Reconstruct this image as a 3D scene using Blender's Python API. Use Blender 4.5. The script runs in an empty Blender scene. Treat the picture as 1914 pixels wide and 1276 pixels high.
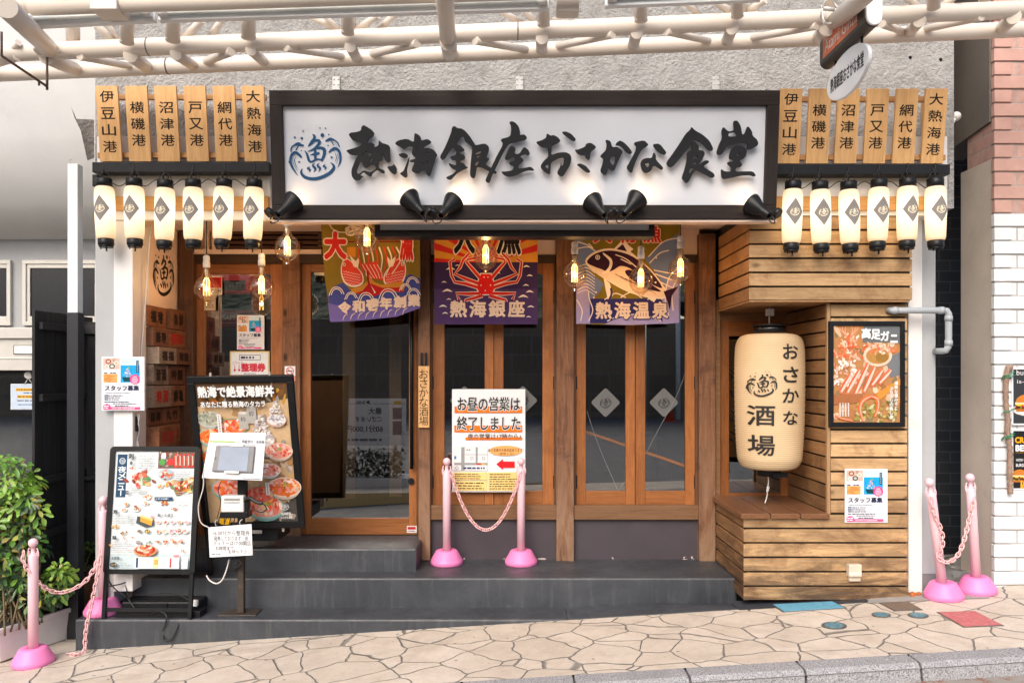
import bpy, bmesh, math, random
from mathutils import Vector, Matrix
random.seed(7)
SC = bpy.context.scene
COL = SC.collection
# ---------------------------------------------------------------- camera, sky, sun, exposure
F = 1470.0; CY = -6.0; HZ = 705.0; HC = 1.7      # focal length in photo pixels, camera y, horizon row, eye height
cam_d = bpy.data.cameras.new('camera'); cam = bpy.data.objects.new('camera', cam_d); COL.objects.link(cam)
cam.location = (0, CY, HC); cam.rotation_euler = (math.pi/2, 0, 0)
cam_d.sensor_width = 36; cam_d.lens = F/1914*36; cam_d.shift_y = (HZ-638)/1914; cam_d.clip_end = 400; cam_d.clip_start = .05
SC.camera = cam
W = bpy.data.worlds.new('World'); SC.world = W; W.use_nodes = True
SUN_EL, SUN_AZ = math.radians(40), math.radians(200)   # high sun behind the camera, softened by cloud
wn = W.node_tree.nodes; sky = wn.new('ShaderNodeTexSky'); sky.sky_type = 'NISHITA'; sky.sun_disc = False
sky.sun_elevation = SUN_EL; sky.sun_rotation = SUN_AZ; sky.dust_density = 4.0; sky.air_density = 1.0; sky.ozone_density = .6
bw = wn['Background']; bw.inputs[1].default_value = .165
W.node_tree.links.new(sky.outputs[0], bw.inputs[0])
sd = bpy.data.lights.new('sun', 'SUN'); sd.energy = 1.1; sd.angle = math.radians(40); sd.color = (1, .965, .92)
sun = bpy.data.objects.new('sun', sd); COL.objects.link(sun)
dv = Vector((math.sin(SUN_AZ)*math.cos(SUN_EL), math.cos(SUN_AZ)*math.cos(SUN_EL), math.sin(SUN_EL)))
sun.rotation_euler = dv.to_track_quat('Z', 'Y').to_euler(); sun.location = (0, -10, 12)
SC.view_settings.view_transform = 'Standard'; SC.view_settings.look = 'None'
SC.view_settings.exposure = 0.57; SC.view_settings.gamma = 1
SC.render.engine = 'CYCLES'
try:
    SC.cycles.use_denoising = True; SC.cycles.denoiser = 'OPENIMAGEDENOISE'
    SC.cycles.max_bounces = 8; SC.cycles.transparent_max_bounces = 16; SC.cycles.sample_clamp_indirect = 6
    SC.cycles.caustics_reflective = False; SC.cycles.caustics_refractive = False
except Exception: pass

# ---------------------------------------------------------------- helpers
def P(u, v, Y):
    s = F/(Y-CY); return Vector(((u-957)/s, Y, HC-(v-HZ)/s))
def XU(u, Y): return (u-957)*(Y-CY)/F
def ZV(v, Y): return HC-(v-HZ)*(Y-CY)/F
def S(Y): return F/(Y-CY)
def ground(x): return .068+.0616*x
def l1(c): c /= 255.; return c/12.92 if c <= .04045 else ((c+.055)/1.055)**2.4
def hx(h): return tuple(l1(int(h[i:i+2], 16)) for i in (0, 2, 4))
def vary(c, a=.15):
    k = 1+random.uniform(-a, a); return tuple(max(0, min(1, x*k*(1+random.uniform(-a, a)*.3))) for x in c)

def tag(o, label, cat, group=None, kind=None):
    if label: o['label'] = label
    if cat: o['category'] = cat
    if group: o['group'] = group
    if kind: o['kind'] = kind
    return o
def thing(name, loc, label, cat, group=None):
    o = bpy.data.objects.new(name, None); COL.objects.link(o); o.location = loc; o.empty_display_size = .05
    return tag(o, label, cat, group)
def copy_tree(o, parent=None):
    c = o.copy(); COL.objects.link(c)
    if parent: c.parent = parent
    for ch in list(o.children): copy_tree(ch, c)
    return c

MATS = {}
def nd(nt, t, **kw):
    n = nt.nodes.new(t)
    for k, v in kw.items(): setattr(n, k, v)
    return n
def base_mat(name):
    m = bpy.data.materials.new(name); m.use_nodes = True; MATS[name] = m
    return m, m.node_tree, m.node_tree.nodes['Principled BSDF']
def coords(nt, scale=(1, 1, 1), island=True, world=False):
    tc = nd(nt, 'ShaderNodeTexCoord'); mp = nd(nt, 'ShaderNodeMapping')
    mp.inputs['Scale'].default_value = scale
    src = tc.outputs['Object']
    if world:
        g0 = nd(nt, 'ShaderNodeNewGeometry'); src = g0.outputs['Position']
    if island:
        g = nd(nt, 'ShaderNodeNewGeometry'); oi = nd(nt, 'ShaderNodeObjectInfo')
        a = nd(nt, 'ShaderNodeMath', operation='ADD'); nt.links.new(g.outputs['Random Per Island'], a.inputs[0]); nt.links.new(oi.outputs['Random'], a.inputs[1])
        b = nd(nt, 'ShaderNodeVectorMath', operation='SCALE'); b.inputs[0].default_value = (13.1, 7.7, 9.3); nt.links.new(a.outputs[0], b.inputs['Scale'])
        c = nd(nt, 'ShaderNodeVectorMath', operation='ADD'); nt.links.new(src, c.inputs[0]); nt.links.new(b.outputs[0], c.inputs[1]); src = c.outputs[0]
    nt.links.new(src, mp.inputs['Vector'])
    return mp.outputs[0]
def noise(nt, vec, scale, detail=4, rough=.6, dist=0):
    n = nd(nt, 'ShaderNodeTexNoise'); n.inputs['Scale'].default_value = scale; n.inputs['Detail'].default_value = detail
    n.inputs['Roughness'].default_value = rough; n.inputs['Distortion'].default_value = dist; nt.links.new(vec, n.inputs['Vector'])
    return n.outputs['Fac']
def ramp(nt, fac, stops):
    r = nd(nt, 'ShaderNodeValToRGB'); e = r.color_ramp.elements
    while len(e) < len(stops): e.new(.5)
    for el, (p, c) in zip(e, stops): el.position = p; el.color = (*c, 1) if len(c) == 3 else c
    nt.links.new(fac, r.inputs[0]); return r.outputs[0]
def mix(nt, a, b, fac, mode='MIX'):
    m = nd(nt, 'ShaderNodeMix', data_type='RGBA', blend_type=mode)
    for i, x in ((0, fac), (6, a), (7, b)):
        if isinstance(x, (int, float)): m.inputs[i].default_value = x
        elif isinstance(x, tuple): m.inputs[i].default_value = (*x, 1)
        else: nt.links.new(x, m.inputs[i])
    return m.outputs[2]
def bump(nt, bs, h, strength=.3, dist=.01):
    b = nd(nt, 'ShaderNodeBump'); b.inputs['Strength'].default_value = strength; b.inputs['Distance'].default_value = dist
    nt.links.new(h, b.inputs['Height']); nt.links.new(b.outputs[0], bs.inputs['Normal'])

def mat(name, c, rough=.55, metal=0, var=.12, vs=6, bmp=0, bs_=60, bd=.004, c2=None, c2at=(.45, .65), island=True, spec=None):
    """plain surface: colour with soft variation, optional second colour in worn patches, optional bump"""
    if name in MATS: return MATS[name]
    m, nt, b = base_mat(name)
    v = coords(nt, island=island)
    lo = tuple(x*(1-var) for x in c); hi = tuple(min(1, x*(1+var)) for x in c)
    col = ramp(nt, noise(nt, v, vs, 5), [(.3, lo), (.7, hi)])
    if c2:
        f = ramp(nt, noise(nt, v, vs*2.3, 8, .7, .4), [(c2at[0], (0, 0, 0)), (c2at[1], (1, 1, 1))])
        col = mix(nt, col, c2, f)
    nt.links.new(col, b.inputs['Base Color'])
    rr = ramp(nt, noise(nt, v, vs*3, 4), [(.3, (rough*.85,)*3), (.7, (min(1, rough*1.15),)*3)])
    nt.links.new(rr, b.inputs['Roughness']); b.inputs['Metallic'].default_value = metal
    if spec is not None: b.inputs['Specular IOR Level'].default_value = spec
    if bmp: bump(nt, b, noise(nt, v, bs_, 4), bmp, bd)
    return m
def wood(name, c1, c2, axis='x', rough=.6, grain=1.0, stain=None, stain_at=(.55, .7), knots=.0, wear=None, low=None):
    if name in MATS: return MATS[name]
    m, nt, b = base_mat(name)
    sc = {'x': (1.2, 18, 18), 'y': (18, 1.2, 18), 'z': (18, 18, 1.2)}[axis]
    v = coords(nt, sc); v2 = coords(nt, (1, 1, 1))
    g = noise(nt, v, 2.2*grain, 7, .62, 1.3)
    fine = noise(nt, v, 14*grain, 4, .7)
    col = ramp(nt, g, [(.28, c1), (.5, tuple((a+d)/2 for a, d in zip(c1, c2))), (.72, c2)])
    col = mix(nt, col, tuple(x*.55 for x in c1), ramp(nt, fine, [(.52, (0, 0, 0)), (.75, (.6, .6, .6))]))
    gm = nd(nt, 'ShaderNodeNewGeometry'); hs = nd(nt, 'ShaderNodeHueSaturation')
    mr = nd(nt, 'ShaderNodeMapRange'); mr.inputs[3].default_value = .68; mr.inputs[4].default_value = 1.24
    nt.links.new(gm.outputs['Random Per Island'], mr.inputs[0]); nt.links.new(mr.outputs[0], hs.inputs['Value']); nt.links.new(col, hs.inputs['Color']); col = hs.outputs[0]
    if stain:
        s = noise(nt, v2, 3.2, 8, .72, .8)
        col = mix(nt, col, stain, ramp(nt, s, [(stain_at[0], (0, 0, 0)), (stain_at[1], (.85, .85, .85))]))
    if knots:
        vo = nd(nt, 'ShaderNodeTexVoronoi'); vo.inputs['Scale'].default_value = 4.5; nt.links.new(coords(nt, {'x': (.5, 1, 1), 'y': (1, .5, 1), 'z': (1, 1, .5)}[axis]), vo.inputs['Vector'])
        col = mix(nt, col, tuple(x*.25 for x in c1), ramp(nt, vo.outputs['Distance'], [(.04, (knots,)*3), (.1, (0, 0, 0))]))
    if low:   # weathered, greyed foot of the boards: (z from, z to, colour)
        sx = nd(nt, 'ShaderNodeSeparateXYZ'); g3 = nd(nt, 'ShaderNodeNewGeometry'); nt.links.new(g3.outputs['Position'], sx.inputs[0])
        m2 = nd(nt, 'ShaderNodeMapRange'); m2.inputs[1].default_value = low[0]; m2.inputs[2].default_value = low[1]; m2.inputs[3].default_value = 1; m2.inputs[4].default_value = 0
        nt.links.new(sx.outputs[2], m2.inputs[0])
        ml = nd(nt, 'ShaderNodeMath', operation='MULTIPLY'); nt.links.new(m2.outputs[0], ml.inputs[0])
        vl = coords(nt, {'x': (.9, 5, 5), 'y': (5, .9, 5), 'z': (5, 5, .9)}[axis]); nt.links.new(ramp(nt, noise(nt, vl, 2.2, 8, .72, .8), [(.4, (.0, .0, .0)), (.56, (1, 1, 1))]), ml.inputs[1])
        col = mix(nt, col, low[2], ml.outputs[0])
    nt.links.new(col, b.inputs['Base Color']); b.inputs['Roughness'].default_value = rough; b.inputs['Specular IOR Level'].default_value = .3
    bump(nt, b, fine, .25, .003)
    return m
def edge_mask(nt, radius=.012):
    """1 along worn outer edges"""
    bv = nd(nt, 'ShaderNodeBevel', samples=4); bv.inputs[0].default_value = radius; g = nd(nt, 'ShaderNodeNewGeometry')
    dt = nd(nt, 'ShaderNodeVectorMath', operation='DOT_PRODUCT'); nt.links.new(bv.outputs[0], dt.inputs[0]); nt.links.new(g.outputs['Normal'], dt.inputs[1])
    return ramp(nt, dt.outputs['Value'], [(.86, (1, 1, 1)), (.995, (0, 0, 0))])
def step_mat(name):
    m, nt, b = base_mat(name); v = coords(nt, island=False); vz = coords(nt, (14, 14, 1.2), island=False)
    col = ramp(nt, noise(nt, v, 2.4, 7, .65, .6), [(.3, (.028, .032, .039)), (.5, (.044, .049, .058)), (.72, (.066, .071, .08))])
    col = mix(nt, col, (.17, .175, .18), ramp(nt, noise(nt, vz, 1.6, 6, .7), [(.52, (0, 0, 0)), (.82, (.4, .4, .4))]))
    col = mix(nt, col, (.22, .225, .23), ramp(nt, noise(nt, v, 5, 9, .8, 1.2), [(.6, (0, 0, 0)), (.74, (.4, .4, .4))]))
    col = mix(nt, col, (.3, .29, .27), ramp(nt, noise(nt, v, 90, 3, .7), [(.7, (0, 0, 0)), (.8, (.6, .6, .6))]))
    e = nd(nt, 'ShaderNodeMath', operation='MULTIPLY'); nt.links.new(edge_mask(nt), e.inputs[0]); nt.links.new(ramp(nt, noise(nt, v, 9, 7, .75), [(.36, (0, 0, 0)), (.6, (.8, .8, .8))]), e.inputs[1])
    col = mix(nt, col, (.2, .2, .2), e.outputs[0])
    nt.links.new(col, b.inputs['Base Color']); nt.links.new(ramp(nt, noise(nt, v, 4, 6, .7), [(.3, (.34,)*3), (.7, (.62,)*3)]), b.inputs['Roughness'])
    bump(nt, b, noise(nt, v, 30, 6, .7), .25, .005); return m
def emit(name, c, strength, base=None):
    if name in MATS: return MATS[name]
    m, nt, b = base_mat(name)
    b.inputs['Base Color'].default_value = (*(base or c), 1); b.inputs['Roughness'].default_value = .7
    b.inputs['Emission Color'].default_value = (*c, 1); b.inputs['Emission Strength'].default_value = strength
    return m
def glass(name, refl=.08, tint=(1, 1, 1), rough=0.0, add=0.0, top=1.0):
    if name in MATS: return MATS[name]
    m = bpy.data.materials.new(name); m.use_nodes = True; MATS[name] = m; nt = m.node_tree; nt.nodes.remove(nt.nodes['Principled BSDF'])
    tr = nd(nt, 'ShaderNodeBsdfTransparent'); tr.inputs[0].default_value = (*tint, 1)
    gl = nd(nt, 'ShaderNodeBsdfGlossy'); gl.inputs['Roughness'].default_value = rough
    fr = nd(nt, 'ShaderNodeFresnel'); fr.inputs[0].default_value = 1.5
    ml = nd(nt, 'ShaderNodeMath', operation='MULTIPLY_ADD', use_clamp=True); ml.inputs[1].default_value = refl/.04; ml.inputs[2].default_value = add
    nt.links.new(fr.outputs[0], ml.inputs[0])
    mn = nd(nt, 'ShaderNodeMath', operation='MINIMUM'); mn.inputs[1].default_value = top; nt.links.new(ml.outputs[0], mn.inputs[0]); ml = mn
    ms = nd(nt, 'ShaderNodeMixShader'); nt.links.new(ml.outputs[0], ms.inputs[0]); nt.links.new(tr.outputs[0], ms.inputs[1]); nt.links.new(gl.outputs[0], ms.inputs[2])
    nt.links.new(ms.outputs[0], nt.nodes['Material Output'].inputs[0]); return m
def print_mat(name='print', rough=.45, glow=0, weave=False):
    if name in MATS: return MATS[name]
    m, nt, b = base_mat(name)
    a = nd(nt, 'ShaderNodeVertexColor'); a.layer_name = 'Col'
    v = coords(nt, island=False)
    k = ramp(nt, noise(nt, v, 35 if not weave else 12, 5, .6), [(.3, (.86,)*3), (.7, (1, 1, 1))])
    nt.links.new(mix(nt, a.outputs[0], k, 1.0, 'MULTIPLY'), b.inputs['Base Color']); b.inputs['Roughness'].default_value = rough; b.inputs['Specular IOR Level'].default_value = .18
    if glow:
        nt.links.new(a.outputs[0], b.inputs['Emission Color']); b.inputs['Emission Strength'].default_value = glow
    if weave: bump(nt, b, noise(nt, v, 300, 2), .2, .001)
    return m

class MB:
    """collects shapes (world or local metres) and links them as ONE mesh object"""
    def __init__(s): s.v = []; s.f = []; s.c = None; s.smooth = []
    def add(s, vs, fs, sm=False):
        n = len(s.v); s.v += [tuple(x) for x in vs]; s.f += [tuple(i+n for i in f) for f in fs]; s.smooth += [sm]*len(fs); return s
    def box(s, x0, x1, y0, y1, z0, z1):
        return s.add([(x, y, z) for x in (x0, x1) for y in (y0, y1) for z in (z0, z1)],
                     [(0, 1, 3, 2), (4, 6, 7, 5), (0, 4, 5, 1), (2, 3, 7, 6), (0, 2, 6, 4), (1, 5, 7, 3)])
    def pbox(s, u0, u1, v0, v1, Y, d):     # box whose front face fills those photo pixels at depth Y, d metres thick
        return s.box(XU(u0, Y), XU(u1, Y), Y, Y+d, ZV(v1, Y), ZV(v0, Y))
    def hexa(s, a, b):                     # a, b: two quads
        return s.add(list(a)+list(b), [(0, 1, 2, 3), (7, 6, 5, 4), (0, 4, 5, 1), (1, 5, 6, 2), (2, 6, 7, 3), (3, 7, 4, 0)])
    def prism(s, pts, y0, y1):             # polygon in xz extruded along y
        n = len(pts); return s.add([(x, y0, z) for x, z in pts]+[(x, y1, z) for x, z in pts],
            [tuple(range(n)), tuple(range(2*n-1, n-1, -1))]+[(i, (i+1) % n, n+(i+1) % n, n+i) for i in range(n)])
    def tube(s, pts, r, n=10, caps=True):
        pts = [Vector(p) for p in pts]; rr = r if isinstance(r, (list, tuple)) else [r]*len(pts)
        vs, fs = [], []; up = None
        for i, p in enumerate(pts):
            d = (pts[min(i+1, len(pts)-1)]-pts[max(i-1, 0)]).normalized()
            if up is None: up = d.orthogonal().normalized()
            up = (up-d*up.dot(d)).normalized() if (up-d*up.dot(d)).length > 1e-6 else d.orthogonal().normalized()
            w = d.cross(up)
            for k in range(n):
                a = 2*math.pi*k/n; vs.append(p+(up*math.cos(a)+w*math.sin(a))*rr[i])
        for i in range(len(pts)-1):
            for k in range(n): fs.append((i*n+k, i*n+(k+1) % n, (i+1)*n+(k+1) % n, (i+1)*n+k))
        s.add(vs, fs, True)
        if caps: s.f += [tuple(len(s.v)-len(vs)+k for k in range(n-1, -1, -1)), tuple(len(s.v)-n+k for k in range(n))]; s.smooth += [False, False]
        return s
    def lathe(s, prof, n=24, c=(0, 0, 0), sq=None, caps=True):
        vs, fs = [], []
        for r, z in prof:
            for k in range(n):
                a = 2*math.pi*k/n; vs.append((c[0]+r*math.cos(a), c[1]+r*math.sin(a), c[2]+z))
        for i in range(len(prof)-1):
            for k in range(n): fs.append((i*n+k, i*n+(k+1) % n, (i+1)*n+(k+1) % n, (i+1)*n+k))
        s.add(vs, fs, True)
        if caps: s.f += [tuple(len(s.v)-len(vs)+k for k in range(n-1, -1, -1)), tuple(len(s.v)-n+k for k in range(n))]; s.smooth += [False, False]
        return s
    def sphere(s, c, r, n=16):
        return s.lathe([(max(1e-4, r*math.sin(math.pi*i/(n//2))), -r*math.cos(math.pi*i/(n//2))) for i in range(n//2+1)], n, c, caps=False)
    def build(s, name, m, parent=None, bevel=0, cols=None):
        me = bpy.data.meshes.new(name); L = parent.matrix_world.translation if False else None
        off = Vector((0, 0, 0)); p = parent
        while p: off += p.location; p = p.parent
        me.from_pydata([(x-off.x, y-off.y, z-off.z) for x, y, z in s.v], [], s.f)
        bm = bmesh.new(); bm.from_mesh(me); bmesh.ops.recalc_face_normals(bm, faces=bm.faces); bm.to_mesh(me); bm.free()
        for p_, sm in zip(me.polygons, s.smooth): p_.use_smooth = sm
        me.materials.append(m)
        if cols:
            at = me.color_attributes.new('Col', 'FLOAT_COLOR', 'CORNER'); k = 0
            for p_, c in zip(me.polygons, cols):
                for li in p_.loop_indices: at.data[li].color = (*c, 1)
        o = bpy.data.objects.new(name, me); COL.objects.link(o)
        if parent: o.parent = parent
        if bevel:
            b = o.modifiers.new('bevel', 'BEVEL'); b.width = bevel; b.segments = 2; b.limit_method = 'ANGLE'; b.harden_normals = False
        return o

_G = {}
def curve_mesh(cu):
    ob = bpy.data.objects.new('tmp', cu); me = ob.to_mesh()
    v = [tuple(x.co) for x in me.vertices]; f = [tuple(p.vertices) for p in me.polygons]
    ob.to_mesh_clear(); bpy.data.objects.remove(ob); bpy.data.curves.remove(cu); return v, f
def glyph(t, off=0.0):
    k = (t, off)
    if k not in _G:
        cu = bpy.data.curves.new('t', 'FONT'); cu.body = t; cu.size = 1; cu.offset = off; cu.resolution_u = 3
        v, f = curve_mesh(cu)
        if not v: v, f = [(0, 0, 0)], []
        xs = [p[0] for p in v]; ys = [p[1] for p in v]
        _G[k] = (v, f, min(xs), max(xs), min(ys), max(ys))
    return _G[k]
def cat(pts, n=6, closed=False):
    """Catmull-Rom through points of any dimension"""
    out = []; m = len(pts)
    for i in range(m if closed else m-1):
        if closed: a, b, c, d = (pts[(i+k) % m] for k in (-1, 0, 1, 2))
        else: a, b, c, d = pts[max(i-1, 0)], pts[i], pts[i+1], pts[min(i+2, m-1)]
        for j in range(n):
            t = j/n; out.append(tuple(.5*((2*q)+(-p+r)*t+(2*p-5*q+4*r-w)*t*t+(-p+3*q-3*r+w)*t**3) for p, q, r, w in zip(a, b, c, d)))
    if not closed: out.append(tuple(pts[-1]))
    return out
class Art:
    """flat printed or painted artwork drawn in pixel units (v down), each shape a hair proud of the last"""
    def __init__(s, scale, ou, ov, dz=2.5e-5): s.k = scale; s.ou = ou; s.ov = ov; s.v = []; s.f = []; s.c = []; s.z = .0005; s.dz = dz
    def _p(s, u, v, e=0): return ((u-s.ou)/s.k, -(s.z+e), (s.ov-v)/s.k)
    def poly(s, pts, c):
        n = len(s.v); s.v += [s._p(*p) for p in pts]; s.f.append(tuple(range(n, n+len(pts)))); s.c.append(c); s.z += s.dz
    def rect(s, u0, v0, u1, v1, c): s.poly([(u0, v0), (u1, v0), (u1, v1), (u0, v1)], c)
    def ell(s, u, v, a, b, c, n=16, rot=0):
        cr, sr = math.cos(rot), math.sin(rot)
        s.poly([(u+a*math.cos(2*math.pi*i/n)*cr-b*math.sin(2*math.pi*i/n)*sr, v+a*math.cos(2*math.pi*i/n)*sr+b*math.sin(2*math.pi*i/n)*cr) for i in range(n)], c)
    def blob(s, u, v, a, b, c, rot=None, n=8, j=.3):
        rot = random.uniform(0, 3.1) if rot is None else rot; cr, sr = math.cos(rot), math.sin(rot); pts = []
        for i in range(n):
            t = 2*math.pi*i/n; r = 1+random.uniform(-j, j); x, y = a*r*math.cos(t), b*r*math.sin(t); pts.append((u+x*cr-y*sr, v+x*sr+y*cr))
        s.poly(pts, c)
    def stroke(s, pts, c, w=None, n=5, k=1.0, smooth=True):
        """brush stroke: points (u, v, width)"""
        pts = [(p[0], p[1], (w if w is not None else p[2])*k) for p in pts]
        q = cat(pts, n) if smooth and len(pts) > 2 else pts
        b0 = len(s.v)
        for i, (x, y, w_) in enumerate(q):
            a = q[max(i-1, 0)]; b = q[min(i+1, len(q)-1)]; dx, dy = b[0]-a[0], b[1]-a[1]; L = math.hypot(dx, dy) or 1; nx, ny = -dy/L, dx/L
            s.v.append(s._p(x+nx*w_/2, y+ny*w_/2, i*4e-7)); s.v.append(s._p(x-nx*w_/2, y-ny*w_/2, i*4e-7))
        for i in range(len(q)-1): s.f.append((b0+2*i, b0+2*i+1, b0+2*i+3, b0+2*i+2)); s.c.append(c)
        s.z += s.dz
    def text(s, t, u0, v0, u1, v1, c, off=0.0, sq=False, outline=None, oo=.03):
        """text fitted to a pixel box (sq: keep the glyphs' own proportions, centred)"""
        if outline: s.text(t, u0, v0, u1, v1, outline, off+oo, sq); 
        v, f, x0, x1, y0, y1 = glyph(t); off = max(off, 0)
        w = (x1-x0+2*off) or 1; h = (y1-y0+2*off) or 1; ku, kv = (u1-u0)/w, (v1-v0)/h
        if sq: ku = kv = min(abs(ku), abs(kv))
        cu, cv = (u0+u1)/2, (v0+v1)/2
        sh = [(0, 0)]+([(off*math.cos(i*math.pi/4), off*math.sin(i*math.pi/4)) for i in range(8)] if off > .004 else [])   # thicker strokes: shifted copies
        for j, (a, b) in enumerate(sh):
            n = len(s.v); s.v += [s._p(cu+(p[0]+a-(x0+x1)/2)*ku, cv-(p[1]+b-(y0+y1)/2)*kv, j*2e-6) for p in v]
            s.f += [tuple(i+n for i in q) for q in f]; s.c += [c]*len(f)
        s.z += s.dz
    def column(s, t, u, v0, v1, size, c, off=0.0, outline=None, oo=.03):
        """vertical writing, one glyph per cell"""
        st = (v1-v0)/len(t)
        for i, ch in enumerate(t):
            vm = v0+st*(i+.5); s.text(ch, u-size/2, vm-size/2, u+size/2, vm+size/2, c, off, True, outline, oo)
    def lines(s, u0, v0, u1, v1, rows, c, fill=.45, cols=1):
        """tiny print too small to read in the photo: rows of short dashes"""
        h = (v1-v0)/rows
        for r in range(rows):
            u = u0; end = u1-(random.random()**2)*(u1-u0)*.35
            while u < end:
                w = min(random.uniform(.8, 3.2)*h*.6, end-u); s.rect(u, v0+r*h+h*(1-fill)/2, u+w, v0+r*h+h*(1+fill)/2, vary(c, .25)); s.z -= s.dz; u += w+h*random.uniform(.12, .4)
            s.z += s.dz
    def emblem(s, u, v, h, c, k=1.0, wscale=1.0):
        """round crest: fish letter over steam and bowl between two pairs of waves"""
        q = h/1110.; X = lambda L: [(u+(p[0]-660)*q*wscale, v+(p[1]-650)*q, p[2]*q*k) for p in L]
        for L in EMBLEM: s.stroke(X(L), c)
        for x, y, r in EDOTS: s.ell(u+(x-660)*q*wscale, v+(y-650)*q, r*q*wscale*k, r*q*k, c, 10)
    def build(s, name, m, parent=None, loc=None, warp=None, cut=None, thick=None):
        me = bpy.data.meshes.new(name); off = Vector((0, 0, 0)); p = parent
        while p: off += p.location; p = p.parent
        me.from_pydata(s.v, [], s.f)
        at = me.color_attributes.new('Col', 'FLOAT_COLOR', 'CORNER')
        for p_, c in zip(me.polygons, s.c):
            for li in p_.loop_indices: at.data[li].color = (*c[:3], 1)
        if warp:
            bm = bmesh.new(); bm.from_mesh(me); bmesh.ops.triangulate(bm, faces=bm.faces[:], ngon_method='EAR_CLIP')
            for ax, vals in ((0, cut[0]), (2, cut[1])):
                for x in vals:
                    no = Vector((1, 0, 0)) if ax == 0 else Vector((0, 0, 1))
                    bmesh.ops.bisect_plane(bm, geom=bm.verts[:]+bm.edges[:]+bm.faces[:], dist=1e-6, plane_co=no*x, plane_no=no)
            for vv in bm.verts: vv.co = warp(vv.co)
            bm.to_mesh(me); bm.free()
        me.materials.append(m); o = bpy.data.objects.new(name, me); COL.objects.link(o)
        if parent: o.parent = parent
        if loc is not None: o.location = Vector(loc)-off
        return o
EMBLEM = [[(610,240,10),(650,265,50),(655,320,60),(600,400,75),(520,485,26)], [(655,370,40),(735,365,60),(760,410,62),(690,495,50),(600,560,40),(500,590,8)],
 [(440,575,12),(490,650,45),(525,770,55),(575,805,45),(700,755,42),(790,760,30)], [(640,540,34),(750,515,50),(850,545,70),(855,650,66),(790,795,46)],
 [(560,665,15),(660,645,60),(755,622,45)], [(660,535,52),(665,640,60),(660,775,45)],
 [(540,905,8),(492,940,34),(545,972,45),(520,1022,6)], [(645,835,8),(605,880,40),(660,950,50),(622,1018,6)], [(745,835,8),(705,880,40),(760,950,50),(722,1014,6)], [(872,860,6),(832,893,34),(880,928,40),(848,974,6)],
 [(382,950,18),(355,1020,48),(400,1100,60),(500,1148,66),(650,1160,70),(800,1122,72),(960,1040,70),(1050,940,65),(1040,870,45),(980,818,8)],
 [(285,1092,8),(200,970,40),(135,820,55),(150,690,55),(200,630,60),(250,615,60),(310,652,58),(375,715,36)], [(278,995,6),(195,840,12),(190,720,10),(240,660,6)], [(298,972,6),(240,860,14),(222,760,12),(262,680,6)],
 [(148,598,22),(162,520,30),(220,460,30),(310,435,70),(370,460,50),(425,465,30)], [(255,565,24),(300,490,20),(330,470,10)], [(180,580,6),(205,520,6),(280,475,5)],
 [(1130,925,8),(1190,800,45),(1190,650,55),(1150,560,60),(1080,530,65),(1010,560,50),(955,615,36)], [(1112,845,6),(1150,700,10),(1120,600,6)], [(1085,805,6),(1112,700,14),(1070,580,6)],
 [(1178,500,22),(1150,420,30),(1080,360,30),(990,335,60),(920,365,45),(882,370,22)], [(1062,465,24),(1020,390,20),(985,360,10)], [(1130,490,6),(1100,430,6),(1040,380,5)]]
EDOTS = [(825,255,42),(390,320,27),(240,300,20),(418,172,15),(778,110,15),(895,112,16),(960,242,17),(940,465,15),(1010,712,25),(370,568,14),(318,808,22),(110,810,20)]
def soft(poly, n=1):
    for _ in range(n):
        out = []
        for i, p in enumerate(poly):
            q = poly[(i+1) % len(poly)]; out += [(p[0]*.8+q[0]*.2, p[1]*.8+q[1]*.2), (p[0]*.2+q[0]*.8, p[1]*.2+q[1]*.8)]
        poly = out
    return poly
def cut_letters(shapes, tf, depth, mb, back):
    """solid letters from outlines (outer loop first, then holes) given in zoomed pixels; tf maps to local x, z"""
    for j, loops in enumerate(shapes):
        cu = bpy.data.curves.new('c', 'CURVE'); cu.dimensions = '2D'; cu.fill_mode = 'BOTH'; cu.extrude = depth/2
        for lp in loops:
            lp = soft(lp); sp = cu.splines.new('POLY'); sp.points.add(len(lp)-1); sp.use_cyclic_u = True
            for pt, (x, y) in zip(sp.points, lp): X, Z = tf(x, y); pt.co = (X, Z, 0, 1)
        v, f = curve_mesh(cu); mb.add([(x, back-depth/2-z-j*.0008, y) for x, y, z in v], f)
def T(s): return [[tuple(map(int, p.split(','))) for p in lp.split()] for lp in s.split('|')]
# ---------------------------------------------------------------- materials
M_stucco = mat('rough_stucco', (.40, .39, .375), .95, var=.12, vs=5, bmp=.9, bs_=48, bd=.03, c2=(.24, .228, .21), c2at=(.5, .75), island=False)
M_white = mat('white_painted_wall', (.78, .76, .74), .7, var=.06, vs=2, bmp=.25, bs_=40, bd=.004, c2=(.6, .58, .55), c2at=(.62, .8), island=False)
M_plaster = mat('warm_plaster', (.82, .65, .55), .8, var=.06, vs=3, bmp=.2, bs_=60, island=False)
M_greywall = mat('grey_render_wall', (.42, .43, .44), .8, var=.08, vs=2, bmp=.3, bs_=30, bd=.006, c2=(.38, .38, .38), c2at=(.6, .8), island=False)
M_conc = mat('smooth_concrete', (.64, .645, .64), .85, var=.07, vs=1.3, bmp=.25, bs_=18, bd=.006, c2=(.54, .54, .53), c2at=(.55, .8), island=False)
M_step = step_mat('dark_sealed_concrete')
M_purple = mat('dark_purple_panel', (.062, .05, .06), .5, var=.15, vs=4, c2=(.085, .07, .08), island=False)
M_cedar = wood('cedar_slats', (.40, .235, .11), (.62, .41, .21), 'x', .6, stain=(.2, .1, .045), stain_at=(.48, .68), knots=.8, low=(.1, .95, (.065, .04, .027)))
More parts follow.
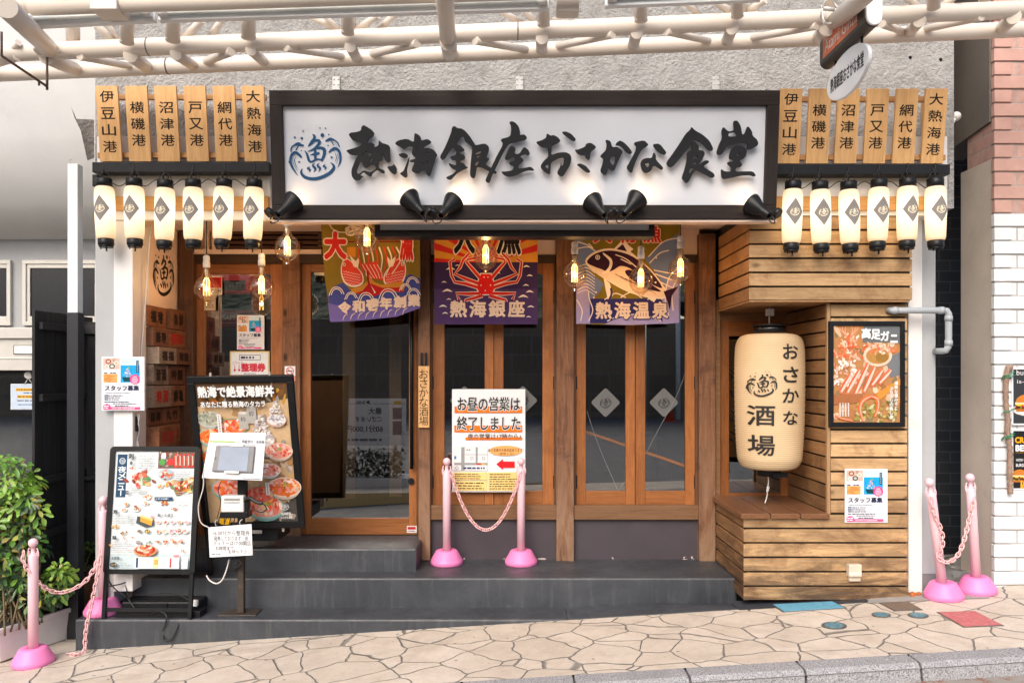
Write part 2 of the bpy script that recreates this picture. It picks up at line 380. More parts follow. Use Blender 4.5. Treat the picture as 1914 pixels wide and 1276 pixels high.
M_cedary = wood('cedar_slats_side', (.26, .13, .055), (.42, .235, .105), 'y', .6, stain=(.13, .065, .03), stain_at=(.5, .7), low=(.1, 1.0, (.05, .03, .02)))
M_cedarv = wood('cedar_trim', (.36, .205, .095), (.54, .33, .165), 'z', .6)
M_frame = wood('orange_stained_timber', (.26, .088, .026), (.42, .165, .052), 'z', .45, stain=(.2, .07, .022), stain_at=(.5, .75))
M_frameh = wood('orange_stained_timber_rail', (.26, .088, .026), (.42, .165, .052), 'x', .45)
M_post = wood('aged_timber_post', (.14, .058, .028), (.33, .165, .088), 'z', .7, 1.2, stain=(.07, .032, .02), stain_at=(.5, .64), knots=.9, low=(.3, 1.3, (.3, .19, .12)))
M_postd = wood('dark_timber_post', (.09, .04, .02), (.17, .085, .045), 'z', .6, stain=(.05, .025, .015))
M_sill = wood('brown_timber_sill', (.17, .085, .04), (.28, .15, .075), 'x', .6)
M_lintel = wood('dark_timber_lintel', (.04, .022, .014), (.08, .045, .028), 'x', .6)
M_counter = wood('varnished_counter', (.17, .075, .035), (.29, .14, .07), 'y', .28)
M_black = mat('black_paint', (.009, .0095, .011), .45, var=.25, vs=8, spec=.25)
M_blackm = mat('black_metal', (.009, .0095, .011), .4, var=.2, vs=10, spec=.3)
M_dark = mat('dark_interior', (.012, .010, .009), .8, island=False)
M_signfr = wood('dark_walnut_frame', (.010, .006, .005), (.032, .02, .016), 'x', .55)
M_glass = glass('window_glass', .13, (.86, .88, .86), 0, .14)
M_cream = mat('cream_gloss_steel', (.74, .66, .575), .38, var=.05, vs=2, c2=(.42, .3, .21), c2at=(.66, .8), island=True)
M_seam = mat('dark_seam', (.12, .1, .09), .7)
M_alu = mat('brushed_aluminium', (.62, .6, .56), .4, .35, var=.08)
M_whitem = mat('white_coated_metal', (.82, .84, .85), .4, var=.05)
M_plastic = mat('white_plastic', (.78, .77, .74), .4, var=.05)
M_pinkpole = mat('pale_pink_plastic', (.84, .55, .61), .42, var=.04, vs=5, c2=(.7, .42, .46), c2at=(.62, .74))
M_pinkbase = mat('bright_pink_plastic', (.85, .23, .50), .45, var=.07, vs=6, c2=(.6, .2, .36), c2at=(.58, .78))
M_pinkchain = mat('pink_chain_plastic', (.84, .5, .5), .4, var=.06)
M_print = print_mat(); M_cloth = print_mat('dyed_cloth', .85, 0, True)
M_paper = mat('white_paper', (.82, .82, .84), .5, var=.02)
M_socket = mat('white_porcelain', (.8, .79, .77), .3)
M_cord = mat('black_cord', (.015, .015, .015), .5)

# ---------------------------------------------------------------- ground: pavement, kerb, road
def slope_sheet(name, x0, x1, y0, y1, dz, m, nx=24, ny=2, zf=None):
    mb = MB(); vs = []; fs = []
    for i in range(nx+1):
        for j in range(ny+1):
            x = x0+(x1-x0)*i/nx; y = y0+(y1-y0)*j/ny; vs.append((x, y, (zf(x, y) if zf else ground(x))+dz))
    for i in range(nx):
        for j in range(ny): a = i*(ny+1)+j; fs.append((a, a+1, a+ny+2, a+ny+1))
    mb.add(vs, fs); return tag(mb.build(name, m), None, None, kind='structure')
def crazy_paving():
    m, nt, b = base_mat('crazy_paving')
    v = coords(nt, (1, 1.12, 1), False, True)
    nz = nd(nt, 'ShaderNodeTexNoise'); nz.inputs['Scale'].default_value = 2.3; nz.inputs['Detail'].default_value = 3; nt.links.new(v, nz.inputs['Vector'])
    vm = nd(nt, 'ShaderNodeVectorMath', operation='MULTIPLY_ADD'); vm.inputs[1].default_value = (.22, .22, 0); nt.links.new(nz.outputs['Color'], vm.inputs[0]); nt.links.new(v, vm.inputs[2])
    ml = nd(nt, 'ShaderNodeVectorMath', operation='MULTIPLY'); ml.inputs[1].default_value = (1, 1, 0); nt.links.new(vm.outputs[0], ml.inputs[0])
    e = nd(nt, 'ShaderNodeTexVoronoi', feature='DISTANCE_TO_EDGE'); e.inputs['Scale'].default_value = 3.5; nt.links.new(ml.outputs[0], e.inputs['Vector'])
    c = nd(nt, 'ShaderNodeTexVoronoi'); c.inputs['Scale'].default_value = 3.5; nt.links.new(ml.outputs[0], c.inputs['Vector'])
    for q in (e, c): q.inputs['Randomness'].default_value = .92
    sep = nd(nt, 'ShaderNodeSeparateColor'); nt.links.new(c.outputs['Color'], sep.inputs[0])
    stone = ramp(nt, sep.outputs[0], [(0, (.56, .49, .405)), (.5, (.60, .53, .445)), (1, (.63, .56, .475))])
    stone = mix(nt, stone, (.44, .36, .28), ramp(nt, noise(nt, v, 6, 6, .7), [(.42, (0, 0, 0)), (.72, (.6, .6, .6))]))
    stone = mix(nt, stone, (.24, .2, .17), ramp(nt, noise(nt, v, 45, 5, .75), [(.58, (0, 0, 0)), (.72, (.7, .7, .7))]))
    stone = mix(nt, stone, (.36, .3, .25), ramp(nt, noise(nt, v, 2.2, 8, .75, .8), [(.5, (0, 0, 0)), (.75, (.65, .65, .65))]))
    gu = nd(nt, 'ShaderNodeTexVoronoi'); gu.inputs['Scale'].default_value = 7; nt.links.new(v, gu.inputs['Vector'])
    stone = mix(nt, stone, (.09, .08, .075), ramp(nt, gu.outputs['Distance'], [(.05, (.75, .75, .75)), (.085, (0, 0, 0))]))
    j = ramp(nt, e.outputs['Distance'], [(.007, (0, 0, 0)), (.018, (1, 1, 1))])
    joint = ramp(nt, noise(nt, v, 20, 4), [(.3, (.17, .155, .135)), (.7, (.29, .265, .235))])
    nt.links.new(mix(nt, joint, stone, j), b.inputs['Base Color']); b.inputs['Roughness'].default_value = .72
    h = nd(nt, 'ShaderNodeMath', operation='ADD'); jj = nd(nt, 'ShaderNodeRGBToBW'); nt.links.new(j, jj.inputs[0]); nt.links.new(jj.outputs[0], h.inputs[0])
    n2 = nd(nt, 'ShaderNodeMath', operation='MULTIPLY'); n2.inputs[1].default_value = .5; nt.links.new(noise(nt, v, 14, 6, .7), n2.inputs[0]); nt.links.new(n2.outputs[0], h.inputs[1])
    bump(nt, b, h.outputs[0], .9, .014); return m
def granite():
    m, nt, b = base_mat('kerb_granite'); v = coords(nt, island=False)
    sp = noise(nt, v, 130, 3, .8)
    col = ramp(nt, sp, [(.36, (.07, .07, .075)), (.46, (.27, .27, .28)), (.56, (.36, .36, .37)), (.7, (.56, .56, .56))])
    col = mix(nt, col, (.22, .22, .22), ramp(nt, noise(nt, v, 3, 6, .7), [(.5, (0, 0, 0)), (.75, (.7, .7, .7))]))
    nt.links.new(col, b.inputs['Base Color']); b.inputs['Roughness'].default_value = .8; bump(nt, b, sp, .3, .003); return m
M_asph = mat('asphalt', (.19, .18, .17), .85, var=.3, vs=1.2, bmp=.8, bs_=120, bd=.006, island=False)
pvm = MB()
for xa_, xb_, yb_ in ((-9, XU(140, -.78)-.002, 2.5), (XU(140, -.78)-.002, 1.60, -.781), (1.60, 9, 2.5)):     # leaves out the strip the steps stand on
    n_ = max(2, int((xb_-xa_)*3))
    for i in range(n_):
        a, c = xa_+(xb_-xa_)*i/n_, xa_+(xb_-xa_)*(i+1)/n_
        pvm.add([(a, -1.735, ground(a)), (c, -1.735, ground(c)), (c, yb_, ground(c)), (a, yb_, ground(a))], [(0, 1, 2, 3)])
tag(pvm.build('pavement', crazy_paving()), None, None, kind='structure')
kb = MB(); gk = granite()
x = -9.02
K0 = XU(1071, -1.73)
n0 = int((x-K0)/.604)-1
for i in range(n0, 16):        # kerb stones, one 0.6 m block after another with a narrow joint
    a, c = K0+i*.604+.006, K0+(i+1)*.604-.006
    prof = [(-1.742, .004), (-1.86, .004), (-1.885, -.018), (-1.895, -.1), (-1.895, -.3), (-1.742, -.3)]
    vs = [(a, y, ground(a)+z) for y, z in prof]+[(c, y, ground(c)+z) for y, z in prof]; n = len(prof)
    kb.add(vs, [tuple(range(n)), tuple(range(2*n-1, n-1, -1))]+[(k, (k+1) % n, n+(k+1) % n, n+k) for k in range(n)])
tag(kb.build('kerb', gk, bevel=.004), None, None, kind='structure')
slope_sheet('kerb_bed', -9, 9, -1.89, -1.70, -.02, mat('joint_mortar', (.13, .12, .11), .9), 30, 1)
slope_sheet('gutter', -9, 9, -2.2, -1.88, -.086, mat('gutter_concrete', (.3, .27, .24), .9, var=.2, vs=3, c2=(.24, .12, .08), c2at=(.52, .6), bmp=.4), 30, 2)
slope_sheet('road', -40, 40, -5.0, -2.196, -.09, M_asph, 60, 2)

# ---------------------------------------------------------------- the steps in front of the shop
st = thing('entrance_steps', (-.6, -.3, .09), 'dark grey sealed concrete steps running along the shop front', 'steps')
ZL, ZT, ZD = .095, .30, .466       # lower tread, terrace, door step
lo = MB(); xa, xb = XU(140, -.78), XU(1560, -.78)
xm = (ZL-.004-.068)/.0616
for a, c in ((xa, xm), (xm, 1.598)):      # where the paving climbs past it the tread's front edge follows the paving
    za, zc_ = max(ZL, ground(a)+.004), max(ZL, ground(c)+.004)
    lo.hexa([(a, -.78, ground(a)-.1), (c, -.78, ground(c)-.1), (c, -.78, zc_), (a, -.78, za)], [(a, -.3, -.2), (c, -.3, -.2), (c, -.3, ZL), (a, -.3, ZL)])
lo.build('lower_step', M_step, st, .012)
tz = MB(); tz.box(XU(247, -.51), 1.57, -.51, .2, 0, ZT); tz.build('terrace', M_step, st, .012)
ds = MB(); ds.box(-2.58, XU(778, -.33), -.33, .17, ZT-.05, ZD); ds.build('door_step', M_step, st, .012)

# ---------------------------------------------------------------- restaurant building
B = thing('restaurant_building', (0, .6, .3), 'timber fronted restaurant with rough grey stucco above the sign and a cedar slatted bay', 'building')
YW = -.60
m_ = MB(); m_.box(XU(178, YW), XU(1783, YW), YW, .9, 2.86, 6.2); m_.build('upper_wall', M_stucco, B)
# brackets above the sign
for u in (628, 971, 1338):
    br = MB(); br.pbox(u-7, u+7, 143, 168, YW-.012, .012); br.pbox(u-7, u+7, 160, 168, YW-.09, .08); o_ = br.build('sign_bracket', mat('galvanised_plate', (.42, .42, .41), .5, .2), B, .002)
    for du, dv in ((-4, 148), (4, 148), (-4, 158), (4, 158)):
        k = MB(); p = P(u+du, dv, YW-.014); k.sphere(p, .006, 8); k.build('screw', M_alu, o_)
for u, v in ((1701, 108), (1758, 112)): hl = MB(); hl.tube([P(u, v, YW-.004), P(u, v, YW+.02)], .012, 8); hl.build('anchor_hole', M_black, B)
for u0, u1, vb, dy in ((181, 505, 411, 0), (1447, 1771, 403, .14)):     # white fascia behind the lanterns with its timber rail
    f_ = MB(); f_.pbox(u0, u1, 255, vb, YW-.045-dy, .042+dy); f_.build('fascia_board', M_white, B, .004)
    r_ = MB(); r_.pbox(u0+2, u1-3, 367, 393, YW-.075-dy, .028); r_.build('fascia_rail', wood('orange_rail', (.5, .24, .075), (.66, .36, .13), 'x', .5), B, .003)
p_ = MB(); p_.pbox(178, 213, 405, 1130, YW-.02, .6); p_.build('side_pillar', M_greywall, B, .004)
p_ = MB(); p_.pbox(212, 248, 412, 1105, YW-.035, .25); p_.build('side_pillar', M_white, B, .006)
p_ = MB(); p_.pbox(1698, 1724, 405, 1112, -.66, .5); p_.build('side_pillar', M_white, B, .004)
p_ = MB(); p_.pbox(1722, 1749, 410, 1105, -.63, .9); p_.build('side_pillar', M_greywall, B, .004)
p_ = MB(); p_.pbox(1722, 1750, 1072, 1112, -.64, .02); p_.build('pillar_base', mat('grey_pillar_base', (.2, .2, .2), .8, vs=8, c2=(.3, .16, .09), c2at=(.55, .7)), B)
r_ = MB(); r_.box(-2.72, -2.605, -.42, .75, ZL, 2.86); r_.build('recess_wall', M_plaster, B)
so = MB(); so.box(-2.6, 2.7, -.6, .9, 2.84, 2.86); so.build('soffit', M_plaster, B)
YD = .17
# door wall: posts, lintel, louvre, plaster band
def post(u0, u1, Y, v0, v1, m=M_post, d=.12):
    p = MB(); p.pbox(u0, u1, v0, v1, Y, d); return p.build('timber_post', m, B, .006)
post(334, 361, .10, 415, 1000, M_postd, .1); post(527, 561, .12, 450, 1002); post(782, 804, -.005, 436, 1047)
post(1040, 1073, 0, 436, 1049); post(1307, 1338, -.01, 436, 1049)
l_ = MB(); l_.pbox(360, 790, 474, 492, .13, .1); l_.build('lintel', M_lintel, B, .003)
for a, b in ((804, 1041), (1073, 1308)): l_ = MB(); l_.pbox(a, b, 476, 491, .04, .1); l_.build('lintel', M_lintel, B, .003)
w_ = MB(); w_.pbox(360, 600, 466, 474.5, .11, .06); w_.pbox(383, 389, 400, 467, .11, .05); w_.pbox(396, 402, 400, 467, .11, .05); w_.build('transom_bar', M_plaster, B, .003)
w_ = MB(); w_.pbox(804, 1307, 380, 477, .06, .1); w_.build('plaster_band', M_plaster, B)
w_ = MB(); w_.pbox(595, 784, 380, 474, .20, .1); w_.build('plaster_band', M_plaster, B)
lv = MB()
for i in range(7): lv.pbox(403, 600, 404+i*9.3, 409.5+i*9.3, .15, .05)
lv.build('louvre', wood('louvre_wood', (.05, .02, .012), (.09, .04, .02), 'x', .5), B)
lb = MB(); lb.pbox(400, 600, 380, 470, .24, .03); lb.build('louvre_back', M_dark, B)
lb = MB(); lb.pbox(355, 402, 380, 470, .2, .03); lb.build('plaster_band', M_plaster, B)
# purple kick panels and sills under the windows
kp = mat('chipped_purple_panel', (.062, .05, .06), .5, var=.12, vs=4, island=False)
for u0, u1 in ((803, 1041), (1072, 1308)):
    k = MB(); k.pbox(u0, u1, 966, 1052, .055, .1); k.build('kick_panel', kp, B)
    s_ = MB(); s_.pbox(u0+1, u1-1, 944, 971, .015, .1); s_.build('window_sill', M_sill, B, .004)
ch = Art(S(.055), 957, 705)
for i in range(18):
    u = random.choice([random.gauss(1010, 6), random.gauss(1285, 12), random.uniform(850, 1300)]); v = 1049-abs(random.gauss(0, 5)) if i < 18 else random.uniform(1000, 1045)
    if 1038 < u < 1075: continue
    r = random.uniform(.6, 1.6); ch.blob(u, v, r*1.6, r, hx('d8c8c0'), n=7)
for u, v, a in ((1013, 1044, 6), (1282, 1046, 9), (1270, 1047, 6)): ch.blob(u, v, a, 2.6, hx('dcc9c0'), 0, 9, .4)
ch.build('paint_chips', M_print, B, (0, .0546, HC))
# casement windows
def casement(u0, u1, g0, g1, Y, v0, vt, vb, v1, hinge_left, name='window', seethrough=True):
    f = MB(); f.pbox(u0, g0, v0, v1, Y, .045); f.pbox(g1, u1, v0, v1, Y, .045); fr = f.build(name, M_frame, B, .003)
    for va, vb_ in ((v0, vt), (vb, v1)): h = MB(); h.pbox(g0, g1, va, vb_, Y+.002, .041); h.build('rail', M_frameh, fr, .003)
    p = MB(); p.pbox(g0-2, g1+2, vt-2, vb+2, Y+.02, .005); p.build('pane', M_glass, fr)
    k = MB()
    for v in (555, 715, 900): uu = u0-.5 if hinge_left else u1-1.5; k.pbox(uu, uu+2.4, v-12, v+12, Y-.006, .008)
    k.build('hinge', M_blackm, fr)
    return fr
casement(808.5, 872, 830, 906, .07, 488, 510, 918, 944, True) if False else None
casement(808.5, 922.5, 831, 906, .07, 490, 512, 917, 943.5, True)
casement(923.5, 1035.5, 941, 1014, .07, 490, 512, 917, 943.5, False)
casement(1077, 1187, 1095, 1169.5, .07, 490, 512, 917, 943.5, True)
casement(1188, 1299, 1206, 1281, .07, 490, 512, 917, 943.5, False)
for a, b in ((803.5, 808), (1036, 1041), (1072, 1076.5), (1299.5, 1308)): jm = MB(); jm.pbox(a, b, 490, 945, .05, .09); jm.build('window_jamb', M_postd, B)
casement(361, 528, 384, 506, YD, 486, 512, 990, 1001, True, 'side_light')
# sliding door with long black pull handle
f = MB(); f.pbox(562, 581, 486, 998.5, YD, .045); f.pbox(764.5, 779, 486, 998.5, YD, .045); dr = f.build('sliding_door', M_frame, B, .003)
for va, vb_ in ((486, 508), (968, 998.5)): h = MB(); h.pbox(581, 764.5, va, vb_, YD+.002, .041); h.build('rail', M_frameh, dr, .003)
p = MB(); p.pbox(579, 766, 506, 970, YD+.02, .005); p.build('pane', M_glass, dr)
h = MB(); h.tube([P(769.5, 505, YD-.05), P(769.5, 876, YD-.05)], .014, 10)
for v in (530, 860): h.tube([P(769.5, v, YD-.05), P(769.5, v, YD+.01)], .009, 8)
h.build('pull_handle', M_blackm, dr)
h = MB(); c_ = P(768, 899, YD-.02); h.tube([c_, c_+Vector((0, .03, 0))], .024, 16); h.build('lock', M_blackm, dr)
jm = MB(); jm.pbox(779.5, 783, 480, 1000, .12, .1); jm.build('door_jamb', M_postd, B)
sk = Art(S(YD-.002), 957, 705); sk.rect(760.5, 982, 779, 995, hx('e8e2e0')); sk.rect(762, 984, 777, 989, hx('c02a35')); sk.lines(762, 990, 777, 994, 1, hx('60506a'))
sk.build('door_sticker', M_print, dr, (0, YD-.003, HC))
# diamond film stickers on the panes
film = mat('grey_frosted_film', (.42, .43, .43), .6)
for u, v, emb in ((1132, 752, 1), (1241, 752, 1), (868, 748, 0), (977, 748, 1)):
    d = 28; dq = Art(S(.085), 957, 705)
    pts = []
    for i, (a, b) in enumerate(((0, -d), (d, 0), (0, d), (-d, 0))):
        c, e = ((0, -d), (d, 0), (0, d), (-d, 0))[(i+1) % 4]; pts += [(u+a*.93+c*.07, v+b*.93+e*.07), (u+a*.07+c*.93, v+b*.07+e*.93)]
    dq.poly(pts, (.15, .155, .155))
    if emb: dq.emblem(u, v, 21, (.02, .02, .02), 1.25)
    dq.build('diamond_sticker', M_print, B, (0, .0875, HC))

# interior: dark room, ceiling, back wall, counter
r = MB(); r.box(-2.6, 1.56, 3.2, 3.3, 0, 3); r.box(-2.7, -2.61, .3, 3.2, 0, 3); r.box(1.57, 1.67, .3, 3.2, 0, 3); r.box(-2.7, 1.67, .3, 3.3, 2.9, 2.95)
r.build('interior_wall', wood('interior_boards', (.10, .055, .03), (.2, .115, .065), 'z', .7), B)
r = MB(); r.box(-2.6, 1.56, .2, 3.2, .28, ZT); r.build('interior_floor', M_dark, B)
r = MB(); r.box(-1.2, 1.4, 1.6, 2.1, .3, 1.1); r.box(-1.25, 1.45, 1.55, 2.15, 1.1, 1.14); r.build('bar_counter', wood('bar_wood', (.08, .04, .02), (.16, .085, .04), 'x', .5), B, .004)
cu_ = MB()
for i, x in enumerate((-2.2, -1.75, -1.35, -.98)): cu_.box(x-.05, x+.05, .5+.1*(i % 2), .53+.1*(i % 2), .7, 2.6)
cu_.build('wall_batten', wood('batten_wood', (.3, .17, .09), (.45, .26, .14), 'z', .6), B)

# ---- cedar slatted bay at the right
def slats(n, v0, v1, gap, fn, mb):
    h = (v1-v0)/n
    for i in range(n): fn(mb, v0+i*h, v0+(i+1)*h-gap)
Yb, Ym, Yu = -.73, -.727, -.79
up = MB(); slats(6, 405, 563.8, 3.6, lambda m, a, b: m.pbox(1400.5, 1705, a, b, Yu, .022), up); bay = up.build('bay_cladding', M_cedar, B, .0025)
us = MB()   # its left cheek, running back to the post
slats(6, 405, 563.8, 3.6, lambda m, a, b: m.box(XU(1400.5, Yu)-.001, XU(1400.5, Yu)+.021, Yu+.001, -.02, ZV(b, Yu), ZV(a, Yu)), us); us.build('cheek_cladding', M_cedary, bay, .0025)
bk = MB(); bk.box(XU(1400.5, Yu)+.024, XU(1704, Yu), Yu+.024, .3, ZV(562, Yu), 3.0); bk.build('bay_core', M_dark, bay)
sf = MB(); sf.box(XU(1400.5, Yu)+.002, XU(1700, Yu), Yu+.004, .08, ZV(564, Yu), ZV(561, Yu)); sf.build('bay_soffit', M_cedary, bay)
md = MB(); h0 = 568.5
slats(15, h0, 961.5, 3.6, lambda m, a, b: m.pbox(1553, 1696, a, b, Ym, .022), md); bm_ = md.build('bay_cladding', M_cedar, B, .0025)
tr = MB(); tr.pbox(1546, 1552.4, 566, 962, Ym-.004, .03); tr.build('corner_trim', M_cedarv, bm_, .002)
ms = MB(); xs = XU(1549, Ym)
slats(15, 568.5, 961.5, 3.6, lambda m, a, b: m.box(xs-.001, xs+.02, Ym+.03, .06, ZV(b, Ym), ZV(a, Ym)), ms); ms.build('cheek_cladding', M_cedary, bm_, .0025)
mc = MB(); mc.box(xs+.024, XU(1695, Ym), Ym+.024, .3, ZV(963, Ym), ZV(567, Ym)); mc.build('bay_core', M_dark, bm_)
lw = MB(); slats(6, 962, 1124, 3.6, lambda m, a, b: m.pbox(1390, 1697, a, b, Yb, .022), lw); bl = lw.build('bay_cladding', M_cedar, B, .0025)
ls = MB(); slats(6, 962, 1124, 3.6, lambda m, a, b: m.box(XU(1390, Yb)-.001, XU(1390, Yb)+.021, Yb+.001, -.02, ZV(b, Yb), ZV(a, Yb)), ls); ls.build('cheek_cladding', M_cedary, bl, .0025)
lc = MB(); lc.box(XU(1390, Yb)+.024, XU(1696, Yb), Yb+.024, .3, ZV(1116, Yb), ZV(964, Yb)); lc.build('bay_core', M_dark, bl)
zc = ZV(958, Yb)
x0c, x1c = XU(1383, Yb)-.0, XU(1551, Yb)
for i in range(3):
    a = x0c+(x1c-x0c)*i/3; b = x0c+(x1c-x0c)*(i+1)/3-.012
    c_ = MB(); c_.box(a, b, Yb-.03, .05, zc-.035, zc); c_.build('counter_plank', M_counter, bl, .004)
# window in the bay niche
Yn = .06
f = MB(); f.pbox(1342, 1363, 600, 935, Yn, .05); f.pbox(1460, 1482, 600, 935, Yn, .05); nw = f.build('niche_window', M_frame, B, .003)
for va, vb_ in ((596, 628), (921, 935)): h = MB(); h.pbox(1363, 1460, va, vb_, Yn+.002, .045); h.build('rail', M_frameh, nw, .003)
p = MB(); p.pbox(1361, 1462, 626, 923, Yn+.02, .005); p.build('pane', M_glass, nw)
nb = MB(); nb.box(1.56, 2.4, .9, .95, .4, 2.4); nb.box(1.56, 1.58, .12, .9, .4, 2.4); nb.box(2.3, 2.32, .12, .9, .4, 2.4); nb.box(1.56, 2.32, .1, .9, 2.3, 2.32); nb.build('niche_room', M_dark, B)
nt_ = MB(); nt_.pbox(1336, 1346, 560, 960, .02, .1); nt_.pbox(1480, 1490, 560, 940, .05, .06); nt_.pbox(1338, 1490, 580, 600, .055, .06); nt_.build('niche_trim', M_sill, B)
lt = Art(S(.09), 957, 705)
for i, ch_ in enumerate('おかなな'): lt.text(ch_, 1345, 700+i*38-14, 1372, 700+i*38+14, (.008, .008, .008), .01, True)
lt.build('window_lettering', M_print, nw, (0, .0805, HC))
# ---------------------------------------------------------------- main signboard (leans out at the top)
YS = -.98
def SP(u, v): return P(u, v, YS)
SB = thing('shop_signboard', (0, 0, 0), 'long white signboard with raised black brush lettering in a dark wood frame', 'signboard')
kS = S(YS); zb = ZV(411, YS); zt = ZV(171, YS)       # local: x, y (0 = face, + is back), z from the bottom edge
sx = lambda u: (u-957)/kS
fr = MB(); H = (411-178)/kS
xl, xr = sx(512), sx(1448)
fr.box(xl, xr, -.03, .14, 0, 26.5/kS); fr.build('frame_rail', M_signfr, SB, .004); fr = MB(); fr.box(xl, xr, -.03, .14, H-27/kS, H); fr.build('frame_rail', M_signfr, SB, .004)
for a, b in ((xl, xl+23/kS), (xr-23/kS, xr)): fr = MB(); fr.box(a, b, -.029, .139, 26.5/kS, H-27/kS); fr.build('frame_stile', wood('dark_walnut_stile', (.010, .006, .005), (.032, .02, .016), 'z', .55), SB, .004)
pn = MB(); pn.box(xl+.05, xr-.05, 0, .08, .03, H-.03); pn.build('sign_panel', mat('white_sign_panel', (.64, .665, .72), .42, var=.02, vs=1.5, island=False), SB)
lp = MB(); lp.box(xl-.005, xr+.005, -.02, .15, -.014, -.002); lp.build('bottom_flashing', M_plaster, SB)
L1 = ['415,105 480,140 560,190 605,250 580,290 490,345 475,420 545,400 605,440 580,490 670,465 680,360 735,415 800,430 865,460 880,520 870,620 890,700 840,755 780,710 750,600 720,620 740,710 680,720 660,800 680,850 770,880 770,945 700,920 640,870 560,930 525,1000 450,960 395,910 330,970 400,985 350,1015 325,1050 240,1060 190,990 180,890 250,720 310,610 230,625 150,600 95,545 140,530 360,465 370,410 270,390 200,350 145,270 185,235 270,230 365,205 375,140|455,555 560,605 510,640 430,610 380,640 420,575|570,700 490,760 530,680|340,730 380,725 388,800 430,850 570,770 635,850 520,920 400,880 310,955 268,905',
 '810,820 925,805 935,765 990,840 985,930 945,960 880,920',
 '1315,240 1390,275 1425,320 1425,375 1540,345 1610,390 1590,420 1490,470 1450,505 1560,500 1650,530 1715,620 1680,660 1635,820 1580,980 1545,985 1490,900 1470,870 1340,950 1260,900 1255,870 1310,740 1225,740 1225,710 1340,680 1270,620 1265,580 1280,475 1210,470 1110,520 1060,485 955,425 1020,370 1180,340 1300,405 1305,300|1395,790 1420,730 1450,780|1540,765 1538,700 1568,755|1505,615 1530,578 1578,572',
 '1025,605 1120,580 1200,625 1170,670 1100,675 1040,640', '1220,630 1200,760 1170,880 1180,1000 1130,1010 1045,950 1060,925 1110,900 1160,780']
L2 = ['295,120 350,160 420,165 480,200 560,290 650,425 665,455 830,420 900,470 905,540 855,665 905,670 905,700 830,775 950,845 1045,915 1020,945 950,920 890,890 780,835 700,820 680,850 660,1000 620,1025 565,985 570,850 590,650 610,510 590,465 470,370 475,345 430,285 320,435 400,455 475,530 455,550 385,565 390,605 450,605 490,660 450,700 390,720 395,745 460,765 500,820 535,835 430,880 340,930 280,990 220,1050 160,1035 135,1005 260,950 330,880 260,860 200,800 185,755 260,785 320,800 320,715 240,705 210,650 315,620 325,550 265,480 200,560 120,680 75,710 30,655 120,500 180,370 240,220 250,150|665,580 770,545 755,592 665,615|668,668 700,630 755,635 745,655 700,662|655,790 665,745 720,720 725,745 680,815',
 '1310,40 1370,65 1430,130 1455,220 1450,280 1530,265 1580,320 1550,360 1400,390 1250,430 1190,520 1110,670 1030,830 960,960 915,1100 870,1095 835,1060 900,920 960,800 1050,620 1160,430 1100,350 1280,305 1295,200 1290,110 1260,60',
 '1310,460 1380,500 1350,600 1440,605 1520,475 1600,530 1630,600 1600,630 1540,605 1450,640 1520,700 1490,750 1430,790 1420,855 1530,845 1640,820 1705,875 1690,890 1600,880 1480,920 1360,980 1240,1000 1160,960 1115,905 1220,905 1330,880 1340,815 1280,790 1250,750 1370,720 1360,660 1310,655 1260,690 1210,710 1180,680 1210,610 1270,480']
L3 = ['210,250 275,290 320,275 400,315 445,370 430,400 290,465 290,530 280,625 400,580 540,570 620,610 645,680 620,790 560,890 510,970 465,995 400,950 395,900 440,830 460,730 470,820 500,770 515,660 420,670 280,745 275,850 265,950 220,940 140,890 90,815 140,730 230,655 225,560 215,495 130,495 60,450 10,395 110,370 190,325 195,275|165,815 235,775 230,865',
 '460,225 540,215 640,260 720,350 700,380 650,375 560,310', '900,425 985,410 1070,470 1070,500 980,570 970,680 950,710 890,660 880,620 820,630 740,590 700,525 750,530 880,480',
 '730,780 800,765 900,810 975,895 970,925 910,920 830,860',
 '1265,360 1330,385 1360,490 1450,480 1555,555 1500,660 1440,800 1410,880 1370,895 1310,860 1300,830 1265,955 1225,965 1150,900 1190,780 1215,685 1140,640 1250,540 1265,430 1240,375|1320,740 1330,660 1415,620 1420,680 1385,810',
 '1425,420 1490,370 1580,415 1680,520 1715,580 1690,610 1620,580 1540,490 1470,455 1425,460']
L4 = ['150,315 300,280 360,335 350,355 270,410 210,520 160,650 150,705 120,710 65,640 110,570 210,380', '415,335 510,325 600,430 605,455 585,475 540,460 470,410',
 '435,435 465,480 465,540 565,640 565,665 545,675 440,605 400,690 340,720 285,690 255,590 280,535 340,515 410,520|310,590 385,580 360,655',
 '940,105 990,155 1090,205 1190,290 1245,395 1225,425 1180,415 1090,320 985,270 940,350 870,430 780,540 690,640 640,635 605,580 680,480 790,320 870,190 925,145',
 '985,290 1050,370 1045,415 1105,420 1135,460 1090,550 1045,610 1130,550 1180,550 1195,575 1110,630 1180,675 1260,720 1275,765 1230,785 1120,720 1010,670 960,750 915,840 880,850 830,790 830,760 865,650 890,530 885,440 955,410 950,330|960,500 1035,480 1035,520 960,530|950,590 1030,570 1010,605|915,730 935,650 1000,650',
 '1370,105 1440,170 1500,160 1520,150 1505,30 1560,25 1610,100 1630,215 1670,190 1700,90 1760,160 1775,230 1830,270 1855,320 1840,360 1760,400 1700,405 1715,315 1580,325 1430,360 1360,475 1310,475 1290,445 1320,340 1365,255 1350,160|1445,240 1445,190 1530,175 1570,230',
 '1515,370 1640,360 1705,410 1690,500 1640,540 1600,545 1640,600 1630,635 1555,650 1550,700 1680,695 1790,695 1835,750 1810,765 1760,745 1640,750 1500,780 1390,800 1365,760 1355,660 1400,695 1490,700 1495,640 1445,600 1440,570 1520,565 1525,545 1465,530 1465,480 1480,420|1555,490 1560,455 1605,455 1600,495']
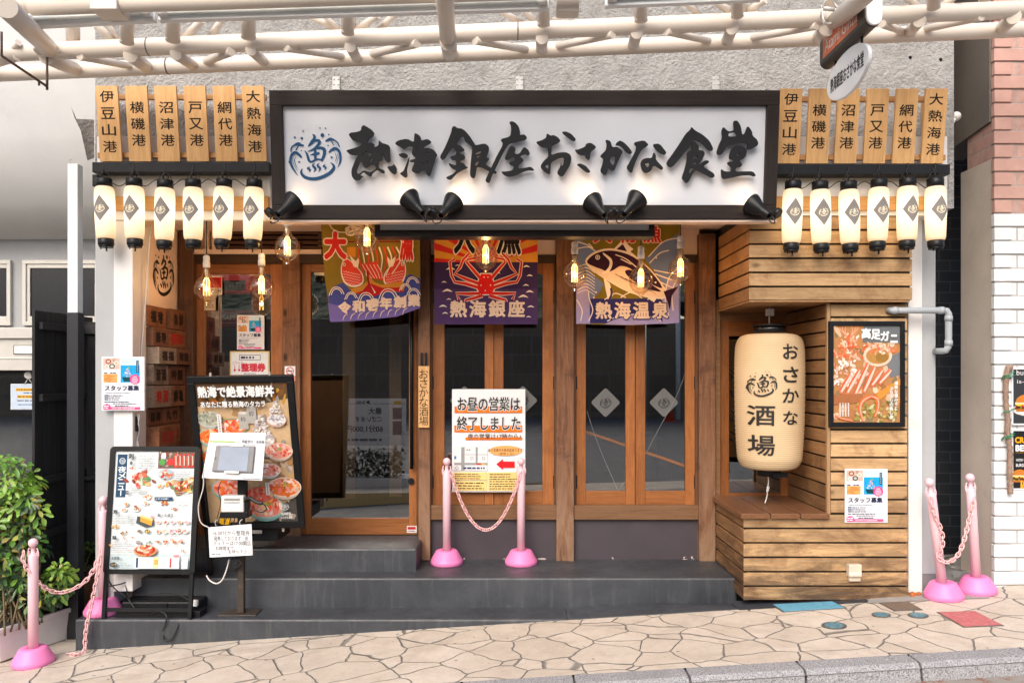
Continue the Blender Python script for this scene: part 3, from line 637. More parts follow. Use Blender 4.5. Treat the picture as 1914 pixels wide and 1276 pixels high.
vs_ = (411-178)/(411-171.)          # sign leans, so its height is squeezed a little in the picture
lt = MB()
for L, ou, sc in ((L1, 640, 9.57), (L2, 820, 9.57), (L3, 1000, 9.57), (L4, 1160, 7.36)):
    cut_letters([T(s) for s in L], lambda x, y: (sx(ou+x/sc)/1.006, (411-(230+y/sc))/kS), .016, lt, -.028)
lt.build('raised_lettering', mat('matt_black_letters', (.012, .013, .016), .55, var=.1, spec=.25), SB)
em = Art(kS, 957, 411); em.emblem(592, 291.5, 97, (.02, .085, .20)); em.build('emblem', M_print, SB, (0, -.003, 0))
SB.location = (0, YS, zb); SB.rotation_euler.x = math.radians(5.5)

# old light box half hidden below the sign
ol = thing('lightbox_sign', (XU(963, -.8), -.8, ZV(441, -.8)), 'blank pale lightbox in a black frame tucked under the big sign', 'lightbox')
f = MB(); f.pbox(700, 1224, 430, 442, -.80, .14); f.pbox(700, 710, 380, 430, -.80, .14); f.pbox(1214, 1224, 380, 430, -.80, .14); f.pbox(700, 1224, 372, 380, -.80, .14); f.build('frame', M_blackm, ol, .004)
f = MB(); f.pbox(710, 1214, 380, 430, -.785, .1); f.build('face_panel', mat('lightbox_acrylic', (.62, .66, .66), .3, var=.02), ol)

# ---------------------------------------------------------------- sign spotlights
def make_spot():
    t = thing('sign_spotlight', (0, 0, 0), '', 'spotlight', 'black cone spotlights on the signboard')
    h = MB(); h.lathe([(.024, 0), (.03, .01), (.032, .06), (.036, .075), (.078, .165), (.08, .18), (.076, .182), (.07, .166), (.03, .082), (.001, .08)], 24, caps=False); h.build('lamp_head', M_blackm, t)
    b = MB(); b.sphere((0, 0, .115), .03, 12); b.build('bulb', emit('warm_lamp', (1, .72, .42), 14), t)
    k = MB(); k.tube([(0, 0, .015), (.0, .03, -.02), (0, .045, -.04)], .01, 8); k.lathe([(.035, -.06), (.038, -.055), (.038, -.03), (.03, -.022)], 18, (0, .045, 0)); k.build('swivel_joint', M_blackm, t)
    c = MB(); c.tube(cat([(0, -.02, 0), (-.01, -.035, -.04), (.012, -.02, -.075), (.03, .0, -.06), (.02, .01, -.03)], 5), .0045, 6); c.build('cord_loop', M_cord, t)
    return t
spots = [(519, 401, 551, 362, .02, 'far left spotlight at the corner of the signboard frame'), (791, 398, 762, 366, .05, 'left spotlight of the pair under the silver and seat letters'),
         (823, 402, 851, 366, .05, 'right spotlight of the left pair, aimed up to the right'), (1131, 402, 1107, 368, .05, 'left spotlight of the right pair, aimed up to the left'),
         (1166, 400, 1196, 366, .05, 'right spotlight of the right pair, aimed up to the right'), (1438, 403, 1408, 372, .02, 'far right spotlight at the corner of the signboard, its glowing inside showing')]
sp0 = make_spot()
for i, (u0, v0, u1, v1, tw, lab) in enumerate(spots):
    o = sp0 if i == 0 else copy_tree(sp0); o['label'] = lab
    a = P(u0, v0, -1.12); d = P(u1, v1, -1.12)-a; d.y = .055 if i in (1, 4) else .095; d.normalize()
    o.location = a; o.scale = (.86,)*3; o.rotation_euler = d.to_track_quat('Z', 'Y').to_euler()
    L = bpy.data.lights.new('spot_glow', 'SPOT'); L.energy = 1.5 if i in (2, 3) else .5; L.color = (1, .6, .28); L.spot_size = math.radians(95); L.spot_blend = .7; L.shadow_soft_size = .03
    lo_ = bpy.data.objects.new('lamp_light', L); COL.objects.link(lo_); lo_.parent = o; lo_.location = (0, 0, .15); lo_.rotation_euler = (math.pi, 0, 0)

# ---------------------------------------------------------------- ledges, name plaques, lanterns
M_plq = wood('cedar_plaque', (.72, .38, .14), (.92, .57, .26), 'z', .55, .8)
M_rail = wood('plaque_rail', (.5, .25, .09), (.66, .36, .15), 'x', .55)
M_ledge = mat('black_ledge', (.011, .0115, .014), .5, var=.2, spec=.25)
names = ['伊豆山港', '横磯港', '沼津港', '戸又港', '網代港', '大熱海港']
def plaques(us, vt, vb, side, offs):
    YP = -.735 if side == 'left' else -.875
    for i, (n, u) in enumerate(zip(names, us)):
        k = S(YP); w = 41/k; hgt = (vb-vt-3)/k
        t = thing('name_plaque', (0, 0, 0), 'upright cedar plaque lettered %s %s of the main sign' % (n, side), 'plaque', 'cedar harbour name plaques')
        b = MB(); b.box(-w/2, w/2, 0, .02, 0, hgt); b.build('board', M_plq, t, .002)
        a = Art(k, 0, hgt*k); z0, z1 = offs[i]; a.dz = 0
        st = (z1-z0)/len(n)
        for q, c in enumerate(n): vv = z0+st*(q+.5); a.text(c, -13, vv-12.5+2, 13, vv+12.5-2, (.02, .014, .01), .014, False)
        a.build('lettering', M_print, t)
        t.location = (XU(u, YP), YP, ZV(vb-1, YP)); t.rotation_euler = (math.radians(7.5), 0, 0)
    for zz in (vt+14, vb-14):
        pass
of = [(4, 124), (24, 112), (24, 112), (24, 112), (24, 112), (4, 124)]
plaques([207.5, 262, 316, 370, 424, 478], 164, 303, 'left', of)
plaques([1473.5, 1527, 1580, 1634, 1688, 1742], 169, 307, 'right', of)
for (u0, u1, vt, side, U) in ((172, 503, 303, 'left', (182, 497)), (1450, 1776, 307, 'right', (1458, 1768))):
    dy = 0 if side == 'left' else .14
    t = thing('plaque_ledge', (XU((u0+u1)/2, -.8), -.8, ZV(vt, -.8)), 'long black ledge carrying six plaques %s of the main sign' % side, 'ledge', 'black ledges under the plaques')
    Yq = -.745-dy; b = MB(); b.box(XU(u0, Yq), XU(u1, Yq), Yq, YW-.046-dy, ZV(vt+19, Yq), ZV(vt, Yq)); b.build('shelf', M_ledge, t, .003)
    for v in (vt-127, vt-18):
        b = MB(); b.pbox(U[0], U[1], v, v+10, -.71-dy, .025); b.build('back_rail', M_rail, t, .002)
    for u in (u0+25, u1-25):
        b = MB(); b.pbox(u-4, u+4, vt-130, vt, -.684-dy, .034+dy); b.build('stay', M_rail, t)
    c = MB()   # drooping supply cable between the lanterns
    pts = []
    for i in range(13): Yc = -.69-dy; pts.append((XU(U[0]+18+(U[1]-U[0]-30)*i/12, Yc), Yc, ZV(vt+36+(9 if i % 2 else -4), Yc)))
    c.tube(cat(pts, 4), .003, 6); c.build('supply_cable', M_cord, t)

def make_lantern():
    t = thing('paper_lantern', (0, 0, 0), '', 'lantern', 'lit white paper lanterns under the ledges')
    k = 290.; R = 18.6/k
    body = [(.013*1.2, 0)]
    prof = []
    for z, r in ((0, .72), (2, .85), (6, .92), (14, .95), (35, .985), (60, 1.0), (80, 1.0), (92, .97), (98, .9), (101, .76)): prof.append((r*R, z/k))
    pr = []
    n = len(prof); Q = cat(prof, 7)
    for i, (r, z) in enumerate(Q): pr.append((r*(1-(.012 if i % 2 else 0)), z))
    b = MB(); b.lathe(pr, 32); b.build('paper_shade', M_lant, t)
    c = MB(); c.lathe([(.75*R, -12/k), (.78*R, -11/k), (.78*R, 0), (.74*R, .5/k)], 24); c.lathe([(.7*R, -16/k), (.7*R, -12/k)], 20); c.box(.002, .010, -.012, -.004, -24/k, -15/k); c.box(-.03, -.024, -.02, -.014, -20/k, -13/k); c.build('bottom_cap', M_blackm, t)
    c = MB(); c.lathe([(.74*R, 100.5/k), (.8*R, 101/k), (.8*R, 116/k), (.72*R, 117/k)], 24); c.build('top_cap', M_blackm, t)
    h = MB(); h.tube(cat([(-.75*R, 0, 110/k), (-.55*R, 0, 124/k), (0, 0, 130/k), (.55*R, 0, 124/k), (.75*R, 0, 110/k)], 5), .002, 6)
    for q in range(4): h.tube(cat([(random.uniform(-.01, .01), 0, 114/k), (random.uniform(-.03, .03), random.uniform(-.02, .02), 124/k), (random.uniform(-.015, .015), 0, 132/k), (random.uniform(-.02, .02), .02, 140/k)], 4), .003, 6)
    h.tube([(0, 0, 126/k), (0, 0, 146/k)], .004, 6)
    h.build('hanger', M_cord, t)
    a = Art(k, 0, 57); d = 22; a.dz = 1.5e-4
    a.poly([(0, -d-3), (17.5, 0), (0, d+3), (-17.5, 0)], (.2, .18, .165)); a.emblem(0, 0, 17, (1, .86, .6), .9)
    def wr(c):
        th = c.x/R; rr = R+.0012-c.y*.5; return Vector((rr*math.sin(th), -rr*math.cos(th), c.z))
    a.build('crest', M_crest, t, warp=wr, cut=([i*R/6 for i in range(-6, 7)], []))
    return t
def lantern_mat():
    m, nt, b = base_mat('lit_washi'); v = coords(nt, (1, 1, 1), False)
    sx_ = nd(nt, 'ShaderNodeSeparateXYZ'); nt.links.new(v, sx_.inputs[0])
    f = nd(nt, 'ShaderNodeMapRange'); f.inputs[1].default_value = 0; f.inputs[2].default_value = .35; nt.links.new(sx_.outputs[2], f.inputs[0])
    w = nd(nt, 'ShaderNodeTexWave', wave_type='BANDS', bands_direction='Z'); w.inputs['Scale'].default_value = 30; nt.links.new(v, w.inputs[0])
    col = ramp(nt, f.outputs[0], [(0, (1, .62, .28)), (.3, (1, .76, .46)), (.55, (1, .82, .58)), (.8, (1, .77, .48)), (1, (1, .64, .32))])
    st_ = ramp(nt, f.outputs[0], [(0, (.45,)*3), (.35, (.85,)*3), (.55, (1,)*3), (.8, (.8,)*3), (1, (.45,)*3)])
    k = nd(nt, 'ShaderNodeMath', operation='MULTIPLY'); nt.links.new(st_, k.inputs[0]); k.inputs[1].default_value = LANT_E
    mr = nd(nt, 'ShaderNodeMapRange'); mr.inputs[3].default_value = .88; mr.inputs[4].default_value = 1.03; nt.links.new(w.outputs['Fac'], mr.inputs[0])
    k2 = nd(nt, 'ShaderNodeMath', operation='MULTIPLY'); nt.links.new(k.outputs[0], k2.inputs[0]); nt.links.new(mr.outputs[0], k2.inputs[1])
    nt.links.new(col, b.inputs['Emission Color']); nt.links.new(k2.outputs[0], b.inputs['Emission Strength'])
    b.inputs['Base Color'].default_value = (.42, .38, .32, 1); b.inputs['Roughness'].default_value = .8; return m
LANT_E = 1.05
M_lant = lantern_mat(); M_crest = print_mat('lit_crest', .8, .35)
ln0 = make_lantern(); ORD = ['first', 'second', 'third', 'fourth', 'fifth', 'last']
YLn = -.745; first = True
for side, us, vb in (('left', (198, 252, 307, 361, 415, 472), (447, 447, 450, 449, 448, 449)), ('right', (1479, 1535, 1589, 1640, 1695, 1749), (455, 456, 456, 452, 450, 450))):
    for i, (u, v) in enumerate(zip(us, vb)):
        YLn = -.745 if side == 'left' else -.895
        o = ln0 if first else copy_tree(ln0); first = False
        o.location = (XU(u, YLn), YLn, ZV(v, YLn)); o.rotation_euler.z = math.radians(random.uniform(-5, 5)); o.rotation_euler.y = math.radians(random.uniform(-2.4, 2.4))
        o['label'] = 'lit white paper lantern, %s from the left under the ledge %s of the main sign' % (ORD[i], side)

# ---------------------------------------------------------------- hanging filament bulbs
M_bulb = glass('clear_bulb_glass', .07, (1, .90, .74), .03, .03, .3)
def make_bulb():
    t = thing('filament_bulb', (0, 0, 0), '', 'light bulb', 'bare filament bulbs over the entrance')
    R = .086
    pr = [(.001, -.012), (.016, -.012), (.018, -.004), (.022, .002)]
    for i in range(1, 15):
        a = -math.pi/2+.27+(math.pi-.27-.42)*i/14; pr.append((R*math.cos(a), .095+R*1.1*math.sin(a)))
    pr += [(.026, .205), (.021, .235), (.02, .25)]
    g = MB(); g.lathe(pr, 28, caps=False); g.build('glass_globe', M_bulb, t)
    f = MB()
    for i in range(4):
        a = i*math.pi/2+.5; x, y = .019*math.cos(a), .019*math.sin(a); f.tube([(x, y, .05), (x, y, .1), (x, y, .15), (x*.4, y*.4, .175)], .0026, 6)
    f.build('filament', emit('glowing_filament', (1, .58, .18), 5), t)
    w = MB(); w.tube([(0, 0, .04), (0, 0, .2)], .002, 6); w.lathe([(.019, .1), (.019, .102)], 12); w.lathe([(.006, .18), (.012, .2), (.015, .235)], 12); w.build('filament_stem', M_alu, t)
    s = MB(); s.lathe([(.021, .245), (.025, .25), (.025, .285), (.022, .288), (.021, .292), (.023, .295), (.023, .325), (.012, .335)], 20); s.build('socket', M_socket, t)
    c = MB(); c.tube([(0, 0, .33), (0, 0, .75)], .004, 6); c.build('cord', M_cord, t)
    L = bpy.data.lights.new('bulb_glow', 'POINT'); L.energy = BULB_E; L.color = (1, .58, .24); L.shadow_soft_size = .01
    lo_ = bpy.data.objects.new('bulb_light', L); COL.objects.link(lo_); lo_.parent = t; lo_.location = (0, 0, .1)
    return t
BULB_E = 5.2
bulbs = [(537, 490, -.62, 'large clear filament bulb hanging beside the last lantern on the left'), (686, 473, -.55, 'filament bulb in front of the red carp flag'), (386, 565, -.42, 'filament bulb hanging lowest at the left end'),
         (489, 562, -.45, 'filament bulb hanging left of the aged post above the recruitment poster'), (908, 505, -.5, 'filament bulb in front of the crab flag'), (1074, 540, -.45, 'filament bulb at the left edge of the tuna flag'),
         (1198, 549, -.48, 'filament bulb hanging in the middle of the tuna flag'), (1272, 530, -.47, 'filament bulb at the right edge of the tuna flag')]
b0 = make_bulb()
for i, (u, v, Y, lab) in enumerate(bulbs):
    o = b0 if i == 0 else copy_tree(b0); o['label'] = lab; o.location = P(u, v, Y); o.rotation_euler.z = random.uniform(0, 3)
# untidy white cord bundle tied above the carp flag
t = MB()
for i in range(5): t.tube(cat([P(655+random.uniform(-8, 12), 416, -.3)]+[P(665+random.uniform(-20, 28), 425+random.uniform(-9, 14), -.3+random.uniform(-.03, .03)) for q in range(6)], 5), .005, 6)
t.tube(cat([P(612, 414, -.3), P(622, 428, -.3), P(636, 434, -.3), P(655, 432, -.3), P(672, 420, -.3)], 5), .004, 6)
tag(t.build('tied_cord', mat('off_white_cord', (.55, .48, .4), .7)), 'tangled off white cord bundled above the carp flag', 'cord')
t = MB(); t.pbox(365, 1290, 392, 399, -.47, .04); t.pbox(365, 1290, 392, 399, -.58, .04)
for u in (380, 640, 900, 1160, 1280): t.pbox(u, u+7, 372, 393, -.57, .13)
tag(t.build('lamp_rail', M_blackm), 'black rail under the soffit carrying the bulbs, behind the big sign', 'rail')

# ---------------------------------------------------------------- three festival flags
c_ = hx
RED, WHT, CRM = (.5, .022, .02), (.75, .66, .58), (.72, .55, .42)
def flag_build(a, name, label, u0, u1, v0, v1, Y, skew, amp):
    k = a.k; t = tag(thing(name, P((u0+u1)/2, v0, Y), label, 'flag', 'fishing festival flags over the windows'), None, None)
    L = t.location
    def wr(c):
        f = max(0, -c.z)/((v1-v0)/k)
        return Vector((c.x+skew*f, c.y+amp*(math.sin(c.x*9+name.__len__())*f+.25*math.sin(c.x*19+1)*f+.4*math.sin(c.z*8)), c.z))
    n = 56; W_ = (u1-u0)/k/2
    a.build('cloth', M_cloth, t, warp=wr, cut=([W_*(2*i/n-1)*1.1 for i in range(n+1)], [-(v1-v0)/k*i/30 for i in range(31)]))
    b = Art(k, a.ou, a.ov); b.z = -.003; b.poly(a_out, (.2, .17, .2)); o = b.build('cloth_back', M_cloth, t, warp=lambda c: wr(c)+Vector((0, .004, 0)), cut=([W_*(2*i/n-1)*1.1 for i in range(n+1)], [-(v1-v0)/k*i/30 for i in range(31)]))
    r = MB(); r.tube([P(u0-4, v0+1, Y+.01), P(u1+4, v0+1, Y+.01)], .008, 8); r.build('flag_rod', M_blackm, t); return t
def wavelet(a, u, v, w, c=WHT): a.poly([(u-w, v+w*.25), (u-w*.4, v-w*.2), (u, v-w*.35), (u+w*.5, v-w*.15), (u+w, v+w*.25), (u, v+w*.05)], c)
# crab flag
a = Art(S(-.13), 908.5, 395, 8e-5); PUR = (.033, .017, .075); PUR2 = (.06, .03, .105); OR = (.58, .26, .035)
a_out = [(812, 395), (1005, 395), (1005, 606), (812, 606)]
a.rect(812, 395, 1005, 606, PUR); a.rect(812, 540, 1005, 606, PUR2); a.rect(812, 395, 1005, 490, OR)
cx, cy = 908, 500
for i in range(11):
    t0 = math.pi*(1.0+i/11.)-.05; t1 = t0+math.pi/24
    pts = [(cx, cy-10)]
    for tt in (t0, t1):
        dx, dy = math.cos(tt), math.sin(tt); q = min(96.5/abs(dx) if dx else 1e9, 95/abs(dy) if dy else 1e9); pts.append((cx+dx*q, min(490, cy-10+dy*q)))
    if all(p[1] <= 490.5 for p in pts): a.poly(pts, RED)
a.text('大', 846, 400, 890, 478, WHT, .075); a.text('大', 848, 402, 888, 475, (.01, .01, .012), .04)
a.text('漁', 925, 400, 976, 480, WHT, .07); a.text('漁', 927, 402, 974, 477, (.01, .01, .012), .035)
for u, v, w in ((842, 502, 9), (830, 527, 5), (836, 543, 10), (839, 559, 5), (828, 572, 8), (832, 585, 6), (984, 498, 7), (990, 515, 6), (983, 533, 6), (990, 545, 8), (978, 554, 10), (992, 573, 7), (988, 592, 5), (855, 496, 5), (930, 510, 6)): wavelet(a, u, v, w)
legs = [[(898, 520), (885, 505), (872, 490), (874, 485), (890, 482)], [(895, 530), (870, 521), (850, 512), (860, 500), (866, 485), (877, 474)], [(893, 537), (870, 530), (850, 527), (844, 515), (841, 490), (850, 484)],
        [(897, 548), (875, 549), (853, 548), (858, 560)], [(902, 552), (886, 557), (870, 561), (870, 564)]]
for col, ww in ((WHT, 2.2), (RED, 0)):
    for L in legs:
        for sgn in (1, -1):
            a.stroke([(908+sgn*(u-908), v, (5.6 if j < 2 else 4.0)+ww) for j, (u, v) in enumerate(L)], col, smooth=False)
    q = 1.8 if ww else 0
    a.poly([(899-q, 512-q), (917+q, 512-q), (922+q, 526), (924+q, 540), (918+q, 550+q), (898-q, 550+q), (892-q, 540), (894-q, 526)], col if ww else (.62, .012, .012))
for u, v in ((905, 518), (912, 518), (899, 533), (917, 533), (907, 543)): a.ell(u, v, 1, 1.6, WHT, 6)
for i, ch_ in enumerate('熱海銀座'): a.text(ch_, 841+i*36, 561, 873+i*36, 593, CRM, .035)
flag_build(a, 'crab_flag', 'purple flag with a red crab under an orange and red sunburst', 812, 1005, 395, 606, -.13, 0, .006)
# tuna flag
OL = (.17, .125, .014); IND = (.028, .025, .13); STB = (.12, .17, .33); LAV = (.32, .27, .47); TUN = (.03, .008, .028)
a = Art(S(-.14), 1174, 395, 8e-5); a_out = [(1077, 395), (1271, 395), (1269, 603), (1180, 608), (1077, 605)]
a.poly(a_out, OL); a.poly([(1077, 446), (1100, 456), (1124, 474), (1100, 505), (1128, 530), (1122, 545), (1104, 560), (1104, 605), (1077, 605)], STB); a.poly([(1271, 436), (1240, 452), (1205, 484), (1225, 510), (1245, 540), (1240, 606), (1270, 603)], STB)
a.rect(1103, 558, 1240, 604, IND); a.poly([(1077, 520), (1100, 530), (1103, 604), (1077, 605)], LAV); a.poly([(1238, 540), (1269, 500), (1269, 603), (1238, 605)], LAV); a.poly([(1130, 606), (1150, 596), (1190, 588), (1232, 594), (1240, 605), (1180, 607)], LAV)
for k_ in range(9):
    v = 470+k_*6; a.stroke([(1079, v+30, 1), (1096, v+24, 1.2), (1112, v+34, 1)], WHT)
for q in ([(1079, 452), (1095, 457), (1108, 464), (1100, 455)], [(1078, 465), (1100, 462), (1115, 472)], [(1270, 445), (1240, 452), (1212, 480)], [(1250, 468), (1232, 474), (1214, 492)], [(1269, 500), (1250, 520), (1243, 560), (1250, 590)], [(1266, 520), (1256, 545), (1258, 580)],
          [(1100, 600), (1108, 580), (1102, 560), (1100, 545)], [(1078, 560), (1088, 580), (1085, 600)], [(1130, 560), (1150, 548), (1170, 556)], [(1160, 556), (1180, 546), (1200, 557)], [(1210, 560), (1225, 552), (1238, 560)], [(1135, 600), (1160, 590), (1200, 588), (1235, 600)], [(1220, 520), (1240, 530), (1262, 540)], [(1224, 512), (1246, 520), (1266, 526)], [(1222, 505), (1248, 510), (1268, 512)]):
    a.stroke([(u, v, 1.9) for u, v in q], WHT)
body = cat([(1096, 490), (1108, 476), (1130, 468), (1155, 469), (1185, 480), (1215, 505), (1240, 536), (1244, 548), (1236, 556), (1205, 553), (1170, 542), (1130, 520), (1108, 505)], 4, True)
a.poly([(u+(u-1170)*.03, v+(v-515)*.06) for u, v in body], WHT); a.poly(body, (.72, .56, .44))
a.poly(cat([(1097, 490), (1108, 477), (1130, 469), (1155, 470), (1185, 481), (1215, 506), (1238, 538), (1215, 530), (1196, 517), (1178, 502), (1160, 497), (1148, 504), (1136, 508), (1124, 503), (1110, 498)], 3, True), TUN); a.stroke([(1127, 473, 2), (1141, 486, 5), (1140, 500, 5), (1128, 512, 3)], WHT)
a.poly(cat([(1168, 508), (1176, 504), (1190, 510), (1215, 530), (1236, 545), (1210, 540), (1180, 522)], 3, True), TUN)
a.poly([(1147, 466), (1160, 452), (1177, 445), (1172, 456), (1184, 466), (1178, 470), (1192, 482), (1170, 472)], WHT); a.poly([(1152, 466), (1164, 456), (1172, 470)], TUN)
a.poly([(1128, 518), (1140, 530), (1146, 552), (1136, 560), (1132, 540)], WHT); a.stroke([(1142, 538, 4), (1143, 550, 4), (1138, 560, 3)], IND)
a.poly([(1240, 545), (1268, 535), (1256, 552), (1252, 580), (1246, 560)], TUN); a.poly([(1205, 552), (1228, 556), (1222, 565), (1214, 560)], WHT)
for q in ([(1128, 475), (1140, 488), (1138, 502), (1124, 512)], [(1136, 480), (1143, 496), (1136, 510)], [(1150, 476), (1170, 484), (1190, 500)], [(1160, 484), (1180, 494)]): a.stroke([(u, v, 1.8) for u, v in q], WHT)
for i in range(7): u = 1150+i*9; v = 512+i*4; a.stroke([(u, v, 1.4), (u+12, v+7, 1), (u+22, v+14, .5)], (.12, .05, .08))
a.ell(1117, 481, 4.6, 4.6, WHT); a.ell(1117, 481, 3, 3, TUN); a.ell(1117, 481, 1.6, 1.6, WHT)
for u, v in ((1226, 482), (1114, 546), (1110, 556), (1225, 528), (1200, 545), (1240, 590)): a.ell(u, v, 1.8, 1.8, WHT, 8)
for i, ch_ in enumerate('大物漁'): a.text(ch_, 1107+i*46, 418, 1145+i*46, 456, CRM, .07); a.text(ch_, 1108.5+i*46, 419.5, 1143.5+i*46, 454.5, RED, .03)
for i, ch_ in enumerate('熱海温泉'): a.text(ch_, 1111+i*35, 562, 1146+i*35, 598, IND, .07); a.text(ch_, 1113+i*35, 564, 1144+i*35, 596, CRM, .035)
flag_build(a, 'tuna_flag', 'olive and indigo flag with a leaping tuna and cream lettering', 1077, 1271, 395, 607, -.14, 0, .007)
# carp and boat flag (blown askew)
a = Art(S(-.16), 690, 395, 8e-5); a_out = [(598, 395), (784, 395), (784, 575), (740, 592), (650, 600), (618, 601), (606, 520)]
a.poly(a_out, (.20, .14, .02)); BL = (.05, .065, .27)
a.poly([(616, 601), (612, 550), (622, 535), (640, 527), (656, 545), (672, 548), (700, 552), (720, 543), (752, 545), (752, 522), (765, 512), (784, 520), (784, 575), (740, 592), (650, 600)], BL)
a.poly([(616, 601), (612, 566), (640, 572), (784, 556), (784, 575), (740, 592), (650, 600)], (.15, .11, .33))
a.rect(648, 462, 664, 480, (.5, .2, .02))
def carp(pts, col): a.poly(cat([(u, v) for u, v in pts], 3, True), col)
for u0, sg in ((636, 1), (758, -1)):
    X = lambda L, g=0: [(u0+sg*(x-636)+0, y) for x, y in L]
    carp(X([(636, 500), (640, 486), (648, 482), (660, 492), (672, 505), (678, 516), (676, 530), (660, 536), (644, 530), (637, 516)]), WHT)
    carp(X([(638, 500), (641, 488), (648, 484), (659, 493), (671, 506), (676, 517), (674, 528), (660, 533), (646, 528), (639, 515)]), (.62, .05, .03))
    for i in range(6):
        for j in range(5): x, y = X([(643+i*5.4, 506+j*5+i*1.2)])[0]; a.stroke([(x-2.6, y, .7), (x, y+2, .8), (x+2.6, y, .7)], WHT, smooth=False)
    x, y = X([(642.5, 494)])[0]; a.ell(x, y, 2.6, 3.4, WHT, 10); a.ell(x, y, 1.2, 1.8, (.01, .01, .01), 8)
    a.poly(X([(652, 476), (664, 488), (672, 478), (668, 500), (660, 498)]), WHT)
for i in range(10): u = 668+i*8; a.stroke([(u, 462, 3), (u+3+i*.6, 485, 2.4), (u+(5-i)*2, 512+(i % 3)*4, 1.5)], (.6, .06, .03) if i % 2 == 0 else WHT)
a.poly([(672, 494), (704, 488), (716, 524), (694, 520), (682, 508)], (.6, .05, .03))
for i in range(5): a.stroke([(676+i*7, 494, 1), (684+i*7, 508, 1), (694+i*5, 520, 1)], WHT)
a.poly(cat([(654, 540), (670, 536), (684, 526), (688, 512), (694, 522), (712, 532), (752, 526), (752, 546), (722, 544), (700, 553), (676, 549), (662, 548)], 2, True), (.5, .22, .03))
a.poly([(660, 548), (676, 543), (687, 530), (694, 530), (715, 538), (752, 537), (752, 546), (722, 544), (700, 553), (676, 549)], (.42, .012, .015))
a.stroke([(686, 510, 2), (689, 530, 3), (700, 547, 3)], WHT); a.stroke([(686, 506, 4), (688, 528, 4), (697, 546, 3)], (.3, .01, .012))
for u, v, r in ((628, 548, 14), (655, 556, 12), (683, 560, 16), (725, 556, 19), (757, 540, 11), (770, 528, 12), (772, 550, 13), (700, 566, 9)):
    for q in (1, .72): a.stroke([(u-r*q, v+r*.3*q, 1.4), (u-r*.6*q, v-r*.6*q, 1.5), (u, v-r*.85*q, 1.6), (u+r*.6*q, v-r*.6*q, 1.5), (u+r*q, v+r*.1*q, 1.4)], WHT)
a.rect(645, 451, 762, 453.5, (.16, .01, .015))
a.text('大', 603, 430, 650, 488, WHT, .1); a.text('大', 605, 432.5, 648, 485.5, RED, .06)
a.text('漁', 744, 410, 774, 492, WHT, .09); a.text('漁', 746, 412, 772, 489, RED, .05)
for i, ch_ in enumerate('令和壱年創業'):
    v = 574-i*2.6; a.text(ch_, 631+i*26, v-11, 655+i*26, v+12, CRM, .06)
for i in range(9): u = 640+i*14; a.stroke([(u, 598-i*1.2, .8), (u+3, 590-i*1.3, 1.5), (u+9, 586-i*1.3, .8)], CRM)
flag_build(a, 'carp_flag', 'olive flag with red carp leaping from a boat, hem lifted on the right', 598, 784, 395, 601, -.17, .0, .014)
# ---------------------------------------------------------------- big paper lantern in the bay niche
YL = -.40; kl = S(YL); c0 = P(1438, 876, YL)
BL_ = thing('big_paper_lantern', c0, 'tall cream paper lantern with black vertical lettering hanging over the counter', 'lantern')
R = 63.5/kl; Hh = 252/kl
def washi():
    m, nt, b = base_mat('faint_glow_washi'); v = coords(nt, (1, 1, 1), False)
    col = ramp(nt, noise(nt, v, 3, 5), [(.3, (.62, .45, .26)), (.7, (.72, .54, .33))])
    w = nd(nt, 'ShaderNodeTexWave', wave_type='BANDS', bands_direction='Z'); w.inputs['Scale'].default_value = 22; nt.links.new(v, w.inputs[0])
    col = mix(nt, col, (.34, .2, .09), ramp(nt, w.outputs['Fac'], [(.0, (.6, .6, .6)), (.35, (0, 0, 0))]))
    nt.links.new(col, b.inputs['Base Color']); b.inputs['Roughness'].default_value = .65
    b.inputs['Emission Color'].default_value = (1, .62, .3, 1); b.inputs['Emission Strength'].default_value = .03; return m  # faint warm glow added to the paper, no lamp inside
prof = [(.44, 0), (.62, .004), (.78, .02), (.88, .055), (.93, .11), (.975, .3), (1, .55), (1, .78), (.985, .88), (.95, .935), (.86, .975), (.7, .994), (.5, 1)]
Q = cat(prof, 14); pr = [(r*R*(1-(.016 if i % 2 else 0)), z*Hh) for i, (r, z) in enumerate(Q)]
def rad(z):
    z = z/Hh
    for (r0, z0), (r1, z1) in zip(Q, Q[1:]):
        if z0 <= z <= z1: return R*(r0+(r1-r0)*(z-z0)/max(1e-6, z1-z0))
    return R
b = MB(); b.lathe(pr, 56, (c0.x, c0.y, c0.z)); b.build('paper_shade', washi(), BL_)
b = MB()
b.lathe([(21/kl, -.046), (22/kl, -.045), (22/kl, .004), (20/kl, .006)], 32, tuple(c0)); b.box(c0.x+.0, c0.x+.1, c0.y-.09, c0.y-.07, c0.z-.05, c0.z-.015); b.build('bottom_cap', M_black, BL_)
b = MB(); b.lathe([(27/kl, Hh-.004), (29/kl, Hh), (29/kl, Hh+16/kl), (26/kl, Hh+17/kl)], 32, tuple(c0)); b.lathe([(34/kl, Hh+14/kl), (34/kl, Hh+17/kl), (.01, Hh+17/kl)], 32, tuple(c0)); b.build('top_cap', mat('black_lacquer', (.012, .012, .013), .15), BL_)
b = MB(); b.tube([(c0.x, c0.y, c0.z+Hh+.05), (c0.x, c0.y, ZV(566, YL))], .005, 6); b.pbox(1433, 1447, 577, 590, YL-.02, .03); b.build('hanger', M_plastic, BL_)
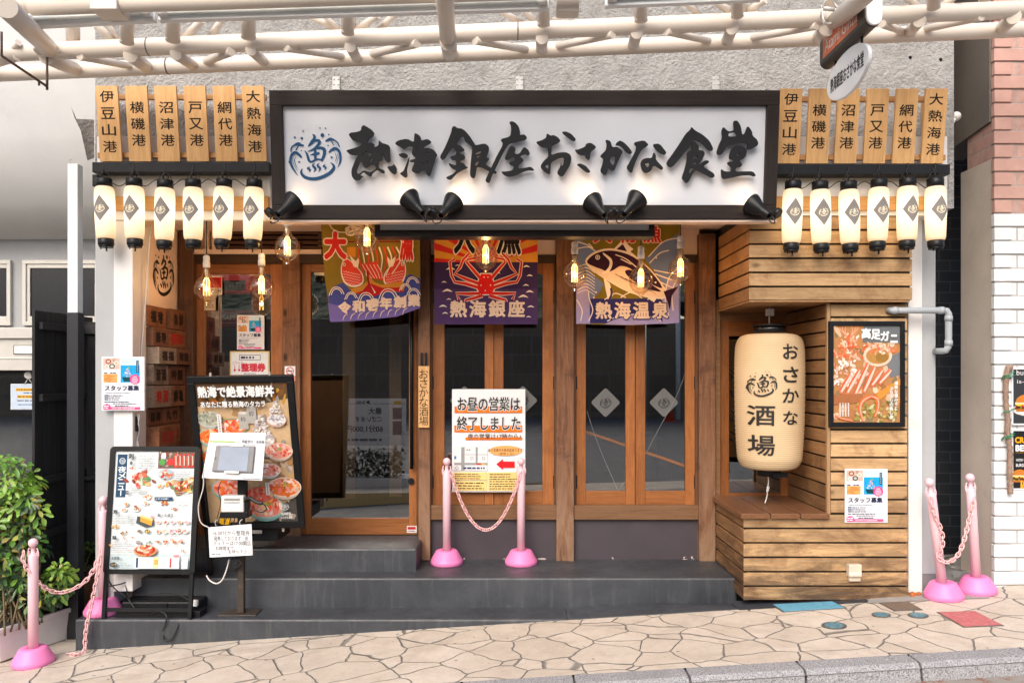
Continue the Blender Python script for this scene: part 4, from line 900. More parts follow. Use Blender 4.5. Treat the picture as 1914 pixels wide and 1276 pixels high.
b = MB(); e = c0+Vector((-.015, -.02, -.05)); b.tube(cat([e, e+Vector((.002, 0, -.05)), e+Vector((-.012, -.01, -.1)), e+Vector((-.006, 0, -.13)), e+Vector((-.022, 0, -.19))], 5), .004, 6); b.tube(cat([e+Vector((-.01, 0, -.08)), e+Vector((.005, 0, -.075)), e+Vector((-.004, 0, -.11))], 4), .005, 6); b.build('pull_string', mat('white_string', (.75, .73, .7), .7), BL_)
a = Art(kl, 1438, 876); a.dz = 1e-4; INK = (.018, .014, .012)
for ch_, v0, v1, w in (('お', 645, 672, 31), ('さ', 686, 714, 31), ('か', 725, 750, 33), ('な', 765, 790, 30)): a.text(ch_, 1457-w/2, v0, 1457+w/2, v1, INK, .014)
a.text('酒', 1385, 755, 1428, 792, INK, .014); a.text('場', 1385, 809, 1428, 846, INK, .014); a.emblem(1408, 717, 46, INK, 1.1)
def wr(c):
    th = c.x/R; th = math.asin(max(-.98, min(.98, th))); rr = rad(c.z)+.0022-c.y; return Vector((rr*math.sin(th), -rr*math.cos(th), c.z))
a.build('lettering', mat('lantern_ink', INK, .6), BL_, warp=wr, cut=([i*R/9 for i in range(-9, 10)], [i*Hh/14 for i in range(15)]))
b = MB(); b.box(c0.x-.006, c0.x+.006, c0.y-.0, c0.y+.01, c0.z+.1, c0.z+.2); 

# ---------------------------------------------------------------- posters
FOOD = [hx(x) for x in ('e8562a', 'f07a3a', 'd83a22', 'f4a05a', 'f6c9a8', 'f2e2d2', 'c8402c', 'ee9a72', 'e06a50')]
def bowl(a, u, v, r, pal, rim=hx('8fb5ae'), n=46, side=True, garnish=None):
    if side: a.poly([(u-r, v)]+[(u-r*math.cos(t*math.pi/8)*.96, v+r*.78*math.sin(t*math.pi/8)) for t in range(1, 8)]+[(u+r, v)], vary(tuple(x*.8 for x in rim), .1))
    a.ell(u, v, r, r*.62, rim, 22); a.ell(u, v, r*.92, r*.54, pal[0], 22)
    for i in range(n):
        t = random.uniform(0, 6.28); q = math.sqrt(random.random()); x, y = u+r*.86*q*math.cos(t), v+r*.48*q*math.sin(t)-r*.28*(1-q)
        a.blob(x, y, r*random.uniform(.08, .22), r*random.uniform(.05, .13), vary(random.choice(pal), .22))
    if garnish:
        for i in range(14): a.blob(u+r*random.gauss(.1, .1), v-r*.2+r*random.gauss(0, .08), r*.06, r*.035, vary(garnish, .3))
def mound(a, u, v, w, h, pal, n=70):
    for i in range(n):
        t = random.random(); x = u+random.uniform(-1, 1)*w*(1-t)**.7; a.blob(x, v-t*h, w*random.uniform(.08, .2), w*random.uniform(.03, .08), vary(random.choice(pal), .15))
def staff_poster(u0, v0, u1, v1, Y, label):
    """recruitment bill: photo squares, blue picture of a heaped bowl, heading, small print, pink strip; drawn on a 90 x 113 grid"""
    t = thing('staff_poster', P((u0+u1)/2, v1, Y), label, 'poster', 'staff recruitment posters')
    k = S(Y)*90/(u1-u0); a = Art(k, 45, 113)
    a.rect(0, 0, 90, 113, (.80, .81, .85)); a.rect(3.5, 3, 38, 26, hx('d9b7a8'))
    for u, v, r, c in ((14, 10, 6, '8a4030'), (31, 13, 5, 'e8e2d8'), (11, 21, 5, 'efe8e8'), (22, 20, 6, '3c4648'), (26, 7, 3, '556058')):
        a.ell(u, v, r, r*.85, hx(c), 14); a.ell(u, v, r*.62, r*.5, vary(hx('e0b8a0' if c != '3c4648' else 'c8ccc8'), .2), 12)
    for u, w in ((5, 7), (18, 5), (24, 6)): a.rect(u, 33, u+w, 35.5, hx('4a5068'))
    a.rect(4, 36, 33, 54, hx('e8a860'))
    for i in range(8): a.rect(4+random.uniform(0, 8), 38+i*2, 18+random.uniform(0, 14), 39+i*2, hx('b4713a'))
    a.rect(40, 3, 80, 19, hx('c9e3f6')); a.rect(40, 18, 80, 54, hx('1ba4e0'))
    a.poly([(43, 43), (66, 43), (62, 52), (47, 52)], hx('16464e')); mound(a, 55, 42, 10, 18, [hx(x) for x in ('f0a088', 'f6d0c0', 'e87858', 'f8e8e4')], 40); a.blob(57, 23, 3, 1.5, hx('88a850'))
    a.rect(73, 8, 78, 33, hx('283448')); 
    for i in range(6): a.rect(74.5, 10+i*3.7, 76.5, 12.5+i*3.7, hx('a8b8c8'))
    star = []
    for i in range(36): r = 11 if i % 2 else 9.8; star.append((70+r*math.cos(i*math.pi/18), 47.5+r*math.sin(i*math.pi/18)))
    a.poly(star, hx('e0508c'))
    for i, w in ((0, 8), (1, 12), (2, 14), (3, 10)): a.rect(70-w/2, 41+i*4, 70+w/2, 43.2+i*4, hx('f6c6da'))
    a.text('スタッフ募集', 7, 60, 79, 71.5, hx('2c3450'), .03)
    a.lines(8, 75, 74, 77.5, 1, hx('70788c')); a.lines(6, 79.5, 46, 92, 3, hx('60687c')); a.rect(7, 80, 14, 82.5, hx('3c4468')); a.rect(7, 84.3, 14, 86.8, hx('3c4468')); a.rect(7, 88.6, 14, 91, hx('3c4468'))
    a.lines(6, 92.5, 80, 97, 1, hx('60687c')); a.lines(24, 97, 74, 100.5, 1, hx('60687c')); a.lines(28, 101.5, 60, 105, 1, hx('444a60'), .6)
    a.rect(4, 105.5, 81, 111, hx('e0588c')); a.ell(11, 105, 8, 6, hx('e0508c')); a.lines(5, 101.5, 17, 109.5, 2, hx('fbe0ea'), .6); a.lines(22, 107, 76, 110, 1, hx('fbe0ea'), .6)
    p = MB(); p.box(-45/k, 45/k, 0, .0015, 0, 113/k); Z = t.location; p.v = [(x+Z.x, y+Z.y, z+Z.z) for x, y, z in p.v]; p.build('sheet', M_paper, t)
    a.build('print', M_print, t, tuple(Z)); return t
staff_poster(190, 657, 270, 767, -.665, 'recruitment poster taped across the white pillar left of the entrance')
staff_poster(443, 583, 494, 653, .165, 'recruitment poster stuck on the glass under the filament bulbs')
staff_poster(1579, 866, 1659, 976, -.736, 'recruitment poster fixed on the cedar slats under the crab poster')

cp = thing('crab_poster', P(1622, 797, -.755), 'black framed food poster of boiled crab on the cedar bay', 'poster')
f = MB(); f.pbox(1551, 1692, 600, 608, -.765, .03); f.pbox(1551, 1692, 789, 797.5, -.765, .03); f.pbox(1551, 1558.5, 608, 789, -.765, .03); f.pbox(1684, 1692, 608, 789, -.765, .03); f.build('frame', M_black, cp, .002)
a = Art(S(-.75), 1622, 797); a.dz = 2e-5; a.rect(1557, 606, 1686, 791, hx('b98352'))
for i in range(60): a.blob(random.uniform(1560, 1683), random.uniform(612, 786), random.uniform(6, 14), random.uniform(3, 8), vary(random.choice([hx(x) for x in ('c98d55', 'a8744a', 'd8b090', '8a7a58', 'e0c0a8')]), .15))
a.poly([(1615, 606), (1686, 606), (1686, 642), (1660, 640), (1612, 640)], hx('6d7274')); a.poly([(1655, 670), (1686, 655), (1686, 700), (1664, 706)], hx('777a7e'))
CR = [hx(x) for x in ('f08058', 'f4a080', 'e8603c', 'f8c0a0', 'ee7448', 'fbd8c4')]
for i in range(95):   # crab shell and claws, top left
    t = random.random(); a.blob(1586+random.gauss(0, 9)*(.6+t), 625+t*48, random.uniform(2, 6), random.uniform(1.2, 2.6), vary(random.choice(CR), .12))
for s_ in (-1, 1):
    for i in range(3): a.stroke([(1586+s_*4, 628, 2), (1586+s_*(7+i*5), 616-i, 1.4), (1586+s_*(4+i*6), 608+i*3, .8)], hx('f4a888'))
a.ell(1640, 664, 27, 21, hx('f0c8b0')); a.ell(1640, 665, 22, 15, hx('b8874a')); a.ell(1648, 668, 12, 9, hx('9c7438'))
for i in range(60): a.blob(random.uniform(1558, 1600), random.uniform(672, 722), random.uniform(2, 6), random.uniform(1, 3), vary(random.choice([hx(x) for x in ('f4d8c8', 'f8e8e0', 'e8a890', 'f0c0a8')]), .1))
for i in range(34): a.blob(random.uniform(1612, 1676), random.uniform(642, 660), random.uniform(2, 6), random.uniform(1, 2.6), vary(random.choice(CR), .1))
for (x0, y0, x1, y1) in ((1582, 736, 1606, 690), (1597, 738, 1622, 678), (1613, 734, 1634, 684), (1628, 722, 1648, 690), (1642, 718, 1664, 690), (1570, 735, 1588, 700)):
    a.stroke([(x0, y0, 7), ((x0+x1)/2, (y0+y1)/2, 9), (x1, y1, 6)], hx('e07858')); a.stroke([(x0+2, y0-3, 3), ((x0+x1)/2+1.5, (y0+y1)/2, 4.5), (x1+1, y1+2, 2.5)], hx('f8c8b8')); a.stroke([(x0-2.5, y0-3, 1.4), ((x0+x1)/2-3, (y0+y1)/2, 1.6), (x1-2, y1+3, 1)], hx('c85030'))
a.poly([(1557, 738), (1612, 735), (1612, 752), (1557, 756)], hx('a86a44')); a.poly([(1636, 735), (1686, 705), (1686, 716), (1642, 748)], hx('d09040'))
for i in range(70): a.blob(random.uniform(1600, 1676), random.uniform(748, 788), random.uniform(2, 6), random.uniform(1, 3.5), vary(random.choice([hx(x) for x in ('8a8440', 'a89850', '6e7038', 'b8a868', 'd8c8a0')]), .2))
for L in ([(1612, 786, 4), (1606, 764, 7), (1612, 748, 8), (1626, 740, 7)], [(1634, 778, 5), (1640, 760, 6), (1638, 745, 7), (1626, 740, 6)], [(1560, 776, 4), (1574, 782, 4), (1592, 786, 3)]): a.stroke(L, hx('e0683c')); a.stroke([(p[0]+1, p[1], p[2]*.4) for p in L], hx('f4a888'))
for i, (ch_, u, v, s_) in enumerate((('高', 1618, 624, 18), ('足', 1636, 626, 18), ('ガ', 1653, 629, 17), ('ニ', 1670, 634, 14))): a.text(ch_, u-s_/2, v-s_/2-2, u+s_/2, v+s_/2, (.85, .85, .86), .05, False, hx('50565a'), .03)
a.column('濃厚な蟹みそと', 1674, 712, 766, 7, (.85, .85, .83), .03); a.column('ぷりぷりの蒸し身', 1665, 722, 782, 7, (.85, .85, .83), .03)
for i in range(4): 
    for j in range(9): a.rect(1568+i*5.2, 753+j*2.8, 1570.6+i*5.2, 755.2+j*2.8, hx('e8e0d8'))
a.build('print', M_print, cp, tuple(P(1622, 797, -.75)))
o = MB(); o.pbox(1556, 1687, 605, 792, -.748, .008); o.build('backing', M_paper, cp)

# the "lunch is over" notice on the middle window
nt2 = thing('closed_notice', P(914, 919, .02), 'large white notice with bold black lettering on orange bars behind the pink posts', 'notice')
p = MB()
for i in range(12):
    xa, xb = 845+i*11.4, 845+(i+1)*11.4; f_ = lambda u: .03-.012*math.sin((u-845)/137*math.pi)
    A = [P(xa, 727, f_(xa)), P(xb, 727, f_(xb)), P(xb, 919, f_(xb)), P(xa, 919, f_(xa))]; p.hexa(A, [q+Vector((0, .002, 0)) for q in A])
p.build('sheet', M_paper, nt2)
a = Art(S(.02), 914, 919); K = (.02, .02, .02); ORG = hx('f07a1e'); Wt = (.82, .82, .83)
a.rect(849.5, 759.5, 976, 771.5, ORG); a.rect(849, 795, 976, 807.5, ORG); a.rect(870, 817, 976, 822, ORG)
for t_, u0, v0, u1, v1 in (('お昼の営業は', 855, 742, 972, 768), ('終了しました', 854, 778, 973, 804)):
    a.text(t_, u0-1.5, v0-1.5, u1+1.5, v1+1.5, (.55, .55, .55), .075); a.text(t_, u0-.8, v0-.8, u1+.8, v1+.8, Wt, .06); a.text(t_, u0, v0, u1, v1, K, .022)
a.text('夜の営業は17時から♪', 874, 810, 974, 821, hx('55504c'), .01)
a.rect(848.5, 835, 911.5, 879, (.6, .6, .6)); a.rect(849, 835.5, 911, 878.5, Wt)
for q in ((862, 835.5, 868.5, 878.5), (849, 864.5, 911, 869), (889, 835.5, 893, 865)): a.rect(*q, hx('9c9c9c'))
a.rect(868, 848.5, 911, 850, hx('b0b0b0')); a.rect(890, 866, 899, 868.5, hx('d82020')); a.rect(901, 866, 906, 868.5, hx('e0c030'))
for u, v in ((882, 856), (904, 856), (854, 874)): a.ell(u, v, 3.2, 3.2, hx('80808a')); a.ell(u, v, 2.2, 2.2, Wt)
a.lines(866, 872, 909, 877, 1, hx('3a4a78'), .7); a.rect(849, 852, 853, 858, hx('4080c0')); a.lines(872, 838, 880, 843, 1, hx('606060'))
a.ell(945, 842, 31, 9.5, hx('f4b06a'), 24); a.text('また営業中の系列店あります！', 913, 838, 978, 844, K, .01); a.text('（徒歩１分）', 932, 845, 960, 850.5, K, .01)
a.poly([(927.5, 867), (940, 857.5), (940, 862), (962, 862), (962, 873.5), (940, 873.5), (940, 878)], hx('e8242c'))
a.rect(848.5, 882, 910.5, 896.5, hx('f4d488')); a.rect(848.5, 898, 910.5, 916.5, hx('f4d488')); a.rect(912.5, 882, 974, 916.5, hx('f4d488'))
a.lines(850, 884, 908, 896, 3, hx('5a4a30')); a.lines(850, 900, 908, 915, 3, hx('5a4a30')); a.lines(915, 884, 970, 915, 7, hx('5a4a30'))
a.build('print', M_print, nt2, tuple(P(914, 919, .013)), warp=lambda c: Vector((c.x, c.y+.012-.012*math.sin((c.x*S(.02)+69)/137*math.pi)-.002, c.z)), cut=([i*.05 for i in range(-6, 7)], []))

# queue ticket sign, no smoking sticker, stickers on the side light, name board on the post
q = thing('queue_sign', P(466, 700, .155), 'rounded white sign with red ticket lettering and down arrows', 'sign')
b = MB(); b.pbox(429, 504, 656, 702, .155, .012); b.build('board', mat('gold_edge_board', (.6, .47, .22), .4), q, .006)
a = Art(S(.154), 466, 700); a.rect(432, 659, 501, 700, (.76, .79, .8)); a.rect(447, 663, 487, 673, hx('404860')); a.rect(448, 664, 486, 672, (.76, .79, .8)); a.lines(450, 665, 484, 671, 1, hx('404860'), .7)
a.text('こちらで', 435, 675, 454, 681, hx('c04858')); a.text('整理券', 450, 678, 497, 695, hx('d88890'), .08); a.text('整理券', 451, 679, 496, 694, hx('c82c40'), .035)
for u in (439, 447): a.rect(u-.6, 682, u+.6, 692, hx('c82c40')); a.poly([(u-3, 690), (u+3, 690), (u, 695)], hx('c82c40'))
a.lines(456, 696.5, 490, 699.5, 1, hx('505868')); a.build('print', M_print, q, tuple(P(466, 700, .154)))
n = thing('no_smoking_sticker', P(542, 712, .117), 'small white and pink no smoking sticker on the aged post', 'sticker')
b = MB(); b.pbox(532, 552, 684, 712, .117, .002); b.build('sheet', M_paper, n)
a = Art(S(.116), 542, 712); a.rect(532, 702, 552, 712, hx('e09088')); a.ell(542, 693, 7.6, 7.6, hx('c87070'), 20); a.ell(542, 693, 5.8, 5.8, (.8, .8, .8), 20); a.rect(537, 692, 547, 694.4, hx('707070')); a.stroke([(537.5, 688.5, 1.6), (546.5, 697.5, 1.6)], hx('c87070'), smooth=False); a.lines(534, 704, 550, 710, 2, hx('f4e0dc')); a.build('print', M_print, n, tuple(P(542, 712, .116)))
s = thing('window_sticker', P(402, 551, .163), 'square red and white sticker low behind the leftmost filament bulb', 'sticker')
b = MB(); b.pbox(390, 415, 516, 551, .163, .002); b.build('sheet', M_paper, s)
a = Art(S(.162), 402, 551); a.rect(391, 518, 414, 538, hx('e02820')); a.rect(391, 538, 414, 550, (.75, .72, .7)); a.text('.COM', 393, 541, 412.5, 548, K, .01); a.poly([(398, 520), (412, 520), (410, 537)], hx('b81c18')); a.build('print', M_print, s, tuple(P(402, 551, .162)))
s = thing('window_sticker', P(393, 580, .163), 'small beige card stuck on the side glass under the red sticker', 'sticker')
b = MB(); b.pbox(382, 403, 552, 580, .163, .002); b.build('sheet', mat('beige_card', (.55, .45, .33), .6), s)
a = Art(S(.162), 393, 580); a.lines(384, 560, 400, 576, 4, hx('9a7a58')); a.build('print', M_print, s, tuple(P(393, 580, .162)))
n = thing('post_name_board', P(791.5, 799, -.03), 'narrow cedar name board with black vertical lettering hung on the post', 'sign')
b = MB(); b.pbox(782, 802.5, 684, 799, -.03, .014); b.build('board', M_plq, n, .002)
a = Art(S(-.031), 791.5, 799); a.column('おさかな酒場', 792, 690, 795, 17, (.05, .035, .02), .0); a.build('lettering', M_print, n, tuple(P(791.5, 799, -.031)))
b = MB(); b.pbox(786, 790, 659, 686, -.02, .012); b.pbox(794, 798, 659, 686, -.02, .012); b.build('hook', M_blackm, n, .001)
# red drinks fridge seen through the side light
fg = thing('drinks_fridge', P(432, 1000, .34), 'red bottle fridge standing indoors behind the side glass', 'fridge')
b = MB(); b.pbox(380, 486, 545, 612, .34, .5); b.pbox(380, 396, 612, 960, .35, .4); b.pbox(470, 486, 612, 960, .35, .4); b.pbox(380, 486, 960, 1000, .35, .4); b.build('cabinet', mat('red_enamel', (.62, .04, .045), .4), fg, .01)
b = MB(); b.pbox(396, 470, 612, 960, .5, .02); b.build('shelf_back', M_dark, fg)
b = MB(); b.pbox(380, 486, 512, 545, .345, .3); b.build('header_added_glow', emit('red_header_added_glow', (.55, .05, .05), .5, (.4, .03, .03)), fg, .006)  # header glow is added so the red shows through the dark glass
a = Art(S(.338), 432, 1000); a.text('SAPPORO', 393, 527, 456, 541, hx('d8c8b8'), .02); a.rect(390, 524, 459, 544, hx('a89080')); a.text('SAPPORO', 394, 528, 455, 540, hx('501818'), .02)
a.rect(382, 583, 484, 611, hx('a02030')); a.text('★ SAPPORO', 400, 587, 470, 598, (.75, .6, .5), .012); a.lines(412, 601, 455, 605, 1, hx('d0a8a0')); a.build('lettering', M_print, fg, tuple(P(432, 1000, .338)))
b = MB(); b.pbox(396, 470, 550, 580, .336, .003); b.build('top_window', M_dark, fg)

# wooden box boards covering the left recess wall
xr_ = -2.604
BWS = [wood('red_brown_box_wood', (.24, .085, .04), (.42, .18, .08), 'y', .65, stain=(.07, .03, .02), stain_at=(.5, .65)), wood('grey_box_wood', (.28, .2, .14), (.45, .34, .25), 'y', .7, stain=(.08, .05, .04), stain_at=(.5, .65)), wood('dark_box_wood', (.15, .06, .03), (.28, .12, .06), 'y', .6)]
zt_, zb_ = ZV(570, -.42), .30
lay = []
z = zt_
for r_ in range(8):
    h = random.uniform(.125, .165); y = -.44
    for c_i in range(2):
        w = .30 if c_i == (r_ % 2) else .25
        lay.append((y, y+w-.006, z-h+.006, z, random.choice([.03, .07, .11]), r_, c_i)); y += w
    z -= h
rows = ['top', 'second', 'third', 'fourth', 'fifth', 'sixth', 'seventh', 'lowest']
KJ = '酒吟醸鮮魚海港丸宝福寿松竹梅鶴亀'
for (y0, y1, z0, z1, d, r_, c_i) in lay:
    t = thing('wooden_crate', (xr_, (y0+y1)/2, z0), 'weathered wooden box on the entrance side wall, %s row, %s column' % (rows[r_], ('outer', 'inner')[c_i]), 'crate', 'old wooden boxes on the entrance side wall')
    b = MB(); b.box(xr_, xr_+d, y0, y1, z0, z1); b.build('box_body', random.choice([BWS[0], BWS[0], BWS[1], BWS[2]]), t, .004)
    a = Art(1000, 0, 0); w = (y1-y0)*1000; h = (z1-z0)*1000; colr = random.choice([(.02, .014, .01), (.03, .015, .01), (.5, .03, .02), (.55, .04, .02)])
    g0 = random.choice(KJ)+random.choice(KJ)
    for q, ch_ in enumerate(g0): a.text(ch_, -w*.36+q*w*.36, -h*.8, -w*.04+q*w*.36, -h*.2, colr, .05)
    o = a.build('box_stencil', M_print, t); o.rotation_euler.z = math.radians(90); o.location = (d, 0, (z1-z0)*0)
# emblem on the recess wall above
a = Art(250, 0, 0); a.emblem(0, 0, 88, (.02, .014, .012), 1.2)
o = a.build('wall_emblem', M_print, B); o.rotation_euler.z = math.radians(90); o.location = Vector((-2.604, -.12, ZV(510, -.12)))-B.location
# white cord and plug hanging by the pillar
t = MB(); t.tube(cat([P(282, 420, -.5), P(275, 520, -.5), P(266, 640, -.52), P(257, 770, -.55), P(250, 800, -.55)], 6), .005, 6)
tag(t.build('hanging_cord', mat('white_cable', (.72, .68, .64), .5)), 'thin white cable running down beside the white pillar', 'cable')
g = thing('timer_plug', P(248, 800, -.58), 'black plug with tangled white leads hanging by the pillar', 'plug')
b = MB(); b.pbox(241, 256, 778, 806, -.6, .04); b.build('plug_body', M_black, g, .004)
b = MB()
for i in range(5): b.tube(cat([P(246+i*2, 768, -.57), P(243+random.uniform(0, 18), 775, -.6), P(250+random.uniform(-4, 12), 810, -.57), P(252+random.uniform(-6, 8), 832, -.58), P(250+random.uniform(-4, 8), 850, -.56)], 5), .004, 6)
b.build('lead', MATS['white_cable'], g)
# ---------------------------------------------------------------- A-frame menu board
AB = thing('menu_board', (0, 0, 0), 'black A-frame board with a white illustrated evening menu', 'menu board')
ka = 282.; w2 = 87/ka; hb = 240/ka; z0 = 82/ka
f = MB()
def rrect(x0, x1, z0_, z1, r, n=5):
    pts = []
    for cx_, cz, a0 in ((x1-r, z1-r, 0), (x0+r, z1-r, 90), (x0+r, z0_+r, 180), (x1-r, z0_+r, 270)):
        for i in range(n+1): a = math.radians(a0+90*i/n); pts.append((cx_+r*math.cos(a), cz+r*math.sin(a)))
    return pts
o_, i_ = rrect(-w2, w2, z0, z0+hb, .03), rrect(-w2+.035, w2-.035, z0+.032, z0+hb-.032, .006); n = len(o_)
vs = [(x, -.012, z) for x, z in o_]+[(x, -.012, z) for x, z in i_]+[(x, .015, z) for x, z in o_]+[(x, .002, z) for x, z in i_]
f.add(vs, [(k, (k+1) % n, n+(k+1) % n, n+k) for k in range(n)]+[(k, (k+1) % n, 2*n+(k+1) % n, 2*n+k) for k in range(n)]+[(n+k, n+(k+1) % n, 3*n+(k+1) % n, 3*n+k) for k in range(n)])
f.build('frame', M_blackm, AB)
b = MB(); b.box(-w2+.03, w2-.03, 0, .01, z0+.03, z0+hb-.03); b.build('panel', M_paper, AB)
for sgn in (-1, 1):
    l = MB(); x = sgn*(w2-.02); l.box(x-.013, x+.013, -.012, .012, 0, z0+.02); l.build('leg', M_blackm, AB, .003)
    l = MB(); l.hexa([(x-.013, .03, z0+hb-.1), (x+.013, .03, z0+hb-.1), (x+.013, .05, z0+hb-.1), (x-.013, .05, z0+hb-.1)], [(x-.013, .40, 0), (x+.013, .40, 0), (x+.013, .42, 0), (x-.013, .42, 0)]); l.build('leg', M_blackm, AB)
l = MB(); l.box(-w2+.03, w2-.03, -.006, .006, .045, .07); l.build('leg_brace', M_blackm, AB)
a = Art(ka, 87, 240+82); U = lambda zx: (zx-100)/3.357+10; V = lambda zy: (zy-118)/3.357      # from the enlarged photo
x0, x1 = 10.5, 163.5; a.rect(x0, 9, x1, 231, (.72, .77, .78)); a.rect(x0, 203, x1, 231, hx('c3d3d6')); NV = hx('2c4a66')
a.rect(14, 15, 33, 97, NV); a.ell(23.5, 28, 6, 6, hx('d8e4ea')); a.ell(23.5, 28, 4.8, 4.8, NV); a.emblem(23.5, 28, 8, hx('d8e4ea'), 1.2)
for i, ch_ in enumerate('夜メニュー'): 
    if ch_ == 'ー': a.rect(23, 84, 25, 94, hx('e4eef2'))
    else: a.text(ch_, 16+(i > 1)*2, 38+i*12.5-(i > 1)*1, 32-(i > 1)*2, 50+i*11.5-(i > 1)*1.5, hx('e4eef2'), .02)
a.rect(93, 9, x1, 42, hx('7a6058'))
for i in range(80): a.blob(random.uniform(95, 162), random.uniform(11, 40), random.uniform(1.5, 4), random.uniform(1, 2.4), vary(random.choice([hx(x) for x in ('8a8078', '5a4a44', '54804c', 'c8b8a8', 'a83830', '705850')]), .2))
a.ell(101, 30, 6, 6, hx('58a050')); a.ell(117, 30, 6.5, 6.5, hx('d83c3c')); a.text('揚', 98, 12, 108, 24, (.8, .8, .8), .05)
for i in range(5): a.stroke([(127+i*8, 14, 4), (127+i*8, 26, 6), (128+i*8, 40, 5)], vary(hx('d84038'), .2)); a.stroke([(127+i*8, 18, 2), (128+i*8, 36, 2)], hx('f0c8b8'))
def dish(u, v, r, pal, plate=None, n=16):
    if plate: a.ell(u, v, r*1.1, r*.75, plate, 14)
    for i in range(n): a.blob(u+random.gauss(0, r*.42), v+random.gauss(0, r*.24), r*random.uniform(.14, .34), r*random.uniform(.1, .2), vary(random.choice(pal), .25))
RD = [hx(x) for x in ('c84838', 'e07858', 'e8b090', '8a4030', 'f0d8c8')]; GR = [hx(x) for x in ('5a8a58', '86a878', 'a8483c', 'e0a070')]; BR = [hx(x) for x in ('b8742c', 'd89a40', '8a5028', 'e8c890')]
dish(43, 42, 6, RD, hx('e8e4e0')); dish(60, 63, 22, RD+GR, None, 60); dish(56, 58, 10, [hx('d04048')], None, 10); dish(72, 62, 10, [hx('4c8a58'), hx('6fa070')], None, 16)
dish(110, 53, 14, RD, hx('a8b8c0'), 22); dish(100, 76, 6, BR, hx('d0c8c0')); dish(113, 74, 6, RD+GR); dish(140, 77, 24, GR+BR, None, 50); a.poly([(118, 75), (160, 70), (160, 80), (124, 82)], hx('6a8a64')); dish(142, 76, 20, BR+RD, None, 40)
for q in ((77, 96, 7), (36, 110, 6), (56, 118, 8), (75, 108, 5), (34, 120, 5)): dish(*q, RD+GR+BR, hx('e8e4dc'))
dish(111, 106, 9, BR+RD, None, 18); dish(131, 118, 6, RD); a.rect(91, 96, 126, 102.5, NV); a.lines(93, 97.5, 124, 101, 1, hx('d0dce4'))
a.poly([(60, 132), (92, 138), (92, 150), (76, 153), (58, 145)], hx('4a5254')); a.poly([(66, 130), (90, 137), (88, 150), (66, 142)], hx('d8a040')); a.poly([(66, 130), (90, 137), (89, 141), (66, 134)], hx('ecc878')); dish(89, 133, 5, [hx('e8a0a0')])
for i in range(5): dish(101+i*13.5, 143, 5, [RD, RD, [hx('e89090')], GR, [hx('e8a0a8')]][i], hx('e4dcd8')); dish(101+i*13, 160, 6, [RD, [hx('f0b898')], [hx('e8909c')], [hx('5c7c70'), hx('d86048')], RD][i], hx('e4dcd8'))
dish(66, 160, 4, GR, hx('707c80')); dish(81, 160, 5, BR, hx('5a7a50')); dish(19, 152, 8, BR+[hx('505048')]); dish(36, 163, 7, BR+[hx('c8d0c8')]); dish(54, 172, 4, GR); dish(66, 181, 5, GR, hx('88a0b0')); dish(86, 181, 5, [hx('5a8068')])
for i in range(4): dish(103+i*14, 179, 7, RD+BR, None, 14)
a.ell(80, 196, 22, 11, hx('c88858')); a.ell(80, 195, 19, 8.5, hx('a03c28')); dish(80, 194, 17, RD+[hx('f0d0b8')], None, 34); dish(153, 196, 5, [hx('e0884c')]); dish(14, 186, 5, [hx('e8a868')]); dish(40, 173, 4, RD)
for t_, u, v, s_ in (('刺', 43, 19, 11), ('身', 44, 32, 7), ('菜', 39, 88, 8), ('寿', 19, 124, 9), ('鍋', 20, 172, 8)): a.text(t_, u-s_/2, v-s_/2, u+s_/2, v+s_/2, hx('343c40'), .03)
a.text('鮨・お造り', 100, 127, 130, 133, hx('343c40'), .02); a.text('お飲物', 17, 207, 32, 213, hx('343c40'), .02); dish(21, 222, 6, [hx('505850'), hx('c0a870')], hx('404848'))
for q in ((58, 17, 90, 48, 7), (125, 47, 160, 66, 5), (90, 63, 125, 68, 2), (40, 75, 80, 88, 4), (14, 128, 55, 146, 6), (44, 128, 56, 150, 6), (100, 149, 160, 153, 1), (100, 166, 160, 170, 1), (14, 176, 60, 200, 7), (100, 186, 160, 188, 1), (110, 196, 146, 199, 1), (60, 84, 88, 92, 3), (130, 104, 160, 112, 3), (130, 85, 160, 92, 2)): a.lines(*q, hx('a9b0b2'), .3)
a.rect(62, 208, 146, 229, hx('e6ecec')); a.rect(150, 208, 162, 229, hx('e0e4e0')); a.rect(64, 209, 68, 227, NV); a.rect(96, 208, 107, 228, hx('f0dc9c')); a.text('酒', 97, 212, 106, 222, hx('c89838'), .03); a.lines(72, 211, 94, 226, 5, hx('98a4a8'), .3); a.lines(112, 208, 160, 227, 6, hx('98a4a8'), .3); a.ell(140, 206, 6, 2.4, hx('e88890')); a.rect(128, 210, 131, 227, hx('b84040'))
a.lines(30, 218, 55, 224, 2, hx('98a4a8'), .3)
a.build('print', M_print, AB, (0, 0, 0))
AB.location = (XU(283, -.70), -.765, ZL); AB.rotation_euler = (math.radians(-6.5), 0, math.radians(-1))

